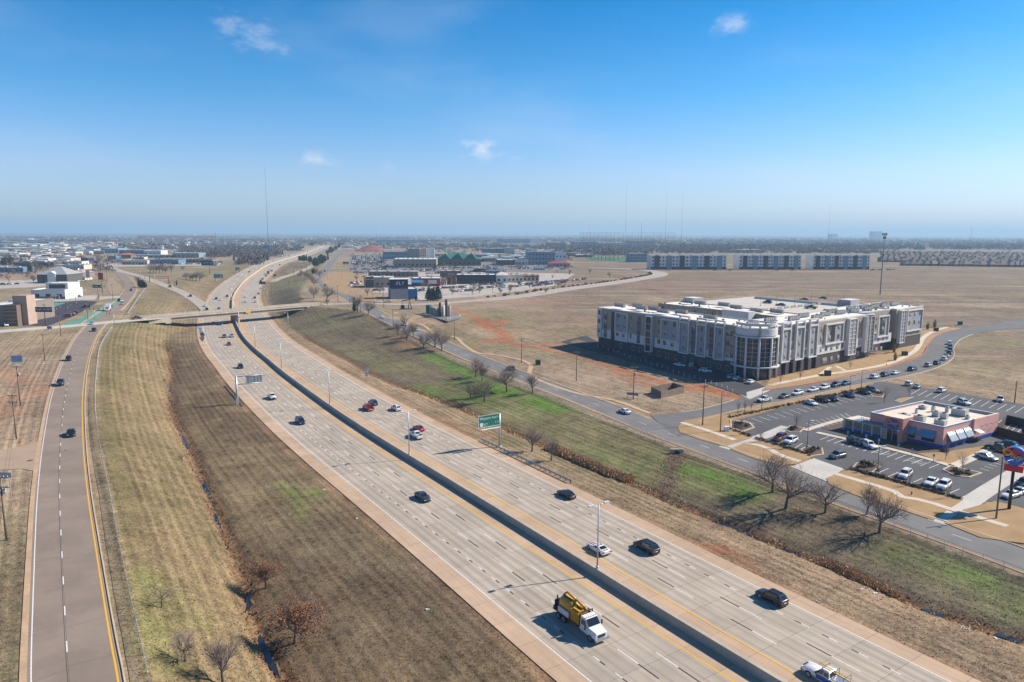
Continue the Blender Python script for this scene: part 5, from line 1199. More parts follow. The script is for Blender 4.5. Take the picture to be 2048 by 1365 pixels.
for k,c,x,y,hx,hy,l,gp in[('pickup','white',1528,803.5,-20,4,'white pickup at the kerb, first of the row from the corner',S5),('sedan','olive',1568.7,796,-20,4.5,'dark olive sedan at the kerb behind the white pickup',S5),('suv','white',1594,790,-20,4.5,'white SUV at the kerb behind the olive sedan',S5),('sedan','white',1625.6,783,-20,4.5,'white sedan at the kerb between two white SUVs',S5),('suv','white',1647.8,778.5,-20,4.5,'white SUV at the kerb in front of a dark blue one',S5),('suv','dark blue',1671,773.5,-20,4.5,'dark blue SUV at the kerb behind a white one',S5),('sedan','dark teal',1691,770,-20,4.5,'dark teal sedan ending the kerb row by the lot entrance',S5),('suv','white',1749.7,757,20,-4.5,'white car at the kerb just past the lot entrance',S5),('suv','dark blue',1770,753,20,-4.5,'dark blue SUV at the kerb between two white cars',S5),('sedan','white',1790,749,20,-4.5,'white car at the kerb behind a dark blue SUV',S5),('minivan','dark blue',1824.7,741.5,20,-5,'dark blue van alone at the kerb before the bend',S5),('suv','silver',1857,733.5,20,-6,'silver SUV at the kerb on the bend',S5),('suv','black',1873.7,729,20,-8,'black car at the kerb on the bend behind the silver SUV',S5),('suv','white',1888,720.5,12,-8,'white car at the kerb on the bend',S5),('sedan','silver',1894,715,9,-8,'silver car at the kerb high on the bend',S5),('suv','black',1898,708.5,5,-10,'black car at the kerb high on the bend',S5),('suv','dark blue',1900,702,2,-10,'dark blue car near the top of the kerb row',S5),('suv','black',1900,695.5,0,-10,'black car behind the white van at the kerb',S5),('minivan','white',1899,689,-1,-10,'white van at the top of the kerb row',S5),('sedan','white',1359.7,733,20,3,'white sedan in the shade of the apartment block',S7),('suv','white',1382.8,734,3,-10,'white car nosed in to the apartment block',S7),('suv','black',1390.5,742,20,2,'black car in the apartment shade behind a white one',S7),('suv','white',1411,745,20,2,'white SUV by the apartment driveway island',S7),('sedan','black',1236.7,709,20,3,'black car deep in the apartment shade',S7),('sedan','black',1297,719,20,3,'black sedan in the middle of the apartment shade',S7),('suv','silver',1462,757,14,-6,'silver car by the tower entrance, left of four',S7),('sedan','white',1474,760,14,-6,'white car by the tower entrance, second of four',S7),('sedan','black',1487,763,14,-6,'black car by the tower entrance, third of four',S7),('sedan','white',1501,767,14,-6,'white sedan by the tower entrance, right of four',S7),('sedan','white',1622.5,809.5,14,5.5,'white sedan parked beside two black pickups',S6),('pickup','black',1645,803,14,5.5,'black pickup parked next to the white sedan',S6),('pickup','black',1662.7,801,14,5.5,'black pickup parked right of another black pickup',S6),('suv','dark blue',1698,794,14,5.5,'dark blue SUV parked alone near the lot entrance',S6),('pickup','black',1727.5,787,14,5.5,'black pickup parked by the lot entrance island',S6),('suv','dark blue',1742,783.5,14,5.5,'dark blue SUV parked at the end by the entrance island',S6),('suv','white',1817.7,771,14,-8,'white SUV in the back row beside a silver sedan',S6),('sedan','silver',1834.5,776,14,-8,'silver sedan in the back row beside a white SUV',S6),('suv','white',1883,784.5,14,-6,'white SUV alone in the back row',S6),('suv','silver',1999.7,803,-3,10,'silver SUV in the back row near the brown pole',S6),('suv','white',1927,809,12,4,'white car just behind the restaurant roof',S6),('suv','black',1710,888,12,5,'black SUV parked facing the restaurant wall',S6),('suv','white',1737,895,12,5,'white SUV parked beside the black one at the restaurant',S6),('suv','grey',1675,916,-14,3,'grey crossover driving through the restaurant lot',S6),('suv','white',1810,954,-8,6,'white SUV parked facing the road in front of the restaurant',S6),('sedan','white',1861.6,969,-8,6,'white car parked facing the road, left of a pair',S6),('suv','white',1887,976,-8,6,'white car parked facing the road, right of a pair',S6),('suv','maroon',1560,880,-12,5,'maroon SUV parked near the first driveway',S6),('suv','white',1581,886,-12,5,'white SUV parked beside the maroon one',S6),('sedan','silver',1973,918.5,14,4,'silver sedan by the restaurant corner lawn',S6),('pickup','black',1996,902,-14,-3,'black pickup behind the restaurant road sign',S6),('suv','dark teal',2012,894,-14,-3,'dark teal car behind the black pickup',S6),('sedan','white',2040,931,-14,2,'white car right of the restaurant road sign',S6),('sedan','white',2022,995,-14,4,'white sedan in the row below the restaurant sign',S6),('suv','black',2048,972,-14,4,'black car at the right edge of the lot',S6),('sedan','silver',2038,989,-14,4,'silver car behind the white sedan below the sign',S6)]:
 hcar(k,c,x,y,hx,hy,l,True,gp,None,.03)
# ---------------------------------------------------------------- trees, reeds, grass
M_BARK=mat('bark',(.105,.080,.066),.95,var=.25,scale=2.0);M_TWIG=mat('twigs',(.20,.155,.135),.95,var=.25,scale=1.0)
M_OAKLEAF=mat('dead_oak_leaves',(.21,.085,.035),.85,var=.45,scale=1.2,fine=8);M_EVER=mat('evergreen_foliage',(.022,.036,.020),.9,var=.5,scale=.6,fine=4);M_BLUEEV=mat('blue_spruce_foliage',(.045,.085,.075),.9,var=.4,scale=.8,fine=4)
def bare_tree(seed,h,spread,limbs=7,lean=0.0,levels=4,single=False,upright=.5):
 """trunk mesh and crown mesh of a leafless tree"""
 rnd=random.Random(seed);tk=MB();cr_=MB();tips=[]
 def grow(p,d,L,r,lev):
  n=3 if lev<2 else 2;q=p.copy();pts=[q.copy()];dd=d.copy();mb=tk if lev==0 else cr_
  for k in range(n):
   dd=(dd+Vector((rnd.uniform(-.22,.22),rnd.uniform(-.22,.22),rnd.uniform(-.05,.16)))).normalized();q=q+dd*(L/n);pts.append(q.copy())
  for k in range(n):
   ra=r*(1-.5*k/n);rb=r*(1-.5*(k+1)/n);mb.tube(pts[k],pts[k+1],ra,rb,7 if lev==0 else 5 if lev==1 else 3,cap=False)
  if lev>=levels:tips.append(pts[-1]);return
  m=limbs if lev==0 else(6 if lev==1 else 5 if lev==2 else 5)
  for k in range(m):
   f=rnd.uniform(.55,1.0)if lev==0 and not single else rnd.uniform(.25,1.0);f=1.0 if k==0 else f
   i=min(n-1,int(f*n));b=pts[i].lerp(pts[i+1],f*n-i)if f<1 else pts[-1]
   az=2*PI*(k+rnd.random()*.7)/m;tilt=rnd.uniform(.45,1.05)*spread if lev==0 else rnd.uniform(.35,.95)
   ax=dd.orthogonal().normalized();ax.rotate(Matrix.Rotation(az,3,dd));nd=dd.copy();nd.rotate(Matrix.Rotation(tilt,3,ax));nd=(nd+Vector((0,0,.18*upright))).normalized()
   grow(b,nd,L*rnd.uniform(.55,.8)*(1.25 if lev==0 else 1),r*(.48 if lev<2 else .40),lev+1)
 grow(Vector((0,0,-.15)),Vector((lean,0,1)).normalized(),h*(.34 if not single else .85),h*.028+.03,0)
 return tk,cr_,tips
def leaves(mb,tips,n,size,spread,rnd,m=0):
 for k in range(n):
  c=rnd.choice(tips)+Vector((rnd.gauss(0,spread),rnd.gauss(0,spread),rnd.gauss(0,spread)))
  a=Vector((rnd.gauss(0,1),rnd.gauss(0,1),rnd.gauss(0,1))).normalized()*size*rnd.uniform(.6,1.4);b=a.orthogonal().normalized()*size*rnd.uniform(.5,1)
  mb.add([c-a,c+b,c+a,c-b],[(0,1,2,3)],m)
TP={}
def tree_proto(key,seed,h,spread,limbs,levels=4,leaf=0,**kw):
 tk,cr_,tips=bare_tree(seed,h,spread,limbs,levels=levels,**kw);rnd=random.Random(seed)
 zmax=max(v[2]for v in cr_.v);k=h/zmax;tk.v=[(a*k,b*k,c*k)for a,b,c in tk.v];cr_.v=[(a*k,b*k,c*k)for a,b,c in cr_.v];tips=[p*k for p in tips]
 if leaf:leaves(cr_,tips,leaf,.11,.22,rnd,1)
 a=tk.build('trunk',M_BARK);b=cr_.build('crown',[M_TWIG,M_OAKLEAF]);TP[key]=(a.data,b.data);bpy.data.objects.remove(a);bpy.data.objects.remove(b)
tree_proto('broad',3,8,1.0,9);tree_proto('broad2',11,7,1.1,8);tree_proto('vase',21,6.5,.7,8,upright=1.0);tree_proto('small',31,4.2,.8,7,levels=3);tree_proto('oak',41,6.5,1.1,9,leaf=2600);tree_proto('thin',51,4.5,1.25,12,levels=2,single=True,upright=.2);tree_proto('sapling',61,4.0,.5,6,levels=3,single=True,upright=1.2)
def tree(kind,p,h,label,group=None,rot=None,name='bare_tree'):
 base={'broad':8,'broad2':7,'vase':6.5,'small':4.2,'oak':6.5,'thin':4.5,'sapling':4.0}[kind]
 t=thing(name,label,'tree',p,random.uniform(0,6.28)if rot is None else rot,group,h/base)
 for nm,me in zip(('trunk','crown'),TP[kind]):o=bpy.data.objects.new(nm,me);COL.objects.link(o);o.parent=t
 return t
TG='bare trees on the bank below the frontage road'
for k,x,y,h,l in[('broad',1570.8,1018,8.4,'largest bare tree on the right bank, in front of the driveway apron'),('broad2',1545,985,7.6,'bare tree just behind the largest one on the right bank'),('broad2',1650.5,1026,6.0,'bare tree between the largest tree and the pair by the road'),('vase',1732.6,1030,5.2,'slim bare tree behind the spreading one near the road sign'),('broad',1758.4,1066,6.6,'low spreading bare tree, nearest to the camera on the right bank'),('vase',951,754,6.5,'bare tree on the bright green bank, top left of the cluster'),('vase',963.8,763,5.6,'bare tree on the green bank, second from the top of the cluster'),('broad2',941.5,797,5.0,'short bare tree on the green bank, lower left of the cluster'),('broad2',969,805,7.4,'bare tree at the bottom of the green bank cluster'),('broad',1014,784,7.8,'big bare tree in front of the dark SUV on the frontage road'),('vase',1065.8,787,6.0,'bare tree by the fence, rightmost on the green bank'),('vase',1063.4,904,5.6,'bare tree right of the green sign, left of a pair'),('vase',1102.6,921.5,4.8,'bare tree at the start of the reeds, right of a pair'),('broad2',847.7,698,8.0,'bare tree at the bank edge, left of a group of three'),('vase',870.5,695,9.2,'bare tree at the bank edge, middle of a group of three'),('broad',884,703,9.6,'bare tree at the bank edge, right of a group of three'),('vase',796,672,7.4,'bare tree above the red soil, leftmost of four'),('broad2',813.7,682,8.6,'bare tree above the red soil, lowest of four'),('vase',826.6,675,7.5,'bare tree above the red soil, rightmost of four'),('small',812.5,656,7.5,'bare tree above the red soil, farthest of four'),('broad',653.4,603,12,'bare tree on the mound beyond the bridge, right of a pair'),('broad2',628,597,10,'bare tree on the mound beyond the bridge, left of a pair'),('broad',736.4,631,9.5,'bare tree in front of the bridge junction, right of two'),('vase',716,625,11,'bare tree in front of the bridge junction, left of two')]:
 tree(k,GT(x,y),h*(1.3 if y>740 else 1.1),l,TG)
for k,x,y,h,l in[('oak',532.8,1177,5.2,'rust leaved oak beside the left ditch, farther of two'),('oak',589.6,1287,7.0,'rust leaved oak beside the left ditch, nearer of two'),('vase',446,1372,6.6,'bare grey tree at the bottom edge left of the ditch'),('thin',323,1216,4.6,'thin pale conifer shaped bare tree near the left fence'),('broad2',371,1324,4.6,'small dark bare tree with a leaf litter shadow near the left fence'),('small',331.7,767,2.3,'tiny bare sapling beside the ditch puddle'),('small',365,923,2.2,'tiny bare sapling at the bend of the left ditch'),('small',358,799,2.2,'tiny bare shrub right of the ditch puddle'),('small',402,682,2.4,'tiny grey shrub at the bridge puddle'),('small',420,940,1.6,'tiny twig shrub on the brown verge')]:
 tree(k,GT(x,y),h,l,'small trees along the left ditch')
FG='bare trees in the park field left of the ramp'
for i,(x,y,h)in enumerate([(300,546,12),(307,545,13),(312,546,11),(320,547,13),(326,546,14),(331,547,11),(343,547,13),(366,541,7),(373,560,9),(380,561,8),(386,561,8),(393,562,10),(399,563,13),(275,568,9),(283,575,8)]):tree(random.choice(['broad','broad2','vase']),GT(x,y),h,'bare tree standing in the green park field beyond the cross street',FG)
for i,(x,y,h)in enumerate([(603,552,8),(610,556,8),(616,560,8),(622,564,8),(628,572,9),(632,552,9),(640,556,9),(598,556,7),(655,611,5)]):tree(random.choice(['broad','broad2','vase']),GT(x,y),h,'bare tree on the slope between the right ramp and the frontage road','bare trees by the right ramp')
def evergreen_proto(key,seed,h,w,n,m_,round_=False):
 rnd=random.Random(seed);mb=MB();tk=MB();tk.tube((0,0,-.2),(0,0,h*.6),.16,.06,6,cap=False)
 for k in range(n):
  z=rnd.random()**(1.0 if round_ else .8);zz=h*(.06+.94*z);prof=(math.sin(PI*min(1,.12+z*.88))**.6 if round_ else(1-z)**.75*(.6+.4*min(1,z*8))+.03)
  r_=w*prof*rnd.uniform(.65,1.12);a=rnd.uniform(0,2*PI);c=Vector((r_*math.cos(a),r_*math.sin(a),zz));s_=rnd.uniform(.18,.42)*(w/1.6)**.5
  d=Vector((math.cos(a),math.sin(a),rnd.uniform(-.2,.6))).normalized();u=d.orthogonal().normalized();u.rotate(Matrix.Rotation(rnd.uniform(0,6.28),3,d));v=d.cross(u)
  mb.add([c+d*s_,c+u*s_*.6-d*s_*.5,c-u*s_*.6-d*s_*.5,c+v*s_*.6-d*s_*.3],[(0,1,2),(0,2,3),(0,3,1)])
 core=MB();core.lathe([(w*.5,h*.08),(w*.62,h*.2),(w*(.66 if round_ else .42),h*.5),(w*.2,h*.8),(.02,h*.93)],n=9);mb.add(core.v,core.f)
 a=tk.build('trunk',M_BARK);b=mb.build('crown',m_);TP[key]=(a.data,b.data);bpy.data.objects.remove(a);bpy.data.objects.remove(b)
evergreen_proto('cedar',5,6,2.2,700,M_EVER,True);evergreen_proto('spruce',6,6,2.0,600,M_BLUEEV);evergreen_proto('column',7,6,1.1,350,M_EVER)
def ever(kind,p,h,label,group=None):
 t=thing('evergreen_tree',label,'tree',p,random.uniform(0,6.28),group,h/6)
 for nm,me in zip(('trunk','crown'),TP[kind]):o=bpy.data.objects.new(nm,me);COL.objects.link(o);o.parent=t
for i,(x,y,h)in enumerate([(857.7,601.5,9),(867,601.5,8.5),(876,601,10)]):ever('spruce',GT(x,y),h,['blue green spruce by the boulevard, left of three','blue green spruce by the boulevard, middle of three','blue green spruce by the boulevard, right of three'][i],'blue green spruces')
ever('column',GT(149/5.12+680,624),8,'dark slim evergreen beside the bare tree at the bridge end')
EG='dark evergreens along the freeway'
for i,(x,y,h,k)in enumerate([(278,574,11,'cedar'),(284,576,12,'cedar'),(290,576,9,'cedar'),(353.5,571,9,'cedar'),(515,527,12,'cedar'),(521,526,15,'cedar'),(528,524,17,'cedar'),(535,521,15,'cedar'),(553,513,14,'cedar'),(565,511,16,'cedar'),(600,522,15,'cedar'),(607,523,17,'cedar'),(613,523,15,'cedar'),(620,525,13,'cedar'),(631,533,16,'cedar'),(637,531,18,'cedar'),(643,528,18,'cedar'),(649,524,15,'cedar'),(656,521,16,'cedar'),(655,509,18,'cedar'),(662,506,20,'cedar'),(668,503,18,'cedar'),(672,500,18,'cedar'),(678,496,18,'cedar'),(618,493,18,'cedar'),(624,492,20,'cedar'),(630,489,18,'cedar'),(590,499,15,'cedar'),(606,497,14,'cedar'),(627,548,9,'cedar'),(468,522,16,'column')]):ever(k if i%3 else 'column',GT(x,y),h*random.uniform(.5,.8),'dark evergreen tree standing along the freeway and its ramps',EG)
def reeds(label,c,s0,s1,n,hgt,wid,col):
 mb=MB();rnd=random.Random(5)
 for k in range(n):
  s_=rnd.uniform(s0,s1);d=rnd.gauss(0,wid*.5);p=c.at(s_,d);z=float(gheight(p[0],p[1]));h=hgt*rnd.uniform(.6,1.15)*(1-min(.7,abs(d)/wid*.4));a=rnd.uniform(0,PI);w=.07
  o=Vector((math.cos(a)*w,math.sin(a)*w,0));b=Vector((p[0],p[1],z));tp=b+Vector((rnd.gauss(0,.2),rnd.gauss(0,.2),h));mb.add([b-o,b+o,tp+o*1.4,tp-o*1.4],[(0,1,2,3)])
 o=mb.build('reeds',col);tag(o,label,'reeds',None,'stuff');return o
M_REED=mat('dry_reeds',(.48,.30,.15),.95,var=.4,scale=1.5,fine=6)
reeds('tall rust coloured reeds in the ditch below the bare trees',DR,*sorted((cs(DR,1100,902,-8),cs(DR,1262,968,-8))),9000,1.9,1.5,M_REED)
reeds('rust coloured reeds in the ditch at the lower right',DR,*sorted((cs(DR,1640,1130,-8),cs(DR,1790,1200,-8))),5000,1.0,1.0,M_REED)
reeds('sparse dry reeds along the right ditch',DR,120,DR.near(np.array([-40.]),np.array([250.]))[1][0],1800,.5,1.8,M_REED)
reeds('sparse dry weeds along the left ditch',DL,100,_sDL-5,2200,.45,1.9,mat('dry_weeds',(.16,.115,.07),.95,var=.4,scale=1.5,fine=6))
gu=[GT(1352,908),GT(1345,930),GT(1338,955),GT(1330,985)];V=[];Fr=[];rr=np.random.RandomState(8)
for k in range(210):
 f=rr.rand()*2.999;i=int(f);q=gu[i].lerp(gu[i+1],f-i);x=q.x+rr.randn()*1.6;y=q.y+rr.randn()*1.6;z=gz(x,y);s_=.1+.22*rr.rand()**2;o=len(V)
 V+=[(x+s_*a*rr.uniform(.6,1.2),y+s_*b*rr.uniform(.6,1.2),z+s_*c)for a,b,c in((1,0,0),(0,1,0),(-1,0,0),(0,-1,0),(0,0,.9),(0,0,-.4))];Fr+=[(o+a,o+b,o+c)for a,b,c in((0,1,4),(1,2,4),(2,3,4),(3,0,4),(1,0,5),(2,1,5),(3,2,5),(0,3,5))]
o=from_np('rocks',np.array(V),np.array(Fr),mat('gully_stone',(.14,.115,.095),.95,var=.4,scale=2));tag(o,'loose stones lining the gully below the frontage road','rocks',None,'stuff')
cv=thing('culvert','dark round drain culvert at the head of the stony gully','culvert',GT(1354,907));mb=MB();mb.box(-1.6,1.6,.0,.5,-.4,1.0);mb.build('headwall',M_CONC,cv);mb=MB();mb.tube((0,-.5,.25),(0,.2,.25),.55,.55,14);mb.build('pipe',M_BLACKP,cv)
ng=130000;rs=np.random.RandomState(4)
yy=62+(rs.rand(ng)**1.7)*190;xx=(rs.rand(ng)*1.7-.85)*yy
z_,d_,s_,dE_,zn_=terrain(xx,yy,True)
lrd=np.abs(LR.near(xx,yy)[0]);frd=np.abs(FR.near(xx,yy)[0])
keep=(dE_>.6)&(lrd>5.8)&(frd>6.2)&((zn_>0)|(xx<-30))&~((zn_==0)&(yy>120)&(xx<-60)&(xx>-140)&(yy<170))
xx,yy=xx[keep],yy[keep];zz=gheight(xx,yy);n=len(xx);hh=.05+.13*rs.rand(n)**2;ang=rs.rand(n)*PI
gcol=np.array([ground_colour(a,b)for a,b in zip(xx,yy)])*(.85+.65*rs.rand(n))[:,None]
tuft=[];w=.05+.10*rs.rand(n);ca,sa_=np.cos(ang),np.sin(ang);lx,ly=rs.randn(n)*.13,rs.randn(n)*.13
for a,b,c in((-1,0,.0),(1,0,.0),(.3,.0,1.)):tuft.append(np.stack([xx+ca*w*a+lx*c,yy+sa_*w*a+ly*c,zz-.03+hh*c],1))
for a,b,c in((-1,0,.0),(1,0,.0),(-.4,.0,.8)):tuft.append(np.stack([xx-sa_*w*a+lx*c*2+.05,yy+ca*w*a+ly*c*2,zz-.03+hh*c],1))
V=np.stack(tuft,1).reshape(-1,3);Fg=np.arange(len(V)).reshape(-1,3)
t=NT('grass_blades');t.l(t.attr('blade_colour'),t.p.inputs['Base Color']);t.p.inputs['Roughness'].default_value=.9;t.p.inputs['Specular IOR Level'].default_value=.1
o=from_np('grass',V,Fg,t.mat,attrs={'blade_colour':np.hstack([np.repeat(gcol,6,0),np.ones((len(V),1))])});tag(o,'short dry winter grass covering the banks and verges','grass',None,'stuff')
M_LIT=mat('pale_litter',(.7,.7,.7),.8)
for i,(x,y)in enumerate([(1600,1113),(1622,1122),(1637,1128),(1725,1180),(1750,1187),(1925,1254),(1936,1259),(1990,1277),(1637,1202),(855,1220),(648,980),(715,1038)]):
 mb=MB();r_=.12+.14*random.random()
 for k in range(5):mb.obox((random.uniform(-.3,.3),random.uniform(-.2,.2)),(math.cos(k),math.sin(k)),(-math.sin(k),math.cos(k)),r_*random.uniform(.3,.8),r_*random.uniform(.2,.5),-.03,random.uniform(.05,.2))
 o=mb.build('litter',M_LIT,None,GT(x,y));tag(o,'pale scrap of litter lying on the freeway verge','litter','litter on the verges')
# ---------------------------------------------------------------- the apartment block
def projx(P):
 d=Vector(P)-Vector((0,0,CAMZ));return CX+F*d.dot(_x)/-d.dot(_b)
def linex(P,Q,px):
 """the point of line P-Q that shows at photo column px (as a parameter 0..1)"""
 lo,hi=-.3,1.6
 sgn=1 if projx(P.lerp(Q,hi))>projx(P.lerp(Q,lo))else-1
 for _ in range(40):
  m_=(lo+hi)/2
  if(projx(P.lerp(Q,m_))-px)*sgn>0:hi=m_
  else:lo=m_
 return lo
AP_A=GR(1195.6,691);AP_1=GR(1465.7,750);AP_2=GR(1542,754.5);AP_3=GR(1773.4,706)
def isect(a,b,c,d):
 r=b-a;s_=d-c;t_=((c.x-a.x)*s_.y-(c.y-a.y)*s_.x)/(r.x*s_.y-r.y*s_.x);return a+r*t_
AP_C=isect(AP_A,AP_1,AP_2,AP_3);ZB=-5.0
eu=(AP_A-AP_C).normalized();ev=(AP_3-AP_C).normalized();LU=(AP_A-AP_C).length;LV=linex(AP_C,AP_C+ev*300,1851)*300;KZ=1.16
MW=mat('render_white',(.60,.585,.565),.85,var=.06,scale=.3);MT=mat('render_tan',(.33,.285,.225),.85,var=.08,scale=.3);MD=mat('dark_brick',(.062,.055,.06),.9,var=.25,scale=.8,fine=6);MR=mat('roof_membrane',(.72,.67,.59),.9,var=.07,scale=.12);MG=mat('panel_grey',(.30,.31,.33),.8,var=.2,scale=.5);MBL=mat('spandrel_blue',(.028,.05,.105),.4)
t=NT('apartment_glass');t.p.inputs['Base Color'].default_value=(.02,.03,.04,1);t.p.inputs['Roughness'].default_value=.08;t.p.inputs['Specular IOR Level'].default_value=.7;M_GL=t.mat
M_BLIND=mat('window_blind',(.42,.36,.25),.8);M_FRAME=mat('window_frame',(.5,.5,.5),.5)
AP=thing('apartment_block','large white and tan apartment block with round glass corner tower','building',Vector((AP_C.x,AP_C.y,ZB)))
O_=AP.location.copy();AP.scale=(1,1,KZ)
def uv(u,v,z=0):return eu*u+ev*v+Vector((0,0,z))
def ubox(u0,u1,v0,v1,z0,z1,m,name,mt=None,parent=None):
 mb=MB();mb.prism([(uv(a,b).x,uv(a,b).y)for a,b in((u0,v0),(u1,v0),(u1,v1),(u0,v1))],z0,z1,1 if mt else 0,0);return mb.build(name,[m,mt]if mt else[m],parent or AP)
ZR=15.6
S1,S2=LV*.60,LV*.80
WINGS=[(0,LU,0,20),(0,18,20.01,S1),(5,23,S1+.01,S2),(2.5,23,S2+.01,LV),(18.01,LU-1,40,57)]
for i,(u0,u1,v0,v1)in enumerate(WINGS):
 e_=.25
 ubox(u0+.15,u1-.15,v0+.15,v1-.15,-1.5,4.3,MD,'ground_floor');ubox(u0,u1,v0,v1,4.3,ZR,MT,'upper_wall',MR)
 mb=MB()
 for a,b,c,d in((u0,u1,v0,v0+e_),(u0,u1,v1-e_,v1),(u0,u0+e_,v0+e_,v1-e_),(u1-e_,u1,v0+e_,v1-e_)):mb.prism([(uv(p,q).x,uv(p,q).y)for p,q in((a+.002,c+.002),(b-.002,c+.002),(b-.002,d-.002),(a+.002,d-.002))],ZR,ZR+(.45 if i!=4 else .3))
 mb.build('parapet',MW if i<4 else MT,AP)
ubox(23.5,LU-3,57.01,LV*.86,-1.2,14.3,MG,'garage',mat('garage_deck',(.50,.45,.38),.9,var=.1,scale=.1))
for a,b,c,d in((23.5,LU-3,LV*.86-.3,LV*.86),(LU-3.3,LU-3,57.1,LV*.86-.3),(23.5,23.8,57.1,LV*.86-.3)):ubox(a,b,c,d,14.3,15.3,MW,'garage_parapet')
for k in range(14):ubox(44,44.25,66+k*6,70.2+k*6,14.31,15.3,MG,'ramp_panel')
ubox(LU-10,LU-3,57.1,64,14.31,17.6,MG,'stair_tower',MW);ubox(24,31,LV*.86-9,LV*.86-1,14.31,17.8,MG,'stair_tower',MW);ubox(23.1,29,S2-3,S2+6,14.31,18.2,MG,'lift_tower',MW);ubox(30,44,35,39.9,9,ZR+1.2,MW,'courtyard_bay')
ubox(18.02,LU-1.02,20.02,39.98,-.3,.3,mat('courtyard_paving',(.3,.27,.22),.9),'courtyard')
def win_mesh(w,h,blind):
 mb=MB();mb.box(-w/2,w/2,.02,.05,0,h,0);b=.07
 for a in((-w/2-b,w/2+b,h,h+b),(-w/2-b,w/2+b,-b,0),(-w/2-b,-w/2,0,h),(w/2,w/2+b,0,h),(-.03,.03,0,h)):mb.box(a[0],a[1],.0,.09,a[2],a[3],1)
 if blind:mb.box(-w/2+.02,-.05,.052,.06,h*.25,h*.98,2);mb.box(.05,w/2-.02,.052,.06,h*.55,h*.98,2)
 o=mb.build('window',[M_GL,M_FRAME,M_BLIND]);d=o.data;bpy.data.objects.remove(o);return d
WM=[win_mesh(1.5,1.7,b)for b in(0,1)];WS=[win_mesh(1.0,1.7,b)for b in(0,1)]
class Fac:
 """a facade: a runs along it in metres, d outwards"""
 def __init__(s,p0,dirv,outn,parent):s.p=p0;s.d=dirv;s.n=outn;s.par=parent
 def pt(s,a,d,z):return s.p+s.d*a+s.n*d+Vector((0,0,z))
 def box(s,a0,a1,d0,d1,z0,z1,m,name,parent=None):
  mb=MB();mb.prism([(s.pt(a,d,0).x,s.pt(a,d,0).y)for a,d in((a0,d0),(a1,d0),(a1,d1),(a0,d1))],z0,z1,bottom=True);return mb.build(name,m,parent or s.par)
 def frame(s,a0,a1,d,z0,z1,b,m,name='frame'):
  mb=MB()
  for q in((a0,a1,z1-b,z1),(a0,a1,z0,z0+b),(a0,a0+b,z0+b,z1-b),(a1-b,a1,z0+b,z1-b)):mb.prism([(s.pt(a,dd,0).x,s.pt(a,dd,0).y)for a,dd in((q[0],.003),(q[1],.003),(q[1],d),(q[0],d))],q[2],q[3],bottom=True)
  return mb.build(name,m,s.par)
 def win(s,a,z,me,d=.0):
  o=bpy.data.objects.new('window',me);COL.objects.link(o);o.parent=s.par;o.location=s.pt(a,d,z);o.rotation_euler=(0,0,math.atan2(s.n.y,s.n.x)-PI/2);return o
 def rows(s,a,zs,big=True,d=.0):
  for z in zs:s.win(a,z,random.choice(WM if big else WS),d)
 def tower(s,a0,a1):
  s.frame(a0,a1,.85,4.0,ZR+1.5,.45,MW,'frame_tower');s.box(a0+.4,a1-.4,.02,.84,ZR-1.0,ZR-.4,MW,'frame_beam');s.box(a0+.56,a1-.56,.01,.35,4.6,ZR-1.0,MG,'tower_panel');s.rows((a0+a1)/2,(5.2,8.8,12.2),False,.36)
 def fbox(s,a0,a1,z0=7.4,z1=15.2,n=2):
  s.box(a0+.4,a1-.4,.01,.3,z0+.4,z1-.4,MG,'patterned_panel');s.frame(a0,a1,.75,z0,z1,.45,MW,'frame_box')
  for k in range(n):s.rows(a0+(a1-a0)*(k+.5)/n,(8.7,12.2),True,.31)
 def bay(s,a0,a1,lattice=False):
  s.box(a0+.3,a1-.3,.01,1.2,2.6,15.0,M_GL if not lattice else MG,'glass_bay');s.frame(a0,a1,1.5,2.3,15.4,.32,MW,'bay_frame')
  mb=MB()
  for k in range(1,9 if lattice else 5):
   z=2.6+k*(12.4/(9 if lattice else 5));mb.prism([(s.pt(a,dd,0).x,s.pt(a,dd,0).y)for a,dd in((a0+.3,1.21),(a1-.3,1.21),(a1-.3,1.38),(a0+.3,1.38))],z,z+.14,bottom=True)
  if lattice:mb.prism([(s.pt(a,dd,0).x,s.pt(a,dd,0).y)for a,dd in(((a0+a1)/2-.1,1.22),((a0+a1)/2+.1,1.22),((a0+a1)/2+.1,1.4),((a0+a1)/2-.1,1.4))],2.6,15.0)
  mb.build('bay_rails',MW,s.par)
ROWS=(5.2,8.8,12.2)
vn=Vector((ev.y,-ev.x,0));vn=vn if vn.dot(eu)<0 else-vn
un=Vector((eu.y,-eu.x,0));un=un if un.dot(ev)<0 else-un
LF=Fac(uv(LU,0),-eu,un,AP)
def la(zx):return(linex(AP_A,AP_C,1170+zx/5.851))*LU
LF.box(la(145),la(195),.01,.5,4.4,ZR+.44,MW,'white_bay');LF.rows(la(170),ROWS,True,.5);LF.box(la(196),la(298),.01,.06,4.3,7.7,MW,'white_band')
for x in(232,):LF.rows(la(x),ROWS,False,.07)
LF.box(la(300),la(350),.01,.02,0,ZR-.6,M_BLACKP,'recess_shade');LF.box(la(352),la(500),.01,.5,4.2,7.3,MW,'white_band');LF.fbox(la(352),la(500));LF.rows(la(385),(5.2,),True,.5);LF.rows(la(455),(5.2,),True,.5)  # thin black sheet on the wall paints the shade of a recess
LF.box(la(502),la(718),.01,.06,4.3,7.7,MW,'white_band')
for x in(530,700):LF.rows(la(x),ROWS,False,.07)
for x in(620,1252,1460,235):LF.box(la(x)-1.0,la(x)+1.0,.01,.09,4.6,14.4,MBL,'blue_spandrel');LF.rows(la(x),ROWS,True,.1)
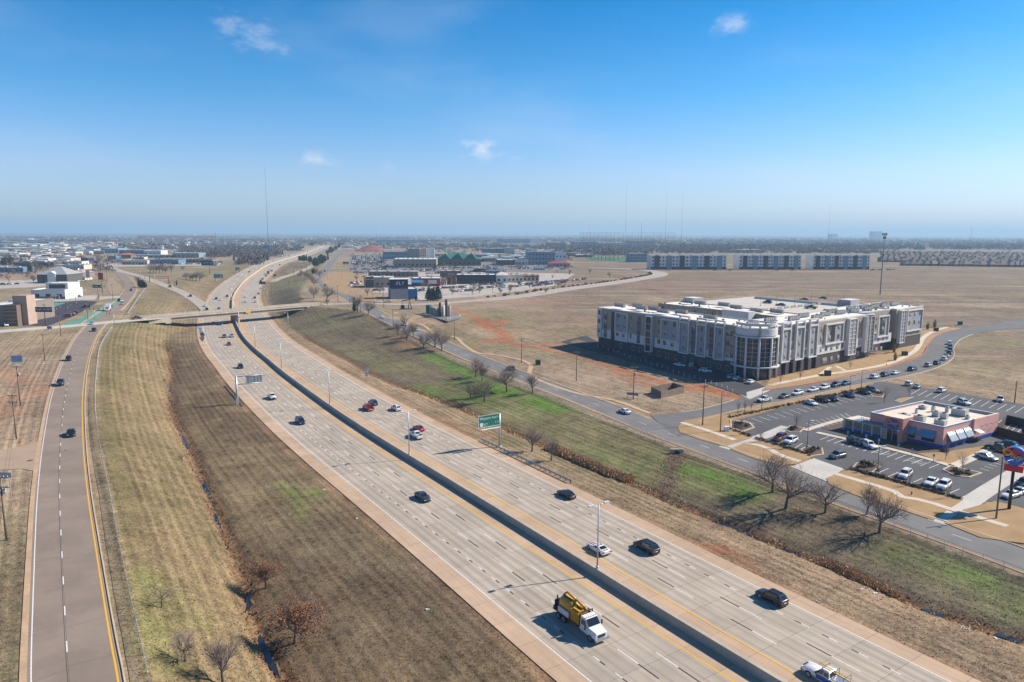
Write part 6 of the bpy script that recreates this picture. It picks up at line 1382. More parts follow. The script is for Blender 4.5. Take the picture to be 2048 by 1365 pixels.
LF.bay(la(720),la(792));LF.box(la(812),la(1090),.01,.06,4.3,7.7,MW,'white_band');LF.rows(la(850),(8.8,12.2),False,.07);LF.fbox(la(885),la(1085));
for x in(858,925,1015):LF.rows(la(x),(5.2,),True,.07)
for x0,x1 in((1098,1215),(1300,1412),(1508,1622)):LF.tower(la(x0),la(x1))
for x0,x1 in((1217,1298),(1414,1506),(1624,1730)):LF.box(la(x0),la(x1),.01,.06,4.3,6.6,MW,'white_band')
LF.rows(la(1655),ROWS,True,.07);LF.rows(la(1705),ROWS,True,.07)
for x in(420,560,640,760,860,960,1060,1160,1250,1350,1450,1560,1670):LF.win(la(x),.7,WM[0],-.1)
RF=Fac(uv(0,0),ev,vn,AP)
def ra(zx):return linex(AP_C,AP_C+ev*LV,1500+zx/5.12)*LV
for x0,x1 in((290,378),(433,520),(570,655)):RF.tower(ra(x0),ra(x1))
RF.box(ra(215),ra(1430),.008,.05,4.3,7.7,MW,'white_band')
for x in(225,262,395,410,535,550,668,710):RF.rows(ra(x),ROWS,False,.06)
RF.fbox(ra(740),ra(920),7.4,14.6,2);RF.box(ra(790),ra(840),.31,.34,8.2,14.0,M_GL,'stair_glass')
for x in(765,820,880,930):RF.rows(ra(x),(5.2,),True,.06)
RF.bay(ra(960),ra(1040),True);RF.bay(ra(1132),ra(1217),True)
for x in(1060,1100,1240):RF.rows(ra(x),ROWS,False,.06)
RF.fbox(ra(1275),ra(1385),6.6,14.8,1);RF.box(ra(1300),ra(1350),.31,.34,7.6,14.0,M_GL,'stair_glass');RF.rows(ra(1395),ROWS,False,.06)
for x in(1245,1300,1350,1385):RF.rows(ra(x),(5.2,),True,.06)
vmax=S1-.5;RF.bay(vmax-6,vmax,True)
for k in range(6):RF.box(ra(250+k*78),ra(282+k*78),.0,1.2,0,3.9,MD,'buttress')
for x in(750,770,830,900,1100,1180,1290,1340):RF.win(ra(x),1.0,WM[1],-.09)
R2=Fac(uv(5,S1),ev,vn,AP);l2=S2-S1;R2.box(2,l2-1,.01,.06,4.3,7.7,MW,'white_band');R2.fbox(l2*.12,l2*.4,6.6,15,2)
for f in(.5,.62,.74,.88):R2.rows(l2*f,ROWS,True,.07)
R3=Fac(uv(2.5,S2),ev,vn,AP);l3=LV-S2;R3.bay(l3*.08,l3*.26,True);R3.fbox(l3*.38,l3*.95,6.2,15,3);R3.rows(l3*.32,ROWS,False,.07)
for f in(.45,.66,.88):R3.rows(l3*f,(4.9,),True,.07)
CI=Fac(uv(LU-1,40),-eu,-ev if(-ev).dot(un)>0 else ev,AP);CI.n=un
for k in range(11):
 for z in(5.2,8.8,12.2):CI.win(3+k*5.2,z,WM[k%2],.0)
for k in range(7):CI.box(5.4+k*7.8,5.6+k*7.8,.01,.1,1,ZR,MW,'downpipe')
TC=uv(5.4,5.4);RT=7.3;tb=math.atan2(-(eu+ev).y,-(eu+ev).x)
def ring(r0,r1,z0,z1,a0,a1,m,name,n=26):
 mb=MB();A=[tb+a0+(a1-a0)*k/n for k in range(n+1)];ou=[(TC.x+r1*math.cos(a),TC.y+r1*math.sin(a))for a in A];inn=[(TC.x+r0*math.cos(a),TC.y+r0*math.sin(a))for a in A]
 for k in range(n):mb.prism([inn[k],ou[k],ou[k+1],inn[k+1]],z0,z1,bottom=True)
 return mb.build(name,m,AP)
W_A=R(112)
ring(RT-.5,RT,4.2,12.6,-W_A,W_A,M_GL,'curtain_wall');ring(RT-.6,RT-.1,0,3.6,-W_A,W_A,M_GL,'lobby_glass');ring(.3,RT-.5,12.6,ZR-.2,-PI,PI,MW,'tower_core',30);ring(RT-.6,RT+.1,13.6,ZR,-W_A,W_A,MW,'fascia');ring(RT-.4,RT+.9,13.0,13.3,-W_A,W_A,MW,'cornice');ring(RT-.3,RT+1.4,3.6,3.95,-W_A*.9,W_A*.9,MW,'canopy');ring(RT-.5,RT,ZR+1.0,ZR+1.8,-W_A,W_A,MW,'crown_ring');ring(RT-.42,RT-.05,ZR,ZR+.25,-W_A,W_A,MW,'crown_base')
for k in range(9):a=-W_A+2*W_A*k/8;ring(RT-.4,RT-.1,ZR+.25,ZR+1.0,a-.05,a+.05,MW,'crown_post',2)
for k in range(7):a=-W_A*.92+2*W_A*.92*k/6;mb=MB();mb.tube((TC.x+(RT+.45)*math.cos(tb+a),TC.y+(RT+.45)*math.sin(tb+a),-.3),(TC.x+(RT+.45)*math.cos(tb+a),TC.y+(RT+.45)*math.sin(tb+a),13.0),.42,.42,10);mb.build('column',MW,AP)
for k in range(13):a=-W_A*.95+2*W_A*.95*k/12;ring(RT,RT+.1,4.2,12.6,a-.008,a+.008,M_FRAME,'mullion',1)
for k in range(1,6):ring(RT+.001,RT+.12,4.2+k*1.4,4.28+k*1.4,-W_A,W_A,M_FRAME,'transom')
ac=MB();cb_=MB();cb_.box(-3.1,3.1,-.7,.7,.0,.35)
for k in range(5):x=-2.6+k*1.3;ac.box(x-.52,x+.52,-.6,.6,.36,1.6,0);ac.lathe([(.42,1.6),(.42,1.68),(.1,1.69)],(x,0,0),8,1)
a1_=ac.build('condenser',[mat('condenser_grey',(.30,.295,.285),.6),M_TRIM]);a2_=cb_.build('support_frame',M_DGALV);COL.objects.unlink(a1_);COL.objects.unlink(a2_)
spots=[(9,8),(12,24),(9,36),(6,48),(12,48),(9,60),(9,72),(13,72),(9,84),(9,96),(12,108),(14,S1+8),(14,S1+20),(14,S1+32),(12,S2+8),(12,S2+18),(12,LV-10),(LU-8,6),(LU-14,12),(LU-20,8),(LU-26,10),(LU-34,7),(LU-40,12),(30,9),(LU-12,50),(LU-22,47),(LU-32,52),(LU-42,48),(26,50),(33,45)]
for i,(u,v)in enumerate(spots):
 p=uv(u,v)+O_+Vector((0,0,(ZR+.01)*KZ));t=thing('condenser_bank','bank of five grey air conditioning condensers on the white apartment roof','air conditioner',p,math.atan2(eu.y,eu.x)+(PI/2 if i<17 else 0),'rooftop condenser banks')
 for q in(a1_,a2_):c=q.copy();COL.objects.link(c);c.parent=t
for k in range(70):
 u0,u1,v0,v1=WINGS[k%5];u,v=random.uniform(u0+1.5,u1-1.5),random.uniform(v0+1.5,v1-1.5);s_=random.uniform(.15,.45);ubox(u-s_,u+s_,v-s_,v+s_,ZR,ZR+random.uniform(.4,.9),random.choice((M_DGALV,MG,MW)),'roof_vent')
DK='cars parked on the garage roof';zd_=ZB+14.3*KZ
for k,c,x,y,l in[('sedan','red',1608,601,'red car parked on the garage roof'),('sedan','dark blue',1645,598.5,'dark blue car at the far edge of the garage roof'),('suv','black',1534.5,607,'black SUV at the left end of the garage roof'),('sedan','dark blue',1561,612,'dark blue sedan in the middle of the garage roof'),('pickup','dark teal',1621.5,618,'dark teal pickup by the garage ramp'),('sedan','dark blue',1686,607,'dark blue car at the right end of the garage roof')]:
 p=G(x,y,zd_);q=(p-O_);vv=max(60,min(LV*.84,q.dot(ev)));uu=max(26,min(LU-6,(q-ev*q.dot(ev)).dot(eu)+0));car(k,c,G(x,y,zd_)+Vector((0,0,.01)),math.atan2(eu.y,eu.x)+.2,l,DK)
for i,(x,y)in enumerate([(1521,612),(1553,610),(1589,612),(1622,610),(1654,606),(1687,602)]):lamp(G(x,y,zd_),6,(1,0),'thin dark lamp post on the garage roof','garage roof lamps',1,.8,.06,M_DGALV)
# ---------------------------------------------------------------- restaurant, its lot and the streets round it
ZG=-5.0
def gp(pts):return[GR(*p)for p in pts]
def slab(name,pts,z,m,kind='structure',drop=.25,parent=None):
 P=gp(pts);mb=MB();zb=min(p.z for p in P);n=len(P)
 ar=sum(P[i].x*P[(i+1)%n].y-P[(i+1)%n].x*P[i].y for i in range(n))
 if ar<0:P=P[::-1]
 mb.add([(p.x,p.y,p.z+z)for p in P]+[(p.x,p.y,p.z-drop)for p in P],[tuple(range(n))]+[(n+i,n+(i+1)%n,(i+1)%n,i)for i in range(n)])
 o=mb.build(name,m,parent)
 if kind:tag(o,kind=kind)
 return o
def ribbon(name,pts,w,z,m,kind='structure',parent=None,step=3.0):
 P=gp(pts);c=Curve([(p.x,p.y,p.z)for p in P],step,smooth=len(P)>2);mb=MB();strip(mb,c,-w/2,w/2,z,0,c.L,step,0,.2);o=mb.build(name,m,parent)
 if kind:tag(o,kind=kind)
 return o
def lawnmat():
 t=NT('dormant_lawn');co=t.pos();n1=t.noise(co,.25,5,.6);n2=t.noise(co,3,4,.7)
 c=t.mix(t.rng(n1,.3,.7),(.30,.185,.08,1),(.40,.25,.115,1));c=t.mix(t.rng(n2,.3,.75,0,.5),c,(.24,.165,.085,1));t.l(c,t.p.inputs['Base Color']);t.p.inputs['Roughness'].default_value=.95;t.bump(n2,.5,.08);return t.mat
M_LAWN=lawnmat();M_MULCH=mat('mulch',(.10,.065,.045),.95,var=.4,scale=1.5,fine=8);M_REDK=mat('red_kerb_paint',(.50,.10,.075),.8,var=.25,scale=.8)
UPP=[(1300,831),(1382,823),(1469,801),(1526,783),(1600,772),(1666,761),(1773,737),(1843,712),(1857,690),(1868,676),(1885,667),(1922,658),(2060,636)]
LOW=[(1345,868),(1400,842),(1490,817),(1560,804),(1640,787),(1700,773),(1800,755),(1870,737),(1905,717),(1908,694),(1925,677),(1960,666),(2060,655)]
cu=Curve(gp(UPP),3.0);cl=Curve(gp(LOW),3.0);mb=MB();n=90
for i in range(n):
 a0,a1=cu.at(cu.L*i/n,0,.02),cu.at(cu.L*(i+1)/n,0,.02);b0,b1=cl.at(cl.L*i/n,0,.02),cl.at(cl.L*(i+1)/n,0,.02);mb.quad(b0,b1,a1,a0)
ast=mb.build('apartment_street',asphalt('street_asphalt',(.15,.145,.142)));tag(ast,kind='structure')
s1_=cu.near(np.array([gp([(1526,783)])[0].x]),np.array([gp([(1526,783)])[0].y]))[1][0];s0_=cu.near(np.array([gp([(1469,801)])[0].x]),np.array([gp([(1469,801)])[0].y]))[1][0]
mb=MB();sweep(mb,cu,[(-.25,-.2),(-.25,.15),(.0,.15),(.0,-.2)],s1_,cu.L-100,3);mb.build('red_kerb',M_REDK,ast)
mb=MB();sweep(mb,cl,[(.0,-.2),(.0,.15),(.25,.15),(.25,-.2)],16,cl.L-60,3);sweep(mb,cu,[(-.25,-.2),(-.25,.15),(.0,.15),(.0,-.2)],10,s0_,3);mb.build('kerb',M_KERB,ast)
slab('lot_asphalt',[(1455,846),(1612,802),(1742,778),(1750,762),(1875,780),(2062,812),(2062,1020),(1990,1003),(1926,1002),(1790,959),(1703,941),(1640,927),(1600,903),(1541,885),(1506,878),(1458,862)],.015,asphalt('lot_asphalt',(.105,.104,.108)))
slab('apartment_drive',[(1122,684),(1172,671),(1202,688),(1466,748),(1500,756),(1532,776),(1502,797),(1478,790),(1420,770),(1330,743),(1240,717)],.01,M_ASPHD)
slab('drive_apron',[(1478,789),(1532,774),(1540,781),(1500,799)],.03,M_APRON)
L1=[(1355,855),(1370,842),(1464,824),(1560,806),(1640,788),(1700,775),(1732,769),(1740,776),(1612,803),(1458,842),(1462,858),(1506,876),(1450,894),(1400,880),(1360,866)]
slab('corner_lawn',L1,.12,M_LAWN);slab('roadside_lawn',[(1459,899),(1495,885),(1518,882),(1600,903),(1628,913),(1593,929),(1565,932),(1511,919)],.12,M_LAWN);slab('roadside_lawn',[(1652,958),(1680,946),(1704,940),(1790,958),(1926,1001),(1898,1019),(1867,1042),(1804,1021),(1710,991),(1659,970)],.12,M_LAWN);slab('roadside_lawn',[(1889,1047),(1926,1021),(1990,1003),(2062,1022),(2062,1090),(1960,1076)],.12,M_LAWN)
slab('apartment_lawn',[(1540,757),(1640,735),(1776,708),(1800,690),(1822,668),(1850,656),(1890,655),(1922,657),(1885,666),(1866,676),(1855,690),(1841,711),(1772,736),(1740,743),(1700,750),(1664,760),(1600,771),(1526,782),(1530,774)],.11,M_LAWN)
slab('apron',[(1581,934),(1628,917),(1687,938),(1652,963)],.03,M_APRON)
ribbon('driveway',[(1448,897),(1506,880),(1546,866),(1574,854)],3.4,.032,M_APRON);ribbon('driveway',[(1876,1046),(1917,1020),(1945,1001),(1980,978),(2042,940)],3.6,.034,M_APRON)
for pts,w in(([(1540,771),(1620,755),(1655,749),(1700,743),(1770,730),(1800,719),(1829,703),(1839,690),(1847,676),(1868,663),(1895,655)],2.2),([(1362,846),(1400,857),(1470,881)],1.7),([(1490,887),(1530,894),(1560,912),(1600,924)],1.7),([(1671,949),(1740,969),(1788,984),(1809,998),(1846,1001),(1891,1017),(1921,1025),(2015,1054)],1.6),([(1634,866),(1700,881),(1780,899),(1870,923),(1905,934)],1.7),([(1690,838),(1640,852),(1610,862)],1.5),([(1905,934),(1960,910),(1990,895)],2.2),([(1640,752),(1660,735)],1.6),([(1690,742),(1672,733)],1.6)):
 ribbon('sidewalk',pts,w,.14,M_WALK)
ribbon('winding_path',[(789,625),(850,653),(869,667),(911,675),(925,688),(948,703),(962,708),(981,709),(1040,719.6),(1061,730),(1059,744),(1077,760),(1159,788),(1225,800),(1300,827)],1.8,.03,mat('tan_path',(.46,.31,.185),.9))
slab('restaurant_lawn',[(1835,908),(1884,905),(1970,893),(1975,899),(1905,932),(1868,920)],.12,M_LAWN);slab('restaurant_bed',[(1645,857),(1692,846),(1884,896),(1880,906),(1834,909),(1700,872)],.1,M_MULCH)
for k,pts in enumerate([[(1700,942),(1712,927),(1740,925),(1763,934),(1745,946)],[(1884,940),(1900,932),(1965,947),(1940,956),(1910,953)],[(1600,900),(1614,893),(1645,897),(1648,910),(1622,914)],[(1461,857),(1460,840),(1500,846),(1510,856),(1485,865)],[(1571,860),(1580,852),(1610,857),(1600,866),(1580,866)],[(1738,786),(1748,778),(1770,788),(1765,796),(1745,794)],[(1789,803),(1800,797),(1828,795),(1800,806)]]):
 o=slab('lot_island',pts,.16,M_KERB);P=gp(pts);c=sum(P,Vector())/len(P);mb=MB();mb.prism([(c+(p-c)*.86)[:2]for p in P],ZG+.1,ZG+.19);mb.build('planting_bed',M_MULCH if k not in(6,)else M_LAWN,o)
def stalls(A0,A1,B0,B1,n):
 mb=MB();a0,a1,b0,b1=gp([A0,A1,B0,B1])
 for k in range(n+1):
  f=k/n;p=a0.lerp(a1,f);q=b0.lerp(b1,f);d=(q-p).normalized();s_=Vector((-d.y,d.x,0))*.07;mb.add([v+Vector((0,0,.024))for v in(p-s_,p+s_,q+s_,q-s_)],[(0,3,2,1)])
 o=mb.build('stall_lines',M_WHITE);tag(o,kind='structure')
stalls((1487,841),(1735,785),(1509,849),(1757,792),18);stalls((1612,847),(1690,827),(1640,857),(1708,839),8);stalls((1662,872),(1880,928),(1640,880),(1858,937),14);stalls((1735,925),(1945,986),(1712,935),(1922,996),9);stalls((1527,866),(1605,887),(1508,876),(1588,898),5);stalls((1840,779),(2048,815),(1822,789),(2030,826),13);stalls((1672,760),(1760,741),(1690,766),(1778,747),16);stalls((1985,925),(1960,937),(2003,930),(1978,942),3);stalls((1992,838),(2050,852),(1965+12,850),(2035,865),5)
for a in((1750,903),(1822,921)):
 p=GR(*a);q=GR(a[0]+22,a[1]+6)
 mb=MB()
 for k in range(4):u=p.lerp(q,k/3);mb.obox((u.x,u.y),(.93,.37),(-.37,.93),1.3,.05,ZG+.02,ZG+.026)
 o=mb.build('hatched_bay',M_WHITE);tag(o,kind='structure')
# ---- the building
N_=GR(1884,899);W_=GR(1693,856);E_=GR(1989,869);dE=(E_-N_).normalized();LE=(E_-N_).length;LW=linex(N_,W_,1738)*(W_-N_).length;dW=(W_-N_).normalized()
RS=thing('restaurant','pink single storey restaurant with blue awnings and white roof','building',Vector((N_.x,N_.y,ZG)))
M_PINK=mat('pink_stucco',(.70,.37,.32),.85,var=.07,scale=.5);M_SALM=mat('salmon_tile',(.54,.24,.19),.7,var=.2,scale=1.5,fine=6);M_RBLUE=mat('deep_blue_paint',(.012,.055,.30),.6);M_TEAL=mat('blue_awning',(.09,.25,.40),.6,var=.08);M_CREAM=mat('cream_block',(.58,.50,.42),.85,var=.1);M_RROOF=mat('cream_roof',(.66,.57,.46),.9,var=.1,scale=.3);M_GLASSD=M_GL
def rp(w,e,z=0):return dW*w+dE*e+Vector((0,0,z))
def rbox(w0,w1,e0,e1,z0,z1,m,name,mt=None,parent=None):
 mb=MB();mb.prism([rp(a,b)[:2]for a,b in((w0,e0),(w1,e0),(w1,e1),(w0,e1))],z0,z1,1 if mt else 0,0,bottom=True);return mb.build(name,[m,mt]if mt else m,parent or RS)
HR=5.65;rbox(0,LW,0,LE,-.5,HR-.7,M_PINK,'wall',M_RROOF);b=.3
for a in((-.02,LW+.02,-.02,b),(-.02,LW+.02,LE-b,LE+.02),(-.02,b,b+.002,LE-b-.002),(LW-b,LW+.02,b+.002,LE-b-.002)):rbox(*a,HR-.7,HR-.3,M_PINK,'parapet');rbox(a[0]-.05,a[1]+.05,a[2]-.05,a[3]+.05,HR-.299,HR+.02,M_TEAL,'parapet_cap',mat('cap_white',(.66,.66,.66),.6))
rbox(-.06,LW,-.06,0.0,-.45,1.0,M_RBLUE,'blue_base');rbox(-.06,0,.001,LE,-.45,1.0,M_RBLUE,'blue_base');rbox(-.5,-.001,LE*.52,LE+.1,-.44,HR+.2,M_PINK,'wing_wall',M_RROOF);rbox(-.56,-.501,LE*.52,LE,-.43,1.0,M_RBLUE,'blue_base')
w1=linex(N_,W_,1816)*(W_-N_).length;w2=linex(N_,W_,1778)*(W_-N_).length;w3=(W_-N_).length-.5
rbox(w1,w2,-3.0,1.5,-.4,6.3,M_SALM,'entrance_tower',M_RROOF);rbox(w1+1.0,w2-1.0,-3.06,-3.005,.1,2.9,M_GL,'entrance_door')
for f in(0,.5,1):ww=w1+1.0+f*(w2-w1-2.0);rbox(ww-.06,ww+.06,-3.12,-3.062,.1,2.9,M_FRAME,'door_frame')
rbox(w1+.2,w2-.2,-4.6,-3.01,3.3,3.45,M_TEAL,'entrance_canopy')
ND=math.atan2(dW.y,dW.x)+PI
def rtext(s_t,size,w,e,z,m,ang=ND,sh_=0.,par=None):text_mesh('lettering',s_t,size,m,par or RS,rp(w,e,z),(PI/2,0,ang),.03,'CENTER',1,sh_)
mb=MB();wc=(w1+w2)/2;n=20
lg=thing('logo_plaque','round red and blue restaurant logo over the entrance door','sign',RS.location+rp(wc,-3.04,4.75),ND)
for m_,sc,y in((mat('logo_red',(.5,.03,.03),.5),1.0,-.03),(M_RBLUE,.78,-.06)):
 mb=MB();v=[(2.0*sc*math.cos(2*PI*i/n),y,1.15*sc*math.sin(2*PI*i/n))for i in range(n)];mb.add(v+[(a,y+.03,c)for a,b2,c in v],[tuple(range(n-1,-1,-1))]+[(i,(i+1)%n,n+(i+1)%n,n+i)for i in range(n)]);mb.build('disc',m_,lg)
text_mesh('lettering',"Chuy's",1.35,mat('logo_yellow',(.7,.48,.02),.5),lg,(0,-.08,0),(PI/2,R(-12)*0,0),.02,'CENTER',1,.25)
rbox(w2+.01,w3,-2.5,4.2,-.4,3.0,M_CREAM,'patio',M_RROOF);rbox(w2+.02,w3-.01,-2.56,-2.501,-.35,.9,M_RBLUE,'blue_base');rbox(w2+.02,w3+.1,-2.75,-2.4,3.001,3.25,mat('green_fascia',(.25,.33,.24),.7),'fascia');rbox(w2+.05,w2+8,-2.3,0,3.26,3.36,M_TEAL,'patio_canopy')
hb=MB();hb.prism([rp(a,b2)[:2]for a,b2 in((-.14,-.02),(.14,-.02),(.14,.02),(-.14,.02))],0,.2);hole_shade=hb.build('block_opening_shade',M_BLACKP,RS);base=rp(0,-2.5);first=True  # solid black pieces paint the shade inside the block openings
for k in range(4):
 for c in range(7):
  for r_ in range(6):
   w=w2+.9+(w3-w2-1.2)*(k+(c+.5)/7*.86)/4;o=hole_shade if first else hole_shade.copy()
   if not first:COL.objects.link(o);o.parent=RS
   first=False;o.location=rp(w,-2.51,1.05+r_*.3)
for k in range(5):w=w2+.5+(w3-w2-.8)*k/4;rbox(w-.15,w+.15,-2.66,-2.502,-.3,3.0,M_CREAM,'pilaster')
M_NEON=mat('neon_red',(.45,.02,.025),.5);rtext('TEX MEX',1.1,w2+4.2,-2.2,3.9,M_NEON);rbox(w3-7.5,w3-4,3.3,3.4,3.01,3.1,M_DGALV,'letter_rail')
for k,a in enumerate((-7.2,-6.7,-6.2,-5.6,-5.1,-4.6)):rbox(w3+a,w3+a+.38,3.25,3.38,3.15,4.1,M_NEON,'roof_letter')
def awn(p0,along,out,w,z1,z0,depth,m,stripes=0):
 mb=MB();a=p0;b2=p0+along*w;mb.add([a+Vector((0,0,z1)),b2+Vector((0,0,z1)),b2+out*depth+Vector((0,0,z0)),a+out*depth+Vector((0,0,z0)),a+Vector((0,0,z1-.08)),b2+Vector((0,0,z1-.08)),b2+out*depth+Vector((0,0,z0-.08)),a+out*depth+Vector((0,0,z0-.08))],[(0,1,2,3),(7,6,5,4),(0,3,7,4),(1,5,6,2),(3,2,6,7)])
 o=mb.build('awning',m,RS)
 for k in range(stripes):
  q=MB();f=(k+.5)/stripes;c0=a+along*w*f;q.tube(c0+Vector((0,0,z1+.02)),c0+out*depth+Vector((0,0,z0+.02)),.04,.04,4);q.build('awning_rib',M_RIM,o)
 return o
for w in(1.6,6.2):awn(rp(w+3.6,0),-dW,-dE,3.6,4.2,2.4,1.2,M_TEAL);rbox(w+.3,w+3.3,-.05,-.01,1.2,2.9,M_GL,'window')
for k in range(3):e=1.6+k*(LE*.52-2)/3;wd=(LE*.52-2)/3-.5;awn(rp(0,e),dE,-dW,wd,4.0,2.0,1.3,mat('striped_metal',(.42,.46,.50),.4,.4),6);rbox(-.05,-.01,e+.2,e+wd-.2,1.1,2.8,M_GL,'window')
awn(rp(-.5,LE*.53),dE,-dW,2.2,3.0,2.5,1.6,M_BLUEW)
for k in range(4):e=LE*(.62+.1*k);mb=MB();mb.tube(rp(-.5,e,3.7),rp(-1.2,e,3.9),.03,.03,5);mb.lathe([(.05,.1),(.28,0)],rp(-1.2,e,3.75),8);mb.build('wall_lamp',M_DGALV,RS)
M_RTU=mat('rooftop_unit_grey',(.44,.45,.41),.6,var=.15)
for i,(fw_,fe,sx,sy,sz)in enumerate([(.62,.12,2.6,1.6,1.3),(.42,.14,2.4,1.8,1.5),(.16,.16,2.4,1.8,1.3),(.30,.72,3.4,2.4,1.8),(.45,.48,1.6,1.4,1.4),(.32,.45,1.6,1.4,1.4),(.80,.70,1.8,1.2,.9),(.62,.66,.8,.8,1.5),(.50,.76,.8,.8,1.6),(.70,.45,.6,.6,.9),(.13,.62,.9,.9,.9),(.55,.3,.6,.6,.7)]):
 t=thing('rooftop_unit','grey ventilation unit on the restaurant roof'+(', largest, near the right parapet' if i==3 else ''),'air conditioner',RS.location+rp(LW*fw_,LE*fe,HR-.69),ND,None if i==3 else 'restaurant rooftop units')
 mb=MB();mb.box(-sx/2,sx/2,-sy/2,sy/2,.15,sz);mb.build('casing',M_RTU,t);mb=MB();mb.box(-sx/2+.1,sx/2-.1,-sy/2+.1,sy/2-.1,0,.149);mb.build('curb',M_DGALV,t)
 mb=MB();mb.lathe([(min(sx,sy)*.36,sz),(min(sx,sy)*.36,sz+.12),(.1,sz+.13)],n=12);mb.build('fan',M_TRIM,t)
en=thing('bin_enclosure','dark brown walled bin enclosure at the right end of the restaurant','enclosure',GR(1994,869));o_=en.location;cn=[GR(1993,870),GR(2060,890),GR(2062,858),GR(2012,846)]
for a,b2 in zip(cn,cn[1:]+cn[:1]):
 d=(b2-a).normalized();s_=Vector((-d.y,d.x,0))*.1;mb=MB();mb.prism([(q-o_)[:2]for q in(a+s_,b2+s_,b2-s_,a-s_)],-.3,2.3);mb.build('wall',mat('dark_brown_wall',(.06,.042,.035),.9),en)
# ---- the pole sign
ps=thing('restaurant_road_sign','tall pole sign with round red and blue drum and yellow lettering','sign',GR(2018,1019),R(-38));M_SBL=mat('sign_blue',(.012,.12,.50),.45);M_SRD=mat('sign_red',(.48,.012,.04),.45);M_SYL=mat('sign_yellow_letters',(.75,.5,.01),.45)
mb=MB();mb.tube((0,0,-.3),(0,0,8.6),.3,.26,10);mb.build('pole',M_BLACKP,ps)
mb=MB();mb.box(-1.5,1.5,-.45,.45,7.6,8.8);mb.build('lower_box',M_SRD,ps);n=28
for nm,m_,lo,hi in(('drum_top',M_SRD,.15,.85),('drum_bottom',M_SBL,.85,1.0),('drum_side',M_SBL,0,.15)):pass
def drum(a0,a1,m_,nm):
 k=14;A=[a0+(a1-a0)*i/k for i in range(k+1)];c=[(1.75*math.cos(a),1.75*math.sin(a)+10.7)for a in A];mb=MB()
 v=[(x,-.7,z)for x,z in c]+[(x,.7,z)for x,z in c];mb.add(v,[(i,i+k+1,i+k+2,i+1)for i in range(k)]+[tuple(range(k+1)),tuple(range(2*k+1,k,-1))]);mb.build(nm,m_,ps)
drum(R(20),R(110),M_SBL,'drum_crest');drum(R(110),R(200),M_SRD,'drum_quarter');drum(R(200),R(380),M_SBL,'drum_base');mb=MB();mb.add([(0,-.69,10.7+.3),(1.6,-.69,11.2),(0,-.69,12.3),(-1.55,-.69,11.2),(0,.69,10.7+.3),(1.6,.69,11.2),(0,.69,12.3),(-1.55,.69,11.2)],[(0,1,2,3),(7,6,5,4)]);mb.build('drum_core',M_SRD,ps)
for sgn in(-1,1):text_mesh('lettering',"Chuy's",1.6,M_SYL,ps,(0,sgn*.75,10.8),(PI/2,R(-20)*sgn,0 if sgn<0 else PI),.05,'CENTER',1,.2)
# ---- small things about the lot
for i,(x,y)in enumerate([(1695,877),(1731.5,885),(1757,893),(1796,903),(1823.5,913),(1866.6,925)]):post_sign(['leftmost','second','third','fourth','fifth','rightmost'][i]+' small blue parking sign along the restaurant walkway',GR(x,y)+Vector((0,0,.1)),.45,[(.6,mat('parking_sign_blue',(.10,.30,.55),.5),[],None)],R(-30),1.3)
for i,(x,y,h,l)in enumerate([(1614,895,6.6,'dark lamp post in the lot beside the parking island'),(1523,822,6.6,'dark lamp post by the corner lawn hedge'),(1699,792,6.8,'dark lamp post on the strip between street and lot'),(1722,779,6.6,'thin lamp post near the lot entrance'),(1755,942,5.5,'thin lamp post on the flower bed island in front of the restaurant')]):lamp(GR(x,y)+Vector((0,0,.1)),h,(1,0),l,None,1,.5,.07,M_DGALV)
hydrant(GR(1823,991)+Vector((0,0,.1)),'red fire hydrant on the lawn in front of the restaurant lot',M_HYD);hydrant(GR(1773,732)+Vector((0,0,.1)),'red fire hydrant on the apartment lawn',M_HYD)
def cabinet(p,l,m,sx=1.2,sy=1.,sz=1.2,name='utility_cabinet'):
 t=thing(name,l,'cabinet',p);mb=MB();mb.box(-sx/2,sx/2,-sy/2,sy/2,.1,sz);mb.build('casing',m,t);mb=MB();mb.box(-sx/2-.1,sx/2+.1,-sy/2-.1,sy/2+.1,-.15,.1);mb.build('plinth',M_CONC,t);mb=MB();mb.box(-.02,.02,-sy/2-.02,-sy/2,.2,sz-.1);mb.build('door_seam',M_TRIM,t)
cabinet(GR(1453,863)+Vector((0,0,.12)),'white utility cabinet on the corner lawn',M_BLUEW);M_DG=mat('cabinet_green',(.03,.06,.045),.6)
for x,y,l in[(1655,752,'dark green cabinet on the apartment lawn nearest the tower'),(1809,712,'dark green cabinet on the apartment lawn by the bend'),(1872,663,'dark green cabinet at the far end of the apartment lawn'),(1076,730,'black cabinet in the field beside the winding path'),(1920,650,'dark cabinet in the field beyond the apartment street')]:cabinet(GR(x,y),l,M_DG,2.0,1.6,2.0)
we=thing('wooden_enclosure','weathered open-topped timber enclosure in the field below the apartments','enclosure',GR(1335,790));cn=[GR(1302,787),GR(1322,797),GR(1368,786),GR(1346,778)]
for a,b2 in zip(cn,cn[1:]+cn[:1]):
 n=max(4,int((b2-a).length/.5));d=(b2-a)/n;s_=Vector((-d.y,d.x,0)).normalized()*.03
 for k in range(n):p=a+d*k-we.location;q=p+d*.94;mb=MB();mb.prism([v[:2]for v in(p+s_,q+s_,q-s_,p-s_)],-.1,2.2+random.uniform(-.15,.1));mb.build('board',mat('grey_board',(.20,.155,.125),.95,var=.3,scale=1.5),we)
bn=thing('leasing_banner','blue banner reading now leasing on two posts by the frontage road','banner',GR(1265,797),R(-28));mb=MB();mb.box(-1.9,1.9,-.05,-.02,1.0,1.8);mb.build('cloth',mat('banner_blue',(.02,.06,.25),.6),bn)
for x in(-1.8,1.8):mb=MB();mb.tube((x,0,-.2),(x,0,1.9),.05,.05,6);mb.build('post',M_WOOD,bn)
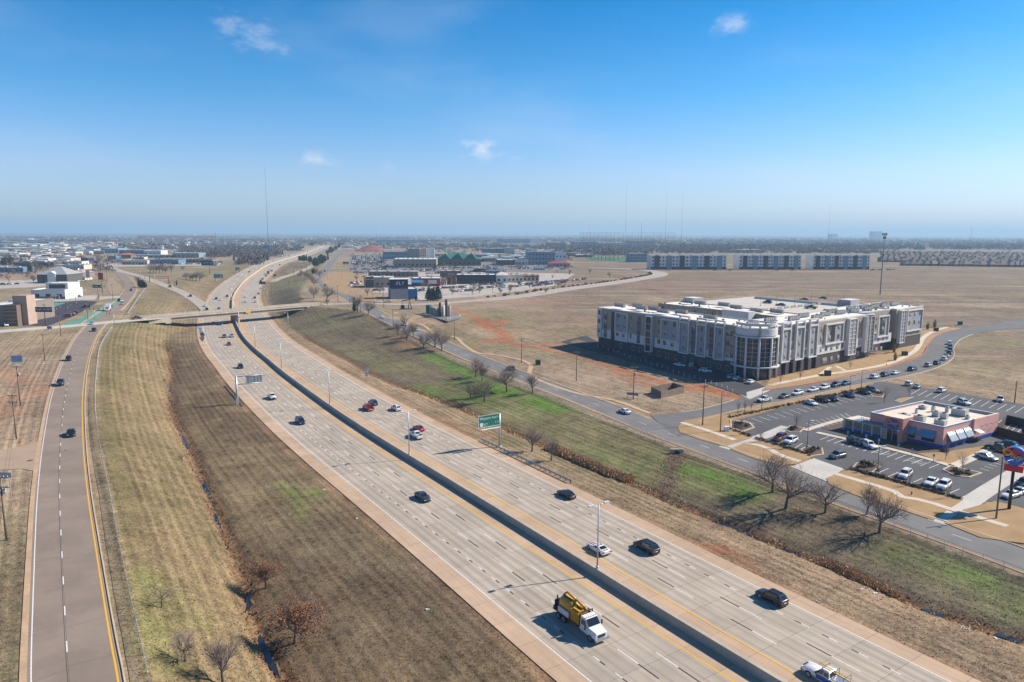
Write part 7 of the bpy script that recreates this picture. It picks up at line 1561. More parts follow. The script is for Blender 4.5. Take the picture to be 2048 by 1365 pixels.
text_mesh('lettering','NOW LEASING',.55,M_BLUEW,bn,(0,-.06,1.4),(PI/2,0,0),.004)
st_=MB();st_.tube((0,0,-.2),(0,0,1.5),.06,.06,6);sm_=st_.build('m',mat('stake_white',(.7,.7,.68),.6));me_=sm_.data;me_.name='marker_stake';bpy.data.objects.remove(sm_)
for i in range(26):
 f=i/25;x=1195+f*270;y=694+f*92+random.uniform(-2,2);o=bpy.data.objects.new('marker_stake',me_);COL.objects.link(o);o.location=GR(x,y);tag(o,'white marker stake along the edge of the apartment drive','stake','white marker stakes')
def shrub_mesh(m_,seed=1,n=120):
 rnd=random.Random(seed);mb=MB();tips=[Vector((rnd.gauss(0,.3),rnd.gauss(0,.3),abs(rnd.gauss(.3,.18))))for _ in range(26)];leaves(mb,tips,n,.13,.12,rnd)
 for t_ in tips[::2]:mb.tube((0,0,-.05),t_,.02,.01,3,cap=False)
 o=mb.build('shrub',m_);d=o.data;bpy.data.objects.remove(o);return d
SHR=[shrub_mesh(mat('shrub_brown',(.11,.075,.055),.9,var=.4,scale=3),1),shrub_mesh(mat('shrub_green',(.035,.05,.025),.9,var=.4,scale=3),2)]
def shrub(p,s_,label,group):o=bpy.data.objects.new('shrub',random.choice(SHR));COL.objects.link(o);o.location=p;o.scale=(s_,)*3;o.rotation_euler=(0,0,random.uniform(0,6));tag(o,label,'shrub',group)
for(a,b2,n,l)in(((1462,836),(1735,777),44,'between the street and the lot'),((1706,941),(1925,1001),36,'in front of the three white parked cars'),((1512,878),(1625,914),16,'in front of the maroon parked SUV'),((1462,860),(1505,876),8,'by the corner lawn cabinet')):
 for k in range(n):f=(k+random.uniform(-.3,.3))/n;shrub(GR(a[0]+(b2[0]-a[0])*f,a[1]+(b2[1]-a[1])*f)+Vector((0,0,.12)),random.uniform(.6,1.1),'low clipped shrub in the hedge '+l,'hedge shrubs '+l)
for(x,y,r_,n,l)in((1730,934,14,10,'by the driveway apron'),(1925,946,16,10,'with the sapling right of the lot'),(1625,903,12,9,'with the dark lamp post'),(1483,853,12,14,'at the corner lawn'),(1590,859,8,6,'in the middle of the lot'),(1758,788,6,4,'at the street entrance'),(1890,905,8,6,'at the restaurant corner'),(1700,850,7,5,'at the patio wall'),(1950,885,8,5,'below the striped awnings')):
 for k in range(n):shrub(GR(x+random.uniform(-r_,r_),y+random.uniform(-r_,r_)*.4)+Vector((0,0,.18)),random.uniform(.6,1.3),'dry shrub in the planting bed '+l,'shrubs '+l)
for i,(x,y,h)in enumerate([(1475,828,4.5),(1489,825,4.5),(1502,822,4.5),(1480,872,3.5),(1520,886,4.5),(1560,897,4),(1593,857,4.5),(1768,806,6),(1818,795,5),(1757,952,4),(1817,973,4),(1925,942,5),(1891,921,4),(1895,998,3),(1600,760,5),(1700,738,4),(1560,768,5)]):tree('sapling',GR(x,y)+Vector((0,0,.1)),h,'bare staked sapling planted beside the restaurant and apartment lots','bare saplings',None,'bare_sapling')
evergreen_proto('gold',9,6,1.3,260,mat('golden_foliage',(.22,.15,.03),.9,var=.4,scale=2),True)
for i,(x,y,h)in enumerate([(1788,706,4),(1822,682,5),(1838,664,5),(1869,656,4.5),(1806,692,4),(1855,660,4),(1790,722,3.5)]):ever('gold',GR(x,y),h,'golden leaved young tree on the apartment lawn','golden lawn trees')
# ---------------------------------------------------------------- the town beyond
PC={'w':(.62,.62,.60),'c':(.55,.49,.40),'t':(.36,.28,.20),'b':(.17,.115,.085),'d':(.045,.048,.055),'n':(.012,.022,.075),'g':(.30,.31,.32),'l':(.10,.19,.28),'r':(.36,.035,.03),'o':(.45,.12,.04),'k':(.02,.14,.11),'u':(.04,.16,.36),'m':(.22,.18,.15),'p':(.42,.30,.24),'s':(.20,.27,.32),'v':(.10,.09,.085)}
def pm(k):return mat('town_'+k,PC[k],.8,var=.08,scale=.25)
TWM={}
def twin(w,h):
 k=(round(w,1),round(h,1))
 if k not in TWM:mb=MB();mb.box(-w/2,w/2,-.06,0,0,h);mb.box(-w/2-.1,w/2+.1,-.1,0,-.15,-.01,1);o=mb.build('window',[M_GL,M_FRAME]);TWM[k]=o.data;bpy.data.objects.remove(o)
 return TWM[k]
def B(label,x0,x1,yb,yt,dep,wall='w',roof='w',rows=1,cols=4,yb1=None,hip=0,text=None,tcol='w',tsz=None,trim=None,units=2,name='commercial_building',zb=None):
 """a building whose front base runs between two pixels; yt is the row of its front top"""
 p=GT(x0,yb);q=GT(x1,yb if yb1 is None else yb1);L=(q-p).length;h=(yb-yt)*p.y/F;a=math.atan2(q.y-p.y,q.x-p.x)
 p.z=min(p.z,q.z)
 t=thing(name,label,'building',p,a);mw=pm(wall)
 mb=MB();mb.box(0,L,0,dep,-1.2,h);mb.build('wall',mw,t)
 if hip:
  mb=MB();e=.6;k=min(L,dep)*.45;mb.add([(-e,-e,h),(L+e,-e,h),(L+e,dep+e,h),(-e,dep+e,h),(k,dep/2,h+hip),(L-k,dep/2,h+hip)],[(0,1,5,4),(1,2,5),(2,3,4,5),(3,0,4),(3,2,1,0)]);mb.build('roof',pm(roof),t)
 else:
  mb=MB();mb.box(.3,L-.3,.3,dep-.3,h-.02,h+.05,0);mb.box(-.1,L+.1,-.1,.3,h,h+.5,1);mb.box(-.1,L+.1,dep-.3,dep+.1,h,h+.5,1);mb.box(-.1,.3,.301,dep-.301,h,h+.5,1);mb.box(L-.3,L+.1,.301,dep-.301,h,h+.5,1);mb.build('roof',[pm(roof),pm(trim or wall)],t)
  for k in range(units):mb=MB();x=L*(k+.7)/(units+.6);y=dep*random.uniform(.35,.7);mb.box(x-1.2,x+1.2,y-.9,y+.9,h+.051,h+1.5);mb.build('roof_unit',mat('rooftop_unit_grey',(.44,.45,.41),.6),t)
 if rows*cols:
  fh=h/rows;ww=L/cols*.42;wh=min(fh*.48,2.2);me=twin(ww,wh)
  for r_ in range(rows):
   for c in range(cols):o=bpy.data.objects.new('window',me);COL.objects.link(o);o.parent=t;o.location=(L*(c+.5)/cols,-.01,fh*r_+fh*.25)
 if trim:mb=MB();mb.box(-.05,L+.05,-.25,-.001,h*.72,h*.98);mb.build('fascia',pm(trim),t)
 if text:text_mesh('lettering',text,tsz or h*.3,pm(tcol),t,(L/2,-.3,h*.72),(PI/2,0,0),.05)
 return t,L,h
def lot(name,pts,m,z=.02):
 P=[G(*p)for p in pts];P=[Vector((p.x,p.y,0))for p in P];mb=MB();mb.prism([p[:2]for p in P],-.3,z);o=mb.build(name,m);tag(o,kind='structure');return o
M_PLOT=mat('pale_lot_concrete',(.40,.35,.30),.9,var=.12,scale=.08,fine=1.5);M_GRLOT=mat('green_coated_paving',(.10,.27,.20),.85,var=.2,scale=.15);M_PURP=asphalt('fresh_asphalt',(.055,.05,.062))
def carrow(x0,y0,x1,y1,n,label,group,ang=None,miss=.12,g=GT):
 for k in range(n):
  if random.random()<miss:continue
  f=(k+.5)/n;p=g(x0+(x1-x0)*f,y0+(y1-y0)*f);car(random.choice(['suv','sedan','pickup','hatch','suv']),cc:=random.choice(['white','white','black','black','grey','silver','dark blue','red','dark grey','silver']),p+Vector((0,0,.14)),(ang if ang is not None else 1.2)+random.choice((0,PI)),label.replace('small','small '+cc),group,False)
# --- right hand shopping area
lot('shop_lot',[(742,585),(790,566),(840,545),(1000,545),(1150,548),(1110,572),(1040,582),(960,592),(880,599),(840,602),(830,590)],M_PLOT)
lot('hotel_lot',[(700,545),(700,512),(780,509),(880,512),(1000,518),(1130,530),(1150,540),(1000,545),(830,543)],mat('old_lot_asphalt',(.17,.16,.155),.9,var=.15,scale=.06),.015)
lot('tan_lawn',[(640,560),(655,548),(700,545),(740,560),(720,575),(690,590),(660,578)],M_LAWN,.03);lot('tan_lawn',[(700,600),(740,604),(775,602),(760,590),(720,585)],M_LAWN,.05)
t,L,h=B('blue and white tunnel building with a tall navy tower',781,835,599,580,20,'g','w',0,0,598,units=1);mb=MB();mb.box(-.05,-.01,0,20,0,h);mb.box(L*.66,L,-.1,-.02,0,h);mb.build('blue_panel',pm('u'),t);mb=MB();mb.box(.3,L*.68,4,15,h+.06,h+7);mb.build('tower',pm('n'),t);mb=MB();mb.box(0,L*.7,3.7,15.3,h+7,h+7.3);mb.build('tower_roof',pm('w'),t);text_mesh('lettering','iFLY',3.6,pm('w'),t,(L*.38,3.9,h+4.2),(PI/2,0,0),.05)
for k in range(9):mb=MB();mb.box(1+k*L*.07,1.2+k*L*.07,-.12,-.01,0,h);mb.build('rib',pm('w'),t)
t,L,h=B('brown brick restaurant with dark sign wall behind the tunnel building',728,782,575.7,556,22,'t','w',1,5,trim='t');mb=MB();mb.box(L*.08,L*.36,-.3,-.05,0,h+1);mb.build('sign_wall',pm('v'),t);text_mesh('lettering','###### ####',h*.14,pm('w'),t,(L*.22,-.36,h*.85),(PI/2,0,0),.03)
t,L,h=B('low shop with red sign front and blue canopy',823,881,573,558,24,'b','w',0,0);mb=MB();mb.box(L*.47,L,-1,-.01,h*.25,h*1.02);mb.build('red_front',pm('r'),t);mb=MB();mb.box(L*.58,L*.88,-1.1,-1.01,h*.35,h*.85);mb.build('sign_panel',pm('w'),t);mb=MB();mb.add([(0,-5,h*.55),(L*.42,-5,h*.55),(L*.42,0,h*.9),(0,0,h*.9),(0,-5,h*.5),(L*.42,-5,h*.5)],[(0,1,2,3),(0,4,5,1)]);mb.build('canopy',pm('u'),t)
B('white canopied shop beside the orange portal',881,893,571,561,14,'w','w',1,3,trim='g')
t,L,h=B('tall dark shop front with orange portal',892,912,570,552,10,'v','d',0,0);mb=MB();mb.box(0,L*.6,-1.5,-.1,h*.85,h*.97);mb.box(0,L*.16,-1.5,-.1,0,h*.849);mb.box(L*.5,L*.6,-1.5,-.1,0,h*.849);mb.build('portal',pm('o'),t)
B('long low black fronted restaurant',913,992,568.5,551,26,'d','w',1,12,units=4);B('white gabled shop with triangular front',992,1015,567,551,20,'w','c',1,2,hip=3)
B('beige row of small shops with dark doorways',1015,1046,565.5,551,18,'c','c',1,4);B('beige shop with dark canopy at the row end',1046,1078,563.5,552,18,'p','c',1,4,trim='b');B('long white roofed shop terrace with dark windows',737,836,554,544,22,'m','w',1,12,units=4);B('dark flat roofed shop behind the orange portal',880,922,556,543,22,'v','c',1,5);B('small bright blue fronted shop',973,1007,548.6,542.5,14,'u','w',1,5)
B('brick store with long white roof left of the green roofed lodge',787,873,535.6,519.5,60,'t','w',1,10,units=8);t,L,h=B('big lodge style store with bright green roof',868,962,532,519,60,'b','k',1,10,hip=9)
for f in(.14,.42,.7):mb=MB();a=L*f;mb.add([(a,-1,h),(a+L*.2,-1,h),(a+L*.1,-1,h+9),(a,26,h),(a+L*.2,26,h),(a+L*.1,26,h+9)],[(0,1,2),(0,2,5,3),(1,4,5,2)]);mb.build('gable',pm('k'),t)
B('blue glass office wing',766,815,519,504,40,'s','w',2,12);B('tan hotel tower with rows of square windows',815,840,519,499,40,'t','s',5,6);B('beige hotel stair block',840,853,518.5,499,30,'c','w',4,3);B('white hotel end tower',853,869,518,498,30,'w','w',0,0,units=0)
B('blue glass office with white end block',966,1010,511,498,40,'s','w',3,14);B('white clinic block with small windows',1010,1029,512,496.5,30,'c','w',4,6);B('grey office by the red canopy',1056,1110,530,505,40,'s','g',3,8);B('white and glass clinic tower',1110,1132,530,506,24,'w','w',2,3);t,L,h=B('low entrance with bright red canopy roof',1097,1140,534,527,14,'g','r',1,6,hip=2.5)
B('dark low store in the middle of the lots',995,1030,531,521,40,'v','w',1,6);B('white fronted store beside the dark one',1030,1056,530.5,520,40,'w','g',1,4);B('dark flat shop near the boulevard lots',948,975,545,538,16,'d','w',1,5);B('pale blue fronted shop near the boulevard lots',1070,1090,541,536,16,'w','w',1,4)
FL='cars parked in the shopping lots'
for a in[(838,583,870,581,9),(868,578.5,900,577,9),(900,577,935,575.5,8),(905,585,960,581,7),(955,579,1010,573.5,14),(1000,577,1040,574,9),(1040,572,1100,567.5,22),(1050,569,1120,563.5,22),(1065,574,1130,566,18),(1120,564,1180,558.5,10),(700,573,720,569,6),(702,568,722,565,5),(748,583,768,581,5),(792,545,870,542,20),(800,542,900,539,22),(870,546,960,543,18),(960,541,1060,538,20),(700,540,780,539,14)]:carrow(*a,'small parked car in the shopping area lots',FL)
for k in range(9):carrow(702+k*.4,529-k*2.0,770-k*.3,529.4-k*2.0,15,'small car in the densely packed dealer lot','cars packed in the dealer lot',1.4,.08)
for i,(x,y)in enumerate([(846,578),(862,588),(884,576),(905,590),(925,582),(945,590),(958,588),(1000,585),(1020,580),(1060,578),(1090,574),(1120,570),(900,540),(925,543),(980,546),(1010,549),(1140,552),(1180,548),(1220,556),(760,588),(735,592),(715,552)]):tree('small',GT(x,y),random.uniform(5,8),'small bare tree in the shopping area lots','bare shopping lot trees',None)
for i,(x,y,h)in enumerate([(745,600,9),(766,603,10),(856,585,8),(884,592,8),(945,587,9),(1000,590,9),(985,587,8),(1110,575,9),(1145,572,8),(1030,584,9),(683,560,9),(655,560,9),(700,610,9)]):lamp(GT(x,y),h,(1,0),'thin lamp post standing in the shopping area','shopping area lamps',1,.8,.08,M_DGALV)
for i in range(46):f=i/46;p=XRR.at(150+f*420,-10-random.random()*3);shrub(Vector((p[0],p[1],gz(p[0],p[1]))),random.uniform(1.5,3),'dark shrub in the beds along the boulevard','boulevard shrubs')
for i in range(55):tree(random.choice(['small','broad2','vase']),GT(random.uniform(700,1150),random.choice([random.uniform(536,549),random.uniform(556,590)])),random.uniform(4,7),'small bare tree in the shopping area lots','bare shopping lot trees')
for a in[(845,548.5,1000,547.5,26),(1010,535,1100,536,16),(880,537,990,537,22),(700,546,780,549,12),(940,571,1010,569.5,12)]:carrow(*a,'small parked car in the shopping area lots',FL)
pj=thing('pump_jack','black oil pump jack standing on a gravel pad','pump jack',GT(812,619),.3);mb=MB();mb.box(-4,4,-1.2,1.2,-.2,.5);mb.build('skid',M_DGALV,pj);mb=MB()
for s_ in(-1,1):mb.tube((1.4,s_*1.2,.5),(2.4,0,6),.15,.12,6);mb.tube((3.4,s_*1.2,.5),(2.4,0,6),.15,.12,6)
mb.build('samson_post',M_BLACKP,pj);mb=MB();mb.tube((-2.2,0,5.2),(6.2,0,7.0),.32,.28,8);mb.build('walking_beam',M_BLACKP,pj);mb=MB();mb.box(5.8,6.8,-.3,.3,5.4,8.0);mb.build('horse_head',M_BLACKP,pj);mb=MB();mb.box(-3.2,-1,-.9,.9,.5,2.6);mb.tube((-2.2,.9,1.8),(-2.2,1.0,5.2),.14,.14,6);mb.build('gearbox',M_BLACKP,pj);mb=MB();mb.tube((6.3,0,5.4),(6.3,0,-.1),.05,.05,5);mb.build('rod',M_GALV,pj)
lot('gravel_pad',[(838,628),(880,622),(915,626),(922,636),(895,643),(865,634)],mat('gravel',(.17,.155,.15),.95,var=.2,scale=.8))
def tank(x,y,r_,h,k,l,nm='storage_tank'):
 t=thing(nm,l,'tank',GT(x,y));mb=MB();mb.lathe([(r_,-.2),(r_,h),(r_*.5,h+.3),(.1,h+.5)],n=18);mb.build('shell',pm(k),t);mb=MB();mb.tube((r_+.1,0,0),(r_+.1,0,h),.08,.08,5);mb.tube((0,0,h+.4),(0,0,h+1.2),.08,.08,5);mb.build('pipework',M_GALV,t)
for a in[(859,628,2.1,5,'k','dark green oil tank at the left of the battery'),(866.5,631,2.0,4.6,'t','tan oil tank, left of a pair'),(872.5,633,2.0,4.6,'t','tan oil tank, right of a pair'),(880.5,635,.8,8,'d','tall dark separator tower, left of two'),(886,633,1.4,6.2,'c','pale cylindrical tank between the separator towers'),(893,634,.8,9.6,'d','tall dark separator tower, right of two'),(899,635,.7,6.4,'p','slim tan vessel at the right of the battery')]:tank(*a)
fence('low grey chain fence round the oil tanks',Curve([GT(845,630),GT(870,640),GT(890,644),GT(918,639),GT(922,634)],3,False),0,60,1.8)
# --- golf range nets
M_NET=NT('netting');tr=M_NET.n('ShaderNodeBsdfTransparent');mx=M_NET.n('ShaderNodeMixShader');mx.inputs[0].default_value=.10;M_NET.p.inputs['Base Color'].default_value=(.03,.04,.05,1);M_NET.l(tr.outputs[0],mx.inputs[1]);M_NET.l(M_NET.p.outputs[0],mx.inputs[2]);M_NET.l(mx.outputs[0],M_NET.out.inputs['Surface'])
NP=[(1040+x/5.12,y)for x,y in[(610,512),(645,514),(680,516),(720,517),(760,519),(800,520),(835,521),(877,522),(918,522.5),(962,523),(1005,521),(1052,518),(1072,516),(1143,512),(1210,510),(1285,508.5),(1360,508),(1435,507.5),(1512,507),(1563,506.5),(1590,506)]]
rg=thing('range_net','tall net fence of the golf driving range hung between its poles','net',GT(1200,520));mb=MB();pts=[]
for x,y in NP:
 p=GT(x,y);hgt=(y-465.5)*p.y/F;pts.append((p,hgt));t=thing('net_pole','tall thin net pole of the golf driving range','pole',p,0,'driving range net poles');q=MB();q.tube((0,0,-.3),(0,0,hgt),.5,.32,7);q.build('pole',M_DGALV,t)
for(p,a),(q,b2)in zip(pts[:-1],pts[1:]):mb.quad(p-rg.location,q-rg.location,q-rg.location+Vector((0,0,b2)),p-rg.location+Vector((0,0,a)))
mb.build('netting',M_NET.mat,rg);lot('range_turf',[(1168,516),(1185,521),(1260,523),(1262,518),(1200,514)],mat('turf_green',(.03,.14,.05),.9));B('white driving range pavilion',1260,1294,525,508,30,'s','w',3,8)
# --- four storey blocks beyond the pasture
for i,(x0,x1)in enumerate([(1302,1452),(1478,1601),(1626,1738)]):
 t,L,h=B(['pale four storey apartment row, left of three beyond the pasture','pale four storey apartment row, middle of three beyond the pasture','pale four storey apartment row, right of three beyond the pasture'][i],x0,x1,539.5,512,22,'w','w',4,22,units=6,name='apartment_row')
 for k in range(6):mb=MB();a=L*(k+.25+.1*(i%2))/6;mb.box(a,a+L*.065,-1.2,-.13,.5,h+.3);mb.build('dark_bay',pm('s' if k%2 else 'd'),t)
 mb=MB();mb.box(-.1,L+.1,-.3,-.12,-.5,h*.2);mb.build('dark_base',pm('d'),t)
carrow(1740,541,1790,540,14,'small car parked beyond the pasture','cars beyond the pasture');carrow(1320,541.5,1600,541.5,9,'small car parked beyond the pasture','cars beyond the pasture',.1,.4)
# --- far warehouses and blocks (base row, top row)
for a in[('long grey warehouse with pale roof',755,856,487,480,90,'s','w'),('teal fronted warehouse',760,776,482,477,60,'l','w'),('white factory',829,845,479,475.5,60,'w','w'),('small white factory with stacks',872,905,479,475.5,60,'w','w'),('very long white warehouse',1005,1060,487,478.5,120,'s','w'),('bright white warehouse end',1060,1085,487,478.5,120,'w','w'),('tan roofed shed',970,1000,483.5,479,60,'c','c'),('low brown shed',1098,1132,492.5,486,60,'m','w'),('blue grey shed',1149,1194,494,484.5,60,'s','w'),('dark shed behind the range poles',1200,1226,494,487,50,'s','w'),('pale shed behind the range poles',1235,1263,494,487,50,'g','w'),('tall windowless white box building',1265,1309,498,482.5,70,'g','w'),('low white annex beside the tall box',1309,1330,496,489,60,'w','w'),('dark school block among far trees',1480,1530,505,500,60,'g','w'),('orange flats far among the trees',1432,1464,492,486,40,'p','w'),('orange and tan flats far among the trees',1470,1510,491.5,487,40,'p','o'),('distant grey tower block',1664,1675,478,468.5,60,'s','s'),('distant pale tower block by the cell mast',1748,1764,479,463.5,60,'s','w'),('long red brick warehouse on the left skyline',274,432,477.5,472,150,'r','c'),('white water works block on the left skyline',387,394,474,468.5,40,'w','w'),('pale works at far centre left',440,500,481.5,477.5,90,'s','w'),('cream works at far centre left',520,600,480,474.5,120,'c','w'),('beige works left of the freeway',500,560,485,481.5,60,'c','c'),('white sheds at far left',0,58,483,478,80,'w','w'),('blue sheds at far left',0,65,489.5,484.5,60,'s','w'),('dark blue hall at far left',62,96,479.5,475,70,'l','s'),('loading dock building at far left',58,98,490,484.5,50,'l','c'),('long white plant at far left',0,80,502,497,60,'c','w'),('white store right of the left arterial',170,196,488.5,483,50,'g','w')]:
 B(a[0]+' in the far distance',*a[1:],rows=1,cols=6,units=2)
# --- left hand commercial strip
lot('arcade_lot',[(-10,655),(40,651),(95,652),(150,632),(196,604),(150,600),(60,602),(30,610),(-10,620)],M_PURP);lot('white_lot',[(40,604),(128,592),(195,591),(190,600),(120,604)],M_PLOT,.05);lot('green_verge',[(118,652),(172,632),(222,603),(250,598),(246,600),(214,622),(186,643),(165,648)],M_GRLOT,.05);lot('tan_strip',[(157,650),(200,620),(232,601),(236,601.5),(206,622),(163,649)],M_TAN,.08);lot('green_bay',[(70,611),(110,606),(132,606),(100,618)],M_GRLOT,.06);lot('hotel_lot_left',[(-10,578),(60,575),(130,567),(135,560),(60,560),(-10,562)],M_PLOT)
lot('showroom_lot',[(200,534),(290,533),(440,531),(440,527),(300,527),(215,528)],M_PLOT);lot('tan_verge',[(212,575),(216,560),(224,556),(244,574),(240,586),(222,590)],mat('dull_verge',(.30,.215,.135),.95,var=.2,scale=.2),.04);lot('driveway_left',[(196,600),(240,596),(240,592),(200,594)],M_PLOT,.06)
t,L,h=B('tan arcade building with tall corner pier at the left edge',-40,14,652,612,40,'m','w',0,0,name='arcade_building');
for a,b2,z,k,d in((L,L+6.2,h*1.05,'t',-1),(L+2,L+9,h*1.5,'t',3)):
 mb=MB();mb.box(a+.01,b2,d,d+7,-1,z);mb.build('pier',pm('b' if d<0 else 'p'),t)
for k in range(5):mb=MB();mb.box(L,L+6.25,-1.06,-1.01,h*(.15+.19*k),h*(.15+.19*k)+.12);mb.build('band',pm('c'),t)
t,L,h=B('white modern two storey office with brown base',63,131,599,581,22,'w','w',1,3,units=0);mb=MB();mb.box(-.1,L+.1,-.35,-.12,-1,h*.28);mb.build('brown_base',pm('b'),t);mb=MB();mb.box(L*.38,L*.98,5,20,h+.06,h*1.75);mb.build('upper_storey',pm('w'),t);mb=MB();mb.box(L*.42,L*.9,4.9,4.99,h*1.15,h*1.6);mb.build('upper_window',M_GL,t);mb=MB();mb.box(-.1,L*.3,18,21,h+.06,h*1.7);mb.build('screen_wall',pm('w'),t)
t,L,h=B('grey hipped roof hotel behind the white office',75,135,567,549.5,26,'v','g',4,10,hip=7,name='hotel');mb=MB();mb.box(L*.38,L*.64,-1.6,-.12,-.5,h*1.05);mb.add([(L*.36,-1.8,h*1.05),(L*.66,-1.8,h*1.05),(L*.51,-1.8,h*1.35),(L*.36,10,h*1.05),(L*.66,10,h*1.05),(L*.51,10,h*1.35)],[(0,1,2),(0,2,5,3),(1,4,5,2)]);mb.build('entrance_gable',pm('w'),t)
for a in[('dark shop with pale hipped roof beside the hotel',136,166,557,546,24,'m','p',1,5,3),('small canopied filling station by the arterial',140,170,561,555,14,'c','m',0,0,2),('pale green roofed shop at the left edge',-10,47,546,536,20,'l','w',1,6,0),('long teal roofed shop behind the hotel',110,168,539.5,531,20,'c','l',1,8,0),('white shop with red roof',125,164,532,524,20,'w','r',1,6,0),('dark low shop row behind the hotel',28,108,534,526,20,'v','v',1,10,0),('cream terrace far left',38,90,524,517,24,'c','c',1,6,0),('brick red strip shops far left',60,122,513,508.5,24,'r','c',1,8,0),('beige shop terrace far left',0,48,512,507,24,'c','w',1,6,0),('grey shop terrace far left',48,122,509,505,24,'g','w',1,8,0),('red roofed diner right of the arterial',236,262,517,510,24,'b','o',1,4,3),('blue glass car showroom',295,357,529.5,520.5,30,'l','v',1,8,0),('long brown roofed dealership',357,425,526,520,30,'m','v',1,10,0),('pale stone fronted car dealership',245,295,530,521.5,30,'c','g',1,8,0),('white warehouse by the park field',288,322,510,502,40,'w','w',1,4,0),('blue warehouse by the park field',238,288,509,501,40,'l','w',1,5,0),('pale blue warehouse behind the dealership',202,237,507,498,50,'s','w',1,5,0),('grey green warehouse behind the billboard',345,398,516,507,40,'s','w',1,6,0),('low white sheds behind the billboard',264,350,516,511,30,'s','w',1,8,0),('small cream diner right of the arterial',266,288,519.5,515,16,'c','c',1,4,0),('teal shop right of the far arterial',215,232,520,513,20,'l','l',1,4,0),('dark blue store left of the arterial',162,176,524,517.5,20,'n','d',1,3,0)]:
 B(*a[:10],hip=a[10])
carrow(205,530.5,440,529,48,'small car parked outside the showrooms on the left','cars outside the showrooms',1.3,.2)
for k in range(4):carrow(325+k*6,505-k*2.2,430+k*4,507.5-k*2.2,20,'small car stored in the auction yard','cars in the auction yard',1.2,.1)
carrow(122,640,190,607,9,'small car parked in the arcade lot','cars in the arcade lot',.4,.55,G);carrow(0,571,40,569,3,'small car parked by the hotel','cars by the hotel',.1,0,G);carrow(140,595,160,594.5,3,'small car parked by the white office','cars by the white office',.1,0,G);carrow(140,524,215,520,12,'small car on the far left arterial','cars on the far arterial',2.2,.3);carrow(120,484,190,514,26,'small car on the far left arterial','cars on the far arterial',2.4,.3)
hcar('suv','white',13,652.5,3,10,'white car nosed up to the arcade wall',True,None,G)
# --- signs and gantries
def panel_sign(name,label,x,yb,x0,x1,yt,y1,k,txt=None,n=1,tk='w',cat='sign'):
 p=GT(x,yb);s_=p.y/F;w=(x1-x0)*s_;z0=(yb-y1)*s_;z1=(yb-yt)*s_;cx=((x0+x1)/2-x)*s_;t=thing(name,label,cat,p)
 for i in range(n):xx=cx+(0 if n==1 else(i/(n-1)-.5)*w*.7);mb=MB();mb.tube((xx,.3,-.3),(xx,.3,z1*.98),.06*w**.5+.05,.06*w**.5+.05,8);mb.build('post',M_DGALV,t)
 mb=MB();mb.box(cx-w/2,cx+w/2,-.25,.0,z0,z1);pn=mb.build('panel',pm(k),t)
 if txt:text_mesh('lettering',txt,min((z1-z0)*.85,w/len(txt)*1.8),pm(tk),pn,(cx,-.28,(z0+z1)/2),(PI/2,0,0),.02)
 return t,cx,w,z0,z1
panel_sign('arcade_sign','navy pole sign reading MAIN EVENT',91,652,74,107.5,614,624,'n','MAIN EVENT');panel_sign('pole_sign','black pole sign beside the left road bend',206,600,187.5,206,570,576,'d','##### ##');panel_sign('pole_sign','white and maroon stacked pole sign',205,585,199,209,546,560,'r');panel_sign('pole_sign','dark blue square sign by the arterial',193,531,189,196,522,527,'d','H');panel_sign('pole_sign','yellow and red sign far on the left',160,524,152,165,513,516,'o');panel_sign('pole_sign','blue reflective sign by the cross street',100,660,95,104,653,658,'u',None,2);panel_sign('pole_sign','tall white water sign far left',80,505,78,82,494,499,'w');panel_sign('monument_sign','white poster frame by the filling station',178,562,173,181,540,556,'w',None,2);panel_sign('stone_portal','dark stone portal by the shopping lawn',692,536,686,698,524,528,'v',None,2)
t,cx,w,z0,z1=panel_sign('billboard','blue billboard with white lettering on a black pole',419.6,551,404.4,434.7,523,532,'n',None);text_mesh('lettering','####### ####',(z1-z0)*.3,pm('w'),t,(cx-w*.06,-.3,z0+(z1-z0)*.62),(PI/2,0,0),.02);mb=MB();mb.box(cx-w/2,cx+w/2,-.27,-.252,z0,z0+(z1-z0)*.2);mb.build('stripe',mat('cyan_print',(.02,.35,.55),.5),t);mb=MB();mb.box(cx+w*.28,cx+w/2,-.28,-.26,z0+(z1-z0)*.22,z1);mb.build('white_print',pm('w'),t)
panel_sign('billboard','light blue billboard far beyond the freeway',532,503,525,540,492,498.5,'u',None)
panel_sign('large_road_sign','grey blue back of a large road sign, nearer of two',437,563,428,447,548.5,556.5,'s',None,2,cat='road sign');panel_sign('large_road_sign','grey blue back of a large road sign, farther of two',475,546,471,480,535,541,'s',None,2,cat='road sign');panel_sign('road_sign','green and yellow exit sign on the right of the carriageway',535.5,581,519,532,563.5,569,'k',None,1,cat='road sign');panel_sign('road_sign','small green exit sign at the ramp split',550,556,547,553,549,553,'k',None,1,cat='road sign')
for l,x0,y0,x1,y1,yt in(('red truss sign gantry across the left ramp',299.5,565,338,567,552.5),('red truss sign gantry across the right ramp',587,549,614.5,545,533.5)):
 p,q=GT(x0,y0),GT(x1,y1);h=(y0-yt)*p.y/F;t=thing('sign_gantry',l,'gantry',p);d=q-p;mb=MB()
 for z in(h,h-1.8):mb.tube((0,0,z),(d.x,d.y,z),.16,.16,5)
 for k in range(10):a=d*(k/10);b2=d*((k+1)/10);mb.tube((a.x,a.y,h-1.8*(k%2)),(b2.x,b2.y,h-1.8*((k+1)%2)),.1,.1,4)
 mb.build('truss',M_RUST,t)
 for a in(Vector(),d):mb=MB();mb.tube((a.x,a.y,-.5),(a.x,a.y,h+.5),.35,.3,7);mb.build('column',M_RUST,t)
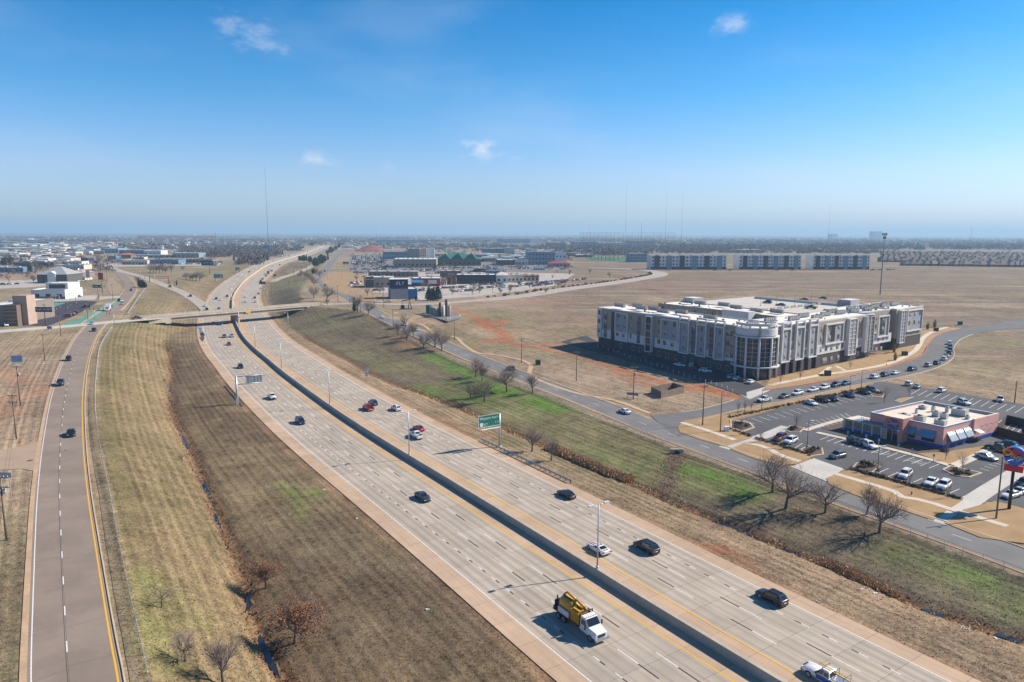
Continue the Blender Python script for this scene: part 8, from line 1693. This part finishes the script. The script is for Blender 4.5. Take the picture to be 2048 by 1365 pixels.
for i in range(15):
 f=i/14;x=58+f*150+random.uniform(-4,4);y=646-f*62+random.uniform(-6,2)
 lamp(GT(x,y),8.5,(1,.2),'tall pale lamp post along the arcade lot and left road','arcade lot lamps',1,.9,.09)
for i,(x,y)in enumerate([(206,590),(210,575),(214,560),(198,548),(186,540),(226,600)]):pole(GT(x,y),11,'wooden utility pole in the row left of the road bend',1,0,False,'utility_pole',None,'utility poles at the road bend')
for i in range(60):
 x=random.uniform(0,240);y=random.uniform(516,566)if x<190 else random.uniform(514,530)
 tree(random.choice(['small','broad2','vase']),GT(x,y),random.uniform(5,9),'bare tree among the shops of the left commercial strip','bare trees of the left commercial strip')
for a in[(20,530,110,528,16),(0,549,60,548,10),(30,515,150,513,18),(100,541,170,540,10),(180,556,196,550,5),(150,565,172,563,4),(95,597,128,596,4)]:carrow(*a,'small parked car among the left commercial strip','cars of the left commercial strip',1.2,.25)
for k,(x,y,h)in enumerate([(14,528,9),(22,530,11),(8,531,10),(60,545,8),(55,544,7),(300,493,12),(308,494,12),(318,493,10),(240,496,12),(248,497,11),(330,494,10),(500,522,10)]):ever('cedar',GT(x,y),h,'dark round evergreen in the left commercial strip','evergreens of the left commercial strip')
for i,(x,y,l)in enumerate([(229,651,'traffic signal post right of the left road junction'),(190,640,'traffic signal post with orange lamps over the junction'),(171,640,'traffic signal post by the green verge')]):
 t=thing('traffic_signal',l,'traffic light',G(x,y),R(160 if i==0 else 10));mb=MB();mb.tube((0,0,-.3),(0,0,6.2),.13,.1,7);mb.tube((0,0,6),(5,0,6.3),.09,.06,6);mb.build('mast',M_GALV,t)
 for k in(2.5,4.6):mb=MB();mb.box(k-.2,k+.2,-.2,.1,5.3,6.4);mb.build('signal_head',mat('signal_orange',(.35,.12,.03),.6),t)
def mast(label,x,yb,yt,w,arms=False,g=GT,group=None):
 p=g(x,yb);h=(yb-yt)*p.y/F;t=thing('antenna_mast',label,'mast',p,0,group);mb=MB();mb.tube((0,0,-1),(0,0,h),w,w*.6,7);mb.build('shaft',M_DGALV if not arms else mat('mast_steel',(.12,.16,.19),.6),t)
 if arms:
  for z,r_ in((h-.9,1.7),(h-3.6,1.1)):
   mb=MB();mb.lathe([(r_,z-.05),(r_,z+.05)],n=12);mb.build('platform',M_DGALV,t)
   for k in range(9):a=2*PI*k/9;mb=MB();mb.obox((r_*math.cos(a),r_*math.sin(a)),(math.cos(a),math.sin(a)),(-math.sin(a),math.cos(a)),.09,.2,z-1.0,z+1.1);mb.build('antenna_panel',pm('v' if k%2 else 'g'),t)
mast('tall cell mast with antenna rings behind the apartment block',1760,590,468,.42,True)
for x,yb,yt,w in[(537.5,505,338,.5),(1250,499,372,.35),(1330,499,385,.35),(1362,499,392,.35),(1282,486,445,1.2),(1655,497,408,.35),(1178,480,430,.8),(862,480,458,1),(1005,482,458,.8),(1053,482,460,.8),(754,482,459,.8),(1940,490,455,.8),(1918,505,477,.9),(1515,492,474,.9),(1700,500,474,.9),(434,514,466,.6),(347,486,456,.5),(463,482,462,.5),(1867,494,477,.8),(2008,492,480,.8)]:
 mast('very thin antenna mast on the skyline, '+('left of the freeway' if x<600 else 'over the shopping area' if x<1150 else 'behind the golf range poles' if x<1400 else 'over the far right suburbs')+(', the tallest' if yt<340 else ', tall' if yt<440 else ', short'),x,yb,yt,w,group='skyline masts')
# --- houses right
def house_proto(seed,m_):
 rnd=random.Random(seed);a=MB();a.box(-7,7,-6,6,-.5,3);a.box(2,8,-9,-6.01,-.5,3);r_=MB();r_.add([(-7.8,-6.8,3),(7.8,-6.8,3),(7.8,6.8,3),(-7.8,6.8,3),(-2.5,0,7.6),(2.5,0,7.6)],[(0,1,5,4),(1,2,5),(2,3,4,5),(3,0,4)]);r_.add([(1.4,-9.6,3),(8.6,-9.6,3),(8.6,-4,3),(1.4,-4,3),(5,-7.5,6),(5,-2,6)],[(0,1,4),(1,2,5,4),(3,0,4,5)]);x=a.build('wall',pm('b'));y=r_.build('roof',m_);ds=(x.data,y.data);bpy.data.objects.remove(x);bpy.data.objects.remove(y);return ds
HP=[house_proto(i,mat('shingle_%d'%i,c,.9,var=.15))for i,c in enumerate([(.135,.105,.09),(.11,.09,.08),(.17,.13,.11)])]
for r_ in range(8):
 y=531-r_*3.4;n=21+r_
 for k in range(n):
  x=1768+(k+random.uniform(-.25,.25))*292/n
  if x<1810-(r_>2)*40 and r_<2:continue
  t=thing('house','brown hip roofed house in the far right suburb','house',GT(x,y+(x-1768)*.012),random.choice((0,.2,PI/2,1.7,PI)),'houses of the far suburb',random.uniform(.85,1.15))
  for nm,me in zip(('wall','roof'),random.choice(HP)):o=bpy.data.objects.new(nm,me);COL.objects.link(o);o.parent=t
# ---------------------------------------------------------------- woods and far-off town that read as one mass
rs=np.random.RandomState(11)
def mass(name,label,cat,boxes,n,size,m_,flat=.6,clump=9):
 """many small leaf-like faces spread through low crowns; boxes are (x0, x1, y0, y1) in photo pixels"""
 C=[];S=[]
 area=np.array([(b[1]-b[0])*(b[3]-b[2])for b in boxes],float);area/=area.sum()
 for b,a in zip(boxes,area):
  k=max(3,int(n*a))
  for _ in range(k):
   p=G(rs.uniform(b[0],b[1]),rs.uniform(b[2],b[3]),0);C.append((p.x,p.y,0));S.append(size*rs.uniform(.6,1.4))
 C=np.array(C);S=np.array(S);N=len(C);K=clump*4
 off=rs.randn(N,K,3);off/=np.linalg.norm(off,axis=2)[...,None];off*=rs.rand(N,K,1)**.4;off[...,2]=np.abs(off[...,2])*flat*1.2+.15
 ctr=C[:,None,:]+off*S[:,None,None];d1=rs.randn(N,K,3)*S[:,None,None]*.2;d2=rs.randn(N,K,3)*S[:,None,None]*.2
 V=np.stack([ctr,ctr+d1,ctr+d2],2).reshape(-1,3);V[:,2]=np.maximum(V[:,2],-.2)
 o=from_np(name,V,np.arange(len(V)).reshape(-1,3),m_);tag(o,label,cat,None,'stuff')
M_WOOD1=mat('bare_wood_mass',(.105,.082,.076),.95,var=.3,scale=.05,fine=.4);M_WOOD2=mat('dark_tree_mass',(.035,.042,.035),.95,var=.4,scale=.05)
mass('woodland','bare brown woodland belts across the middle distance','woodland',[(195,470,486,500),(440,600,488,503),(360,560,496,515),(740,1000,489,498),(950,1200,492,503),(1100,1300,495,512),(1300,1480,494,506),(1330,1760,490,508),(600,690,484,492),(10,60,518,528),(480,520,515,530)],3600,8,M_WOOD1)
mass('woodland','hazy tree covered suburbs towards the skyline','woodland',[(-100,2150,474,487),(1300,2150,480,500),(-100,240,474,488),(680,1300,474,484)],5200,13,M_WOOD1,.55,7)
mass('woodland','dark evergreen clumps scattered through the far town','woodland',[(-100,2150,474,482),(1400,2150,482,502),(700,780,480,490)],520,11,M_WOOD2,.7)
def roofs(label,boxes,n,m_list,smin,smax,h0,h1):
 V=[];Fc=[];MI=[]
 for _ in range(n):
  b=boxes[rs.randint(len(boxes))];p=G(rs.uniform(b[0],b[1]),rs.uniform(b[2],b[3]));w=rs.uniform(smin,smax);d=rs.uniform(smin,smax)*.7;h=rs.uniform(h0,h1);a=rs.choice([0,.1,PI/2,.4]);o=len(V);ca,sa=math.cos(a),math.sin(a)
  for z in(-.5,h):
   for x,y in((-w,-d),(w,-d),(w,d),(-w,d)):V.append((p.x+x*ca-y*sa,p.y+x*sa+y*ca,z))
  Fc+=[(o+4,o+5,o+6,o+7),(o,o+1,o+5,o+4),(o+1,o+2,o+6,o+5),(o+2,o+3,o+7,o+6),(o+3,o,o+4,o+7)];k=rs.randint(1,len(m_list));MI+=[0,k,k,k,k]
 o=from_np('distant_roofs',np.array(V),np.array(Fc),m_list);o.data.polygons.foreach_set('material_index',np.array(MI,np.int32));tag(o,label,'rooftops',None,'stuff')
roofs('pale rooftops of the far town along the skyline',[(-60,700,474,481),(640,1320,474,484),(1300,2100,476,490),(0,240,480,500)],1100,[pm('w'),pm('c'),pm('m'),pm('s'),pm('p')],6,26,4,9)
roofs('small house roofs among the far trees',[(1300,2100,478,500),(-60,240,476,498),(700,1200,478,490)],700,[mat('roof_brown',(.2,.16,.14),.9),pm('t'),pm('m'),pm('c')],5,10,4,6)
roofs('small pale buildings crowding the middle distance',[(0,200,488,512),(0,150,512,530),(200,430,486,500),(690,1000,487,500),(1000,1180,500,515),(880,1100,512,524),(440,560,482,492),(0,130,488,530)],620,[pm('w'),pm('w'),pm('c'),pm('m'),pm('s'),pm('b')],5,14,3.5,7)
mass('woodland','scattered bare trees between the middle distance buildings','woodland',[(0,230,490,545),(690,1140,500,540),(230,440,500,530)],420,5,M_WOOD1)
mb=MB();c=GT(742,503);mb.lathe([(46,-.5),(30,6),(14,13),(3,17)],c,18);o=mb.build('earth_mound',mat('red_earth',(.22,.07,.05),.95,var=.25,scale=.05));tag(o,'red earth mound on the far construction site','mound')
# ---------------------------------------------------------------- the air
mb=MB();mb.box(-27000,27000,-3500,27000,-14,222)
hz=mb.build('haze',mat('haze_air',(.8,.85,.9)));tag(hz,kind='stuff')
hm=bpy.data.materials.new('haze_volume');hm.use_nodes=True;t=hm.node_tree;t.nodes.clear()
o=t.nodes.new('ShaderNodeOutputMaterial');v=t.nodes.new('ShaderNodeVolumePrincipled')
v.inputs['Color'].default_value=(.55,.80,1.0,1);v.inputs['Density'].default_value=1.3e-4;v.inputs['Anisotropy'].default_value=.1
t.links.new(v.outputs[0],o.inputs['Volume']);hz.data.materials[0]=hm
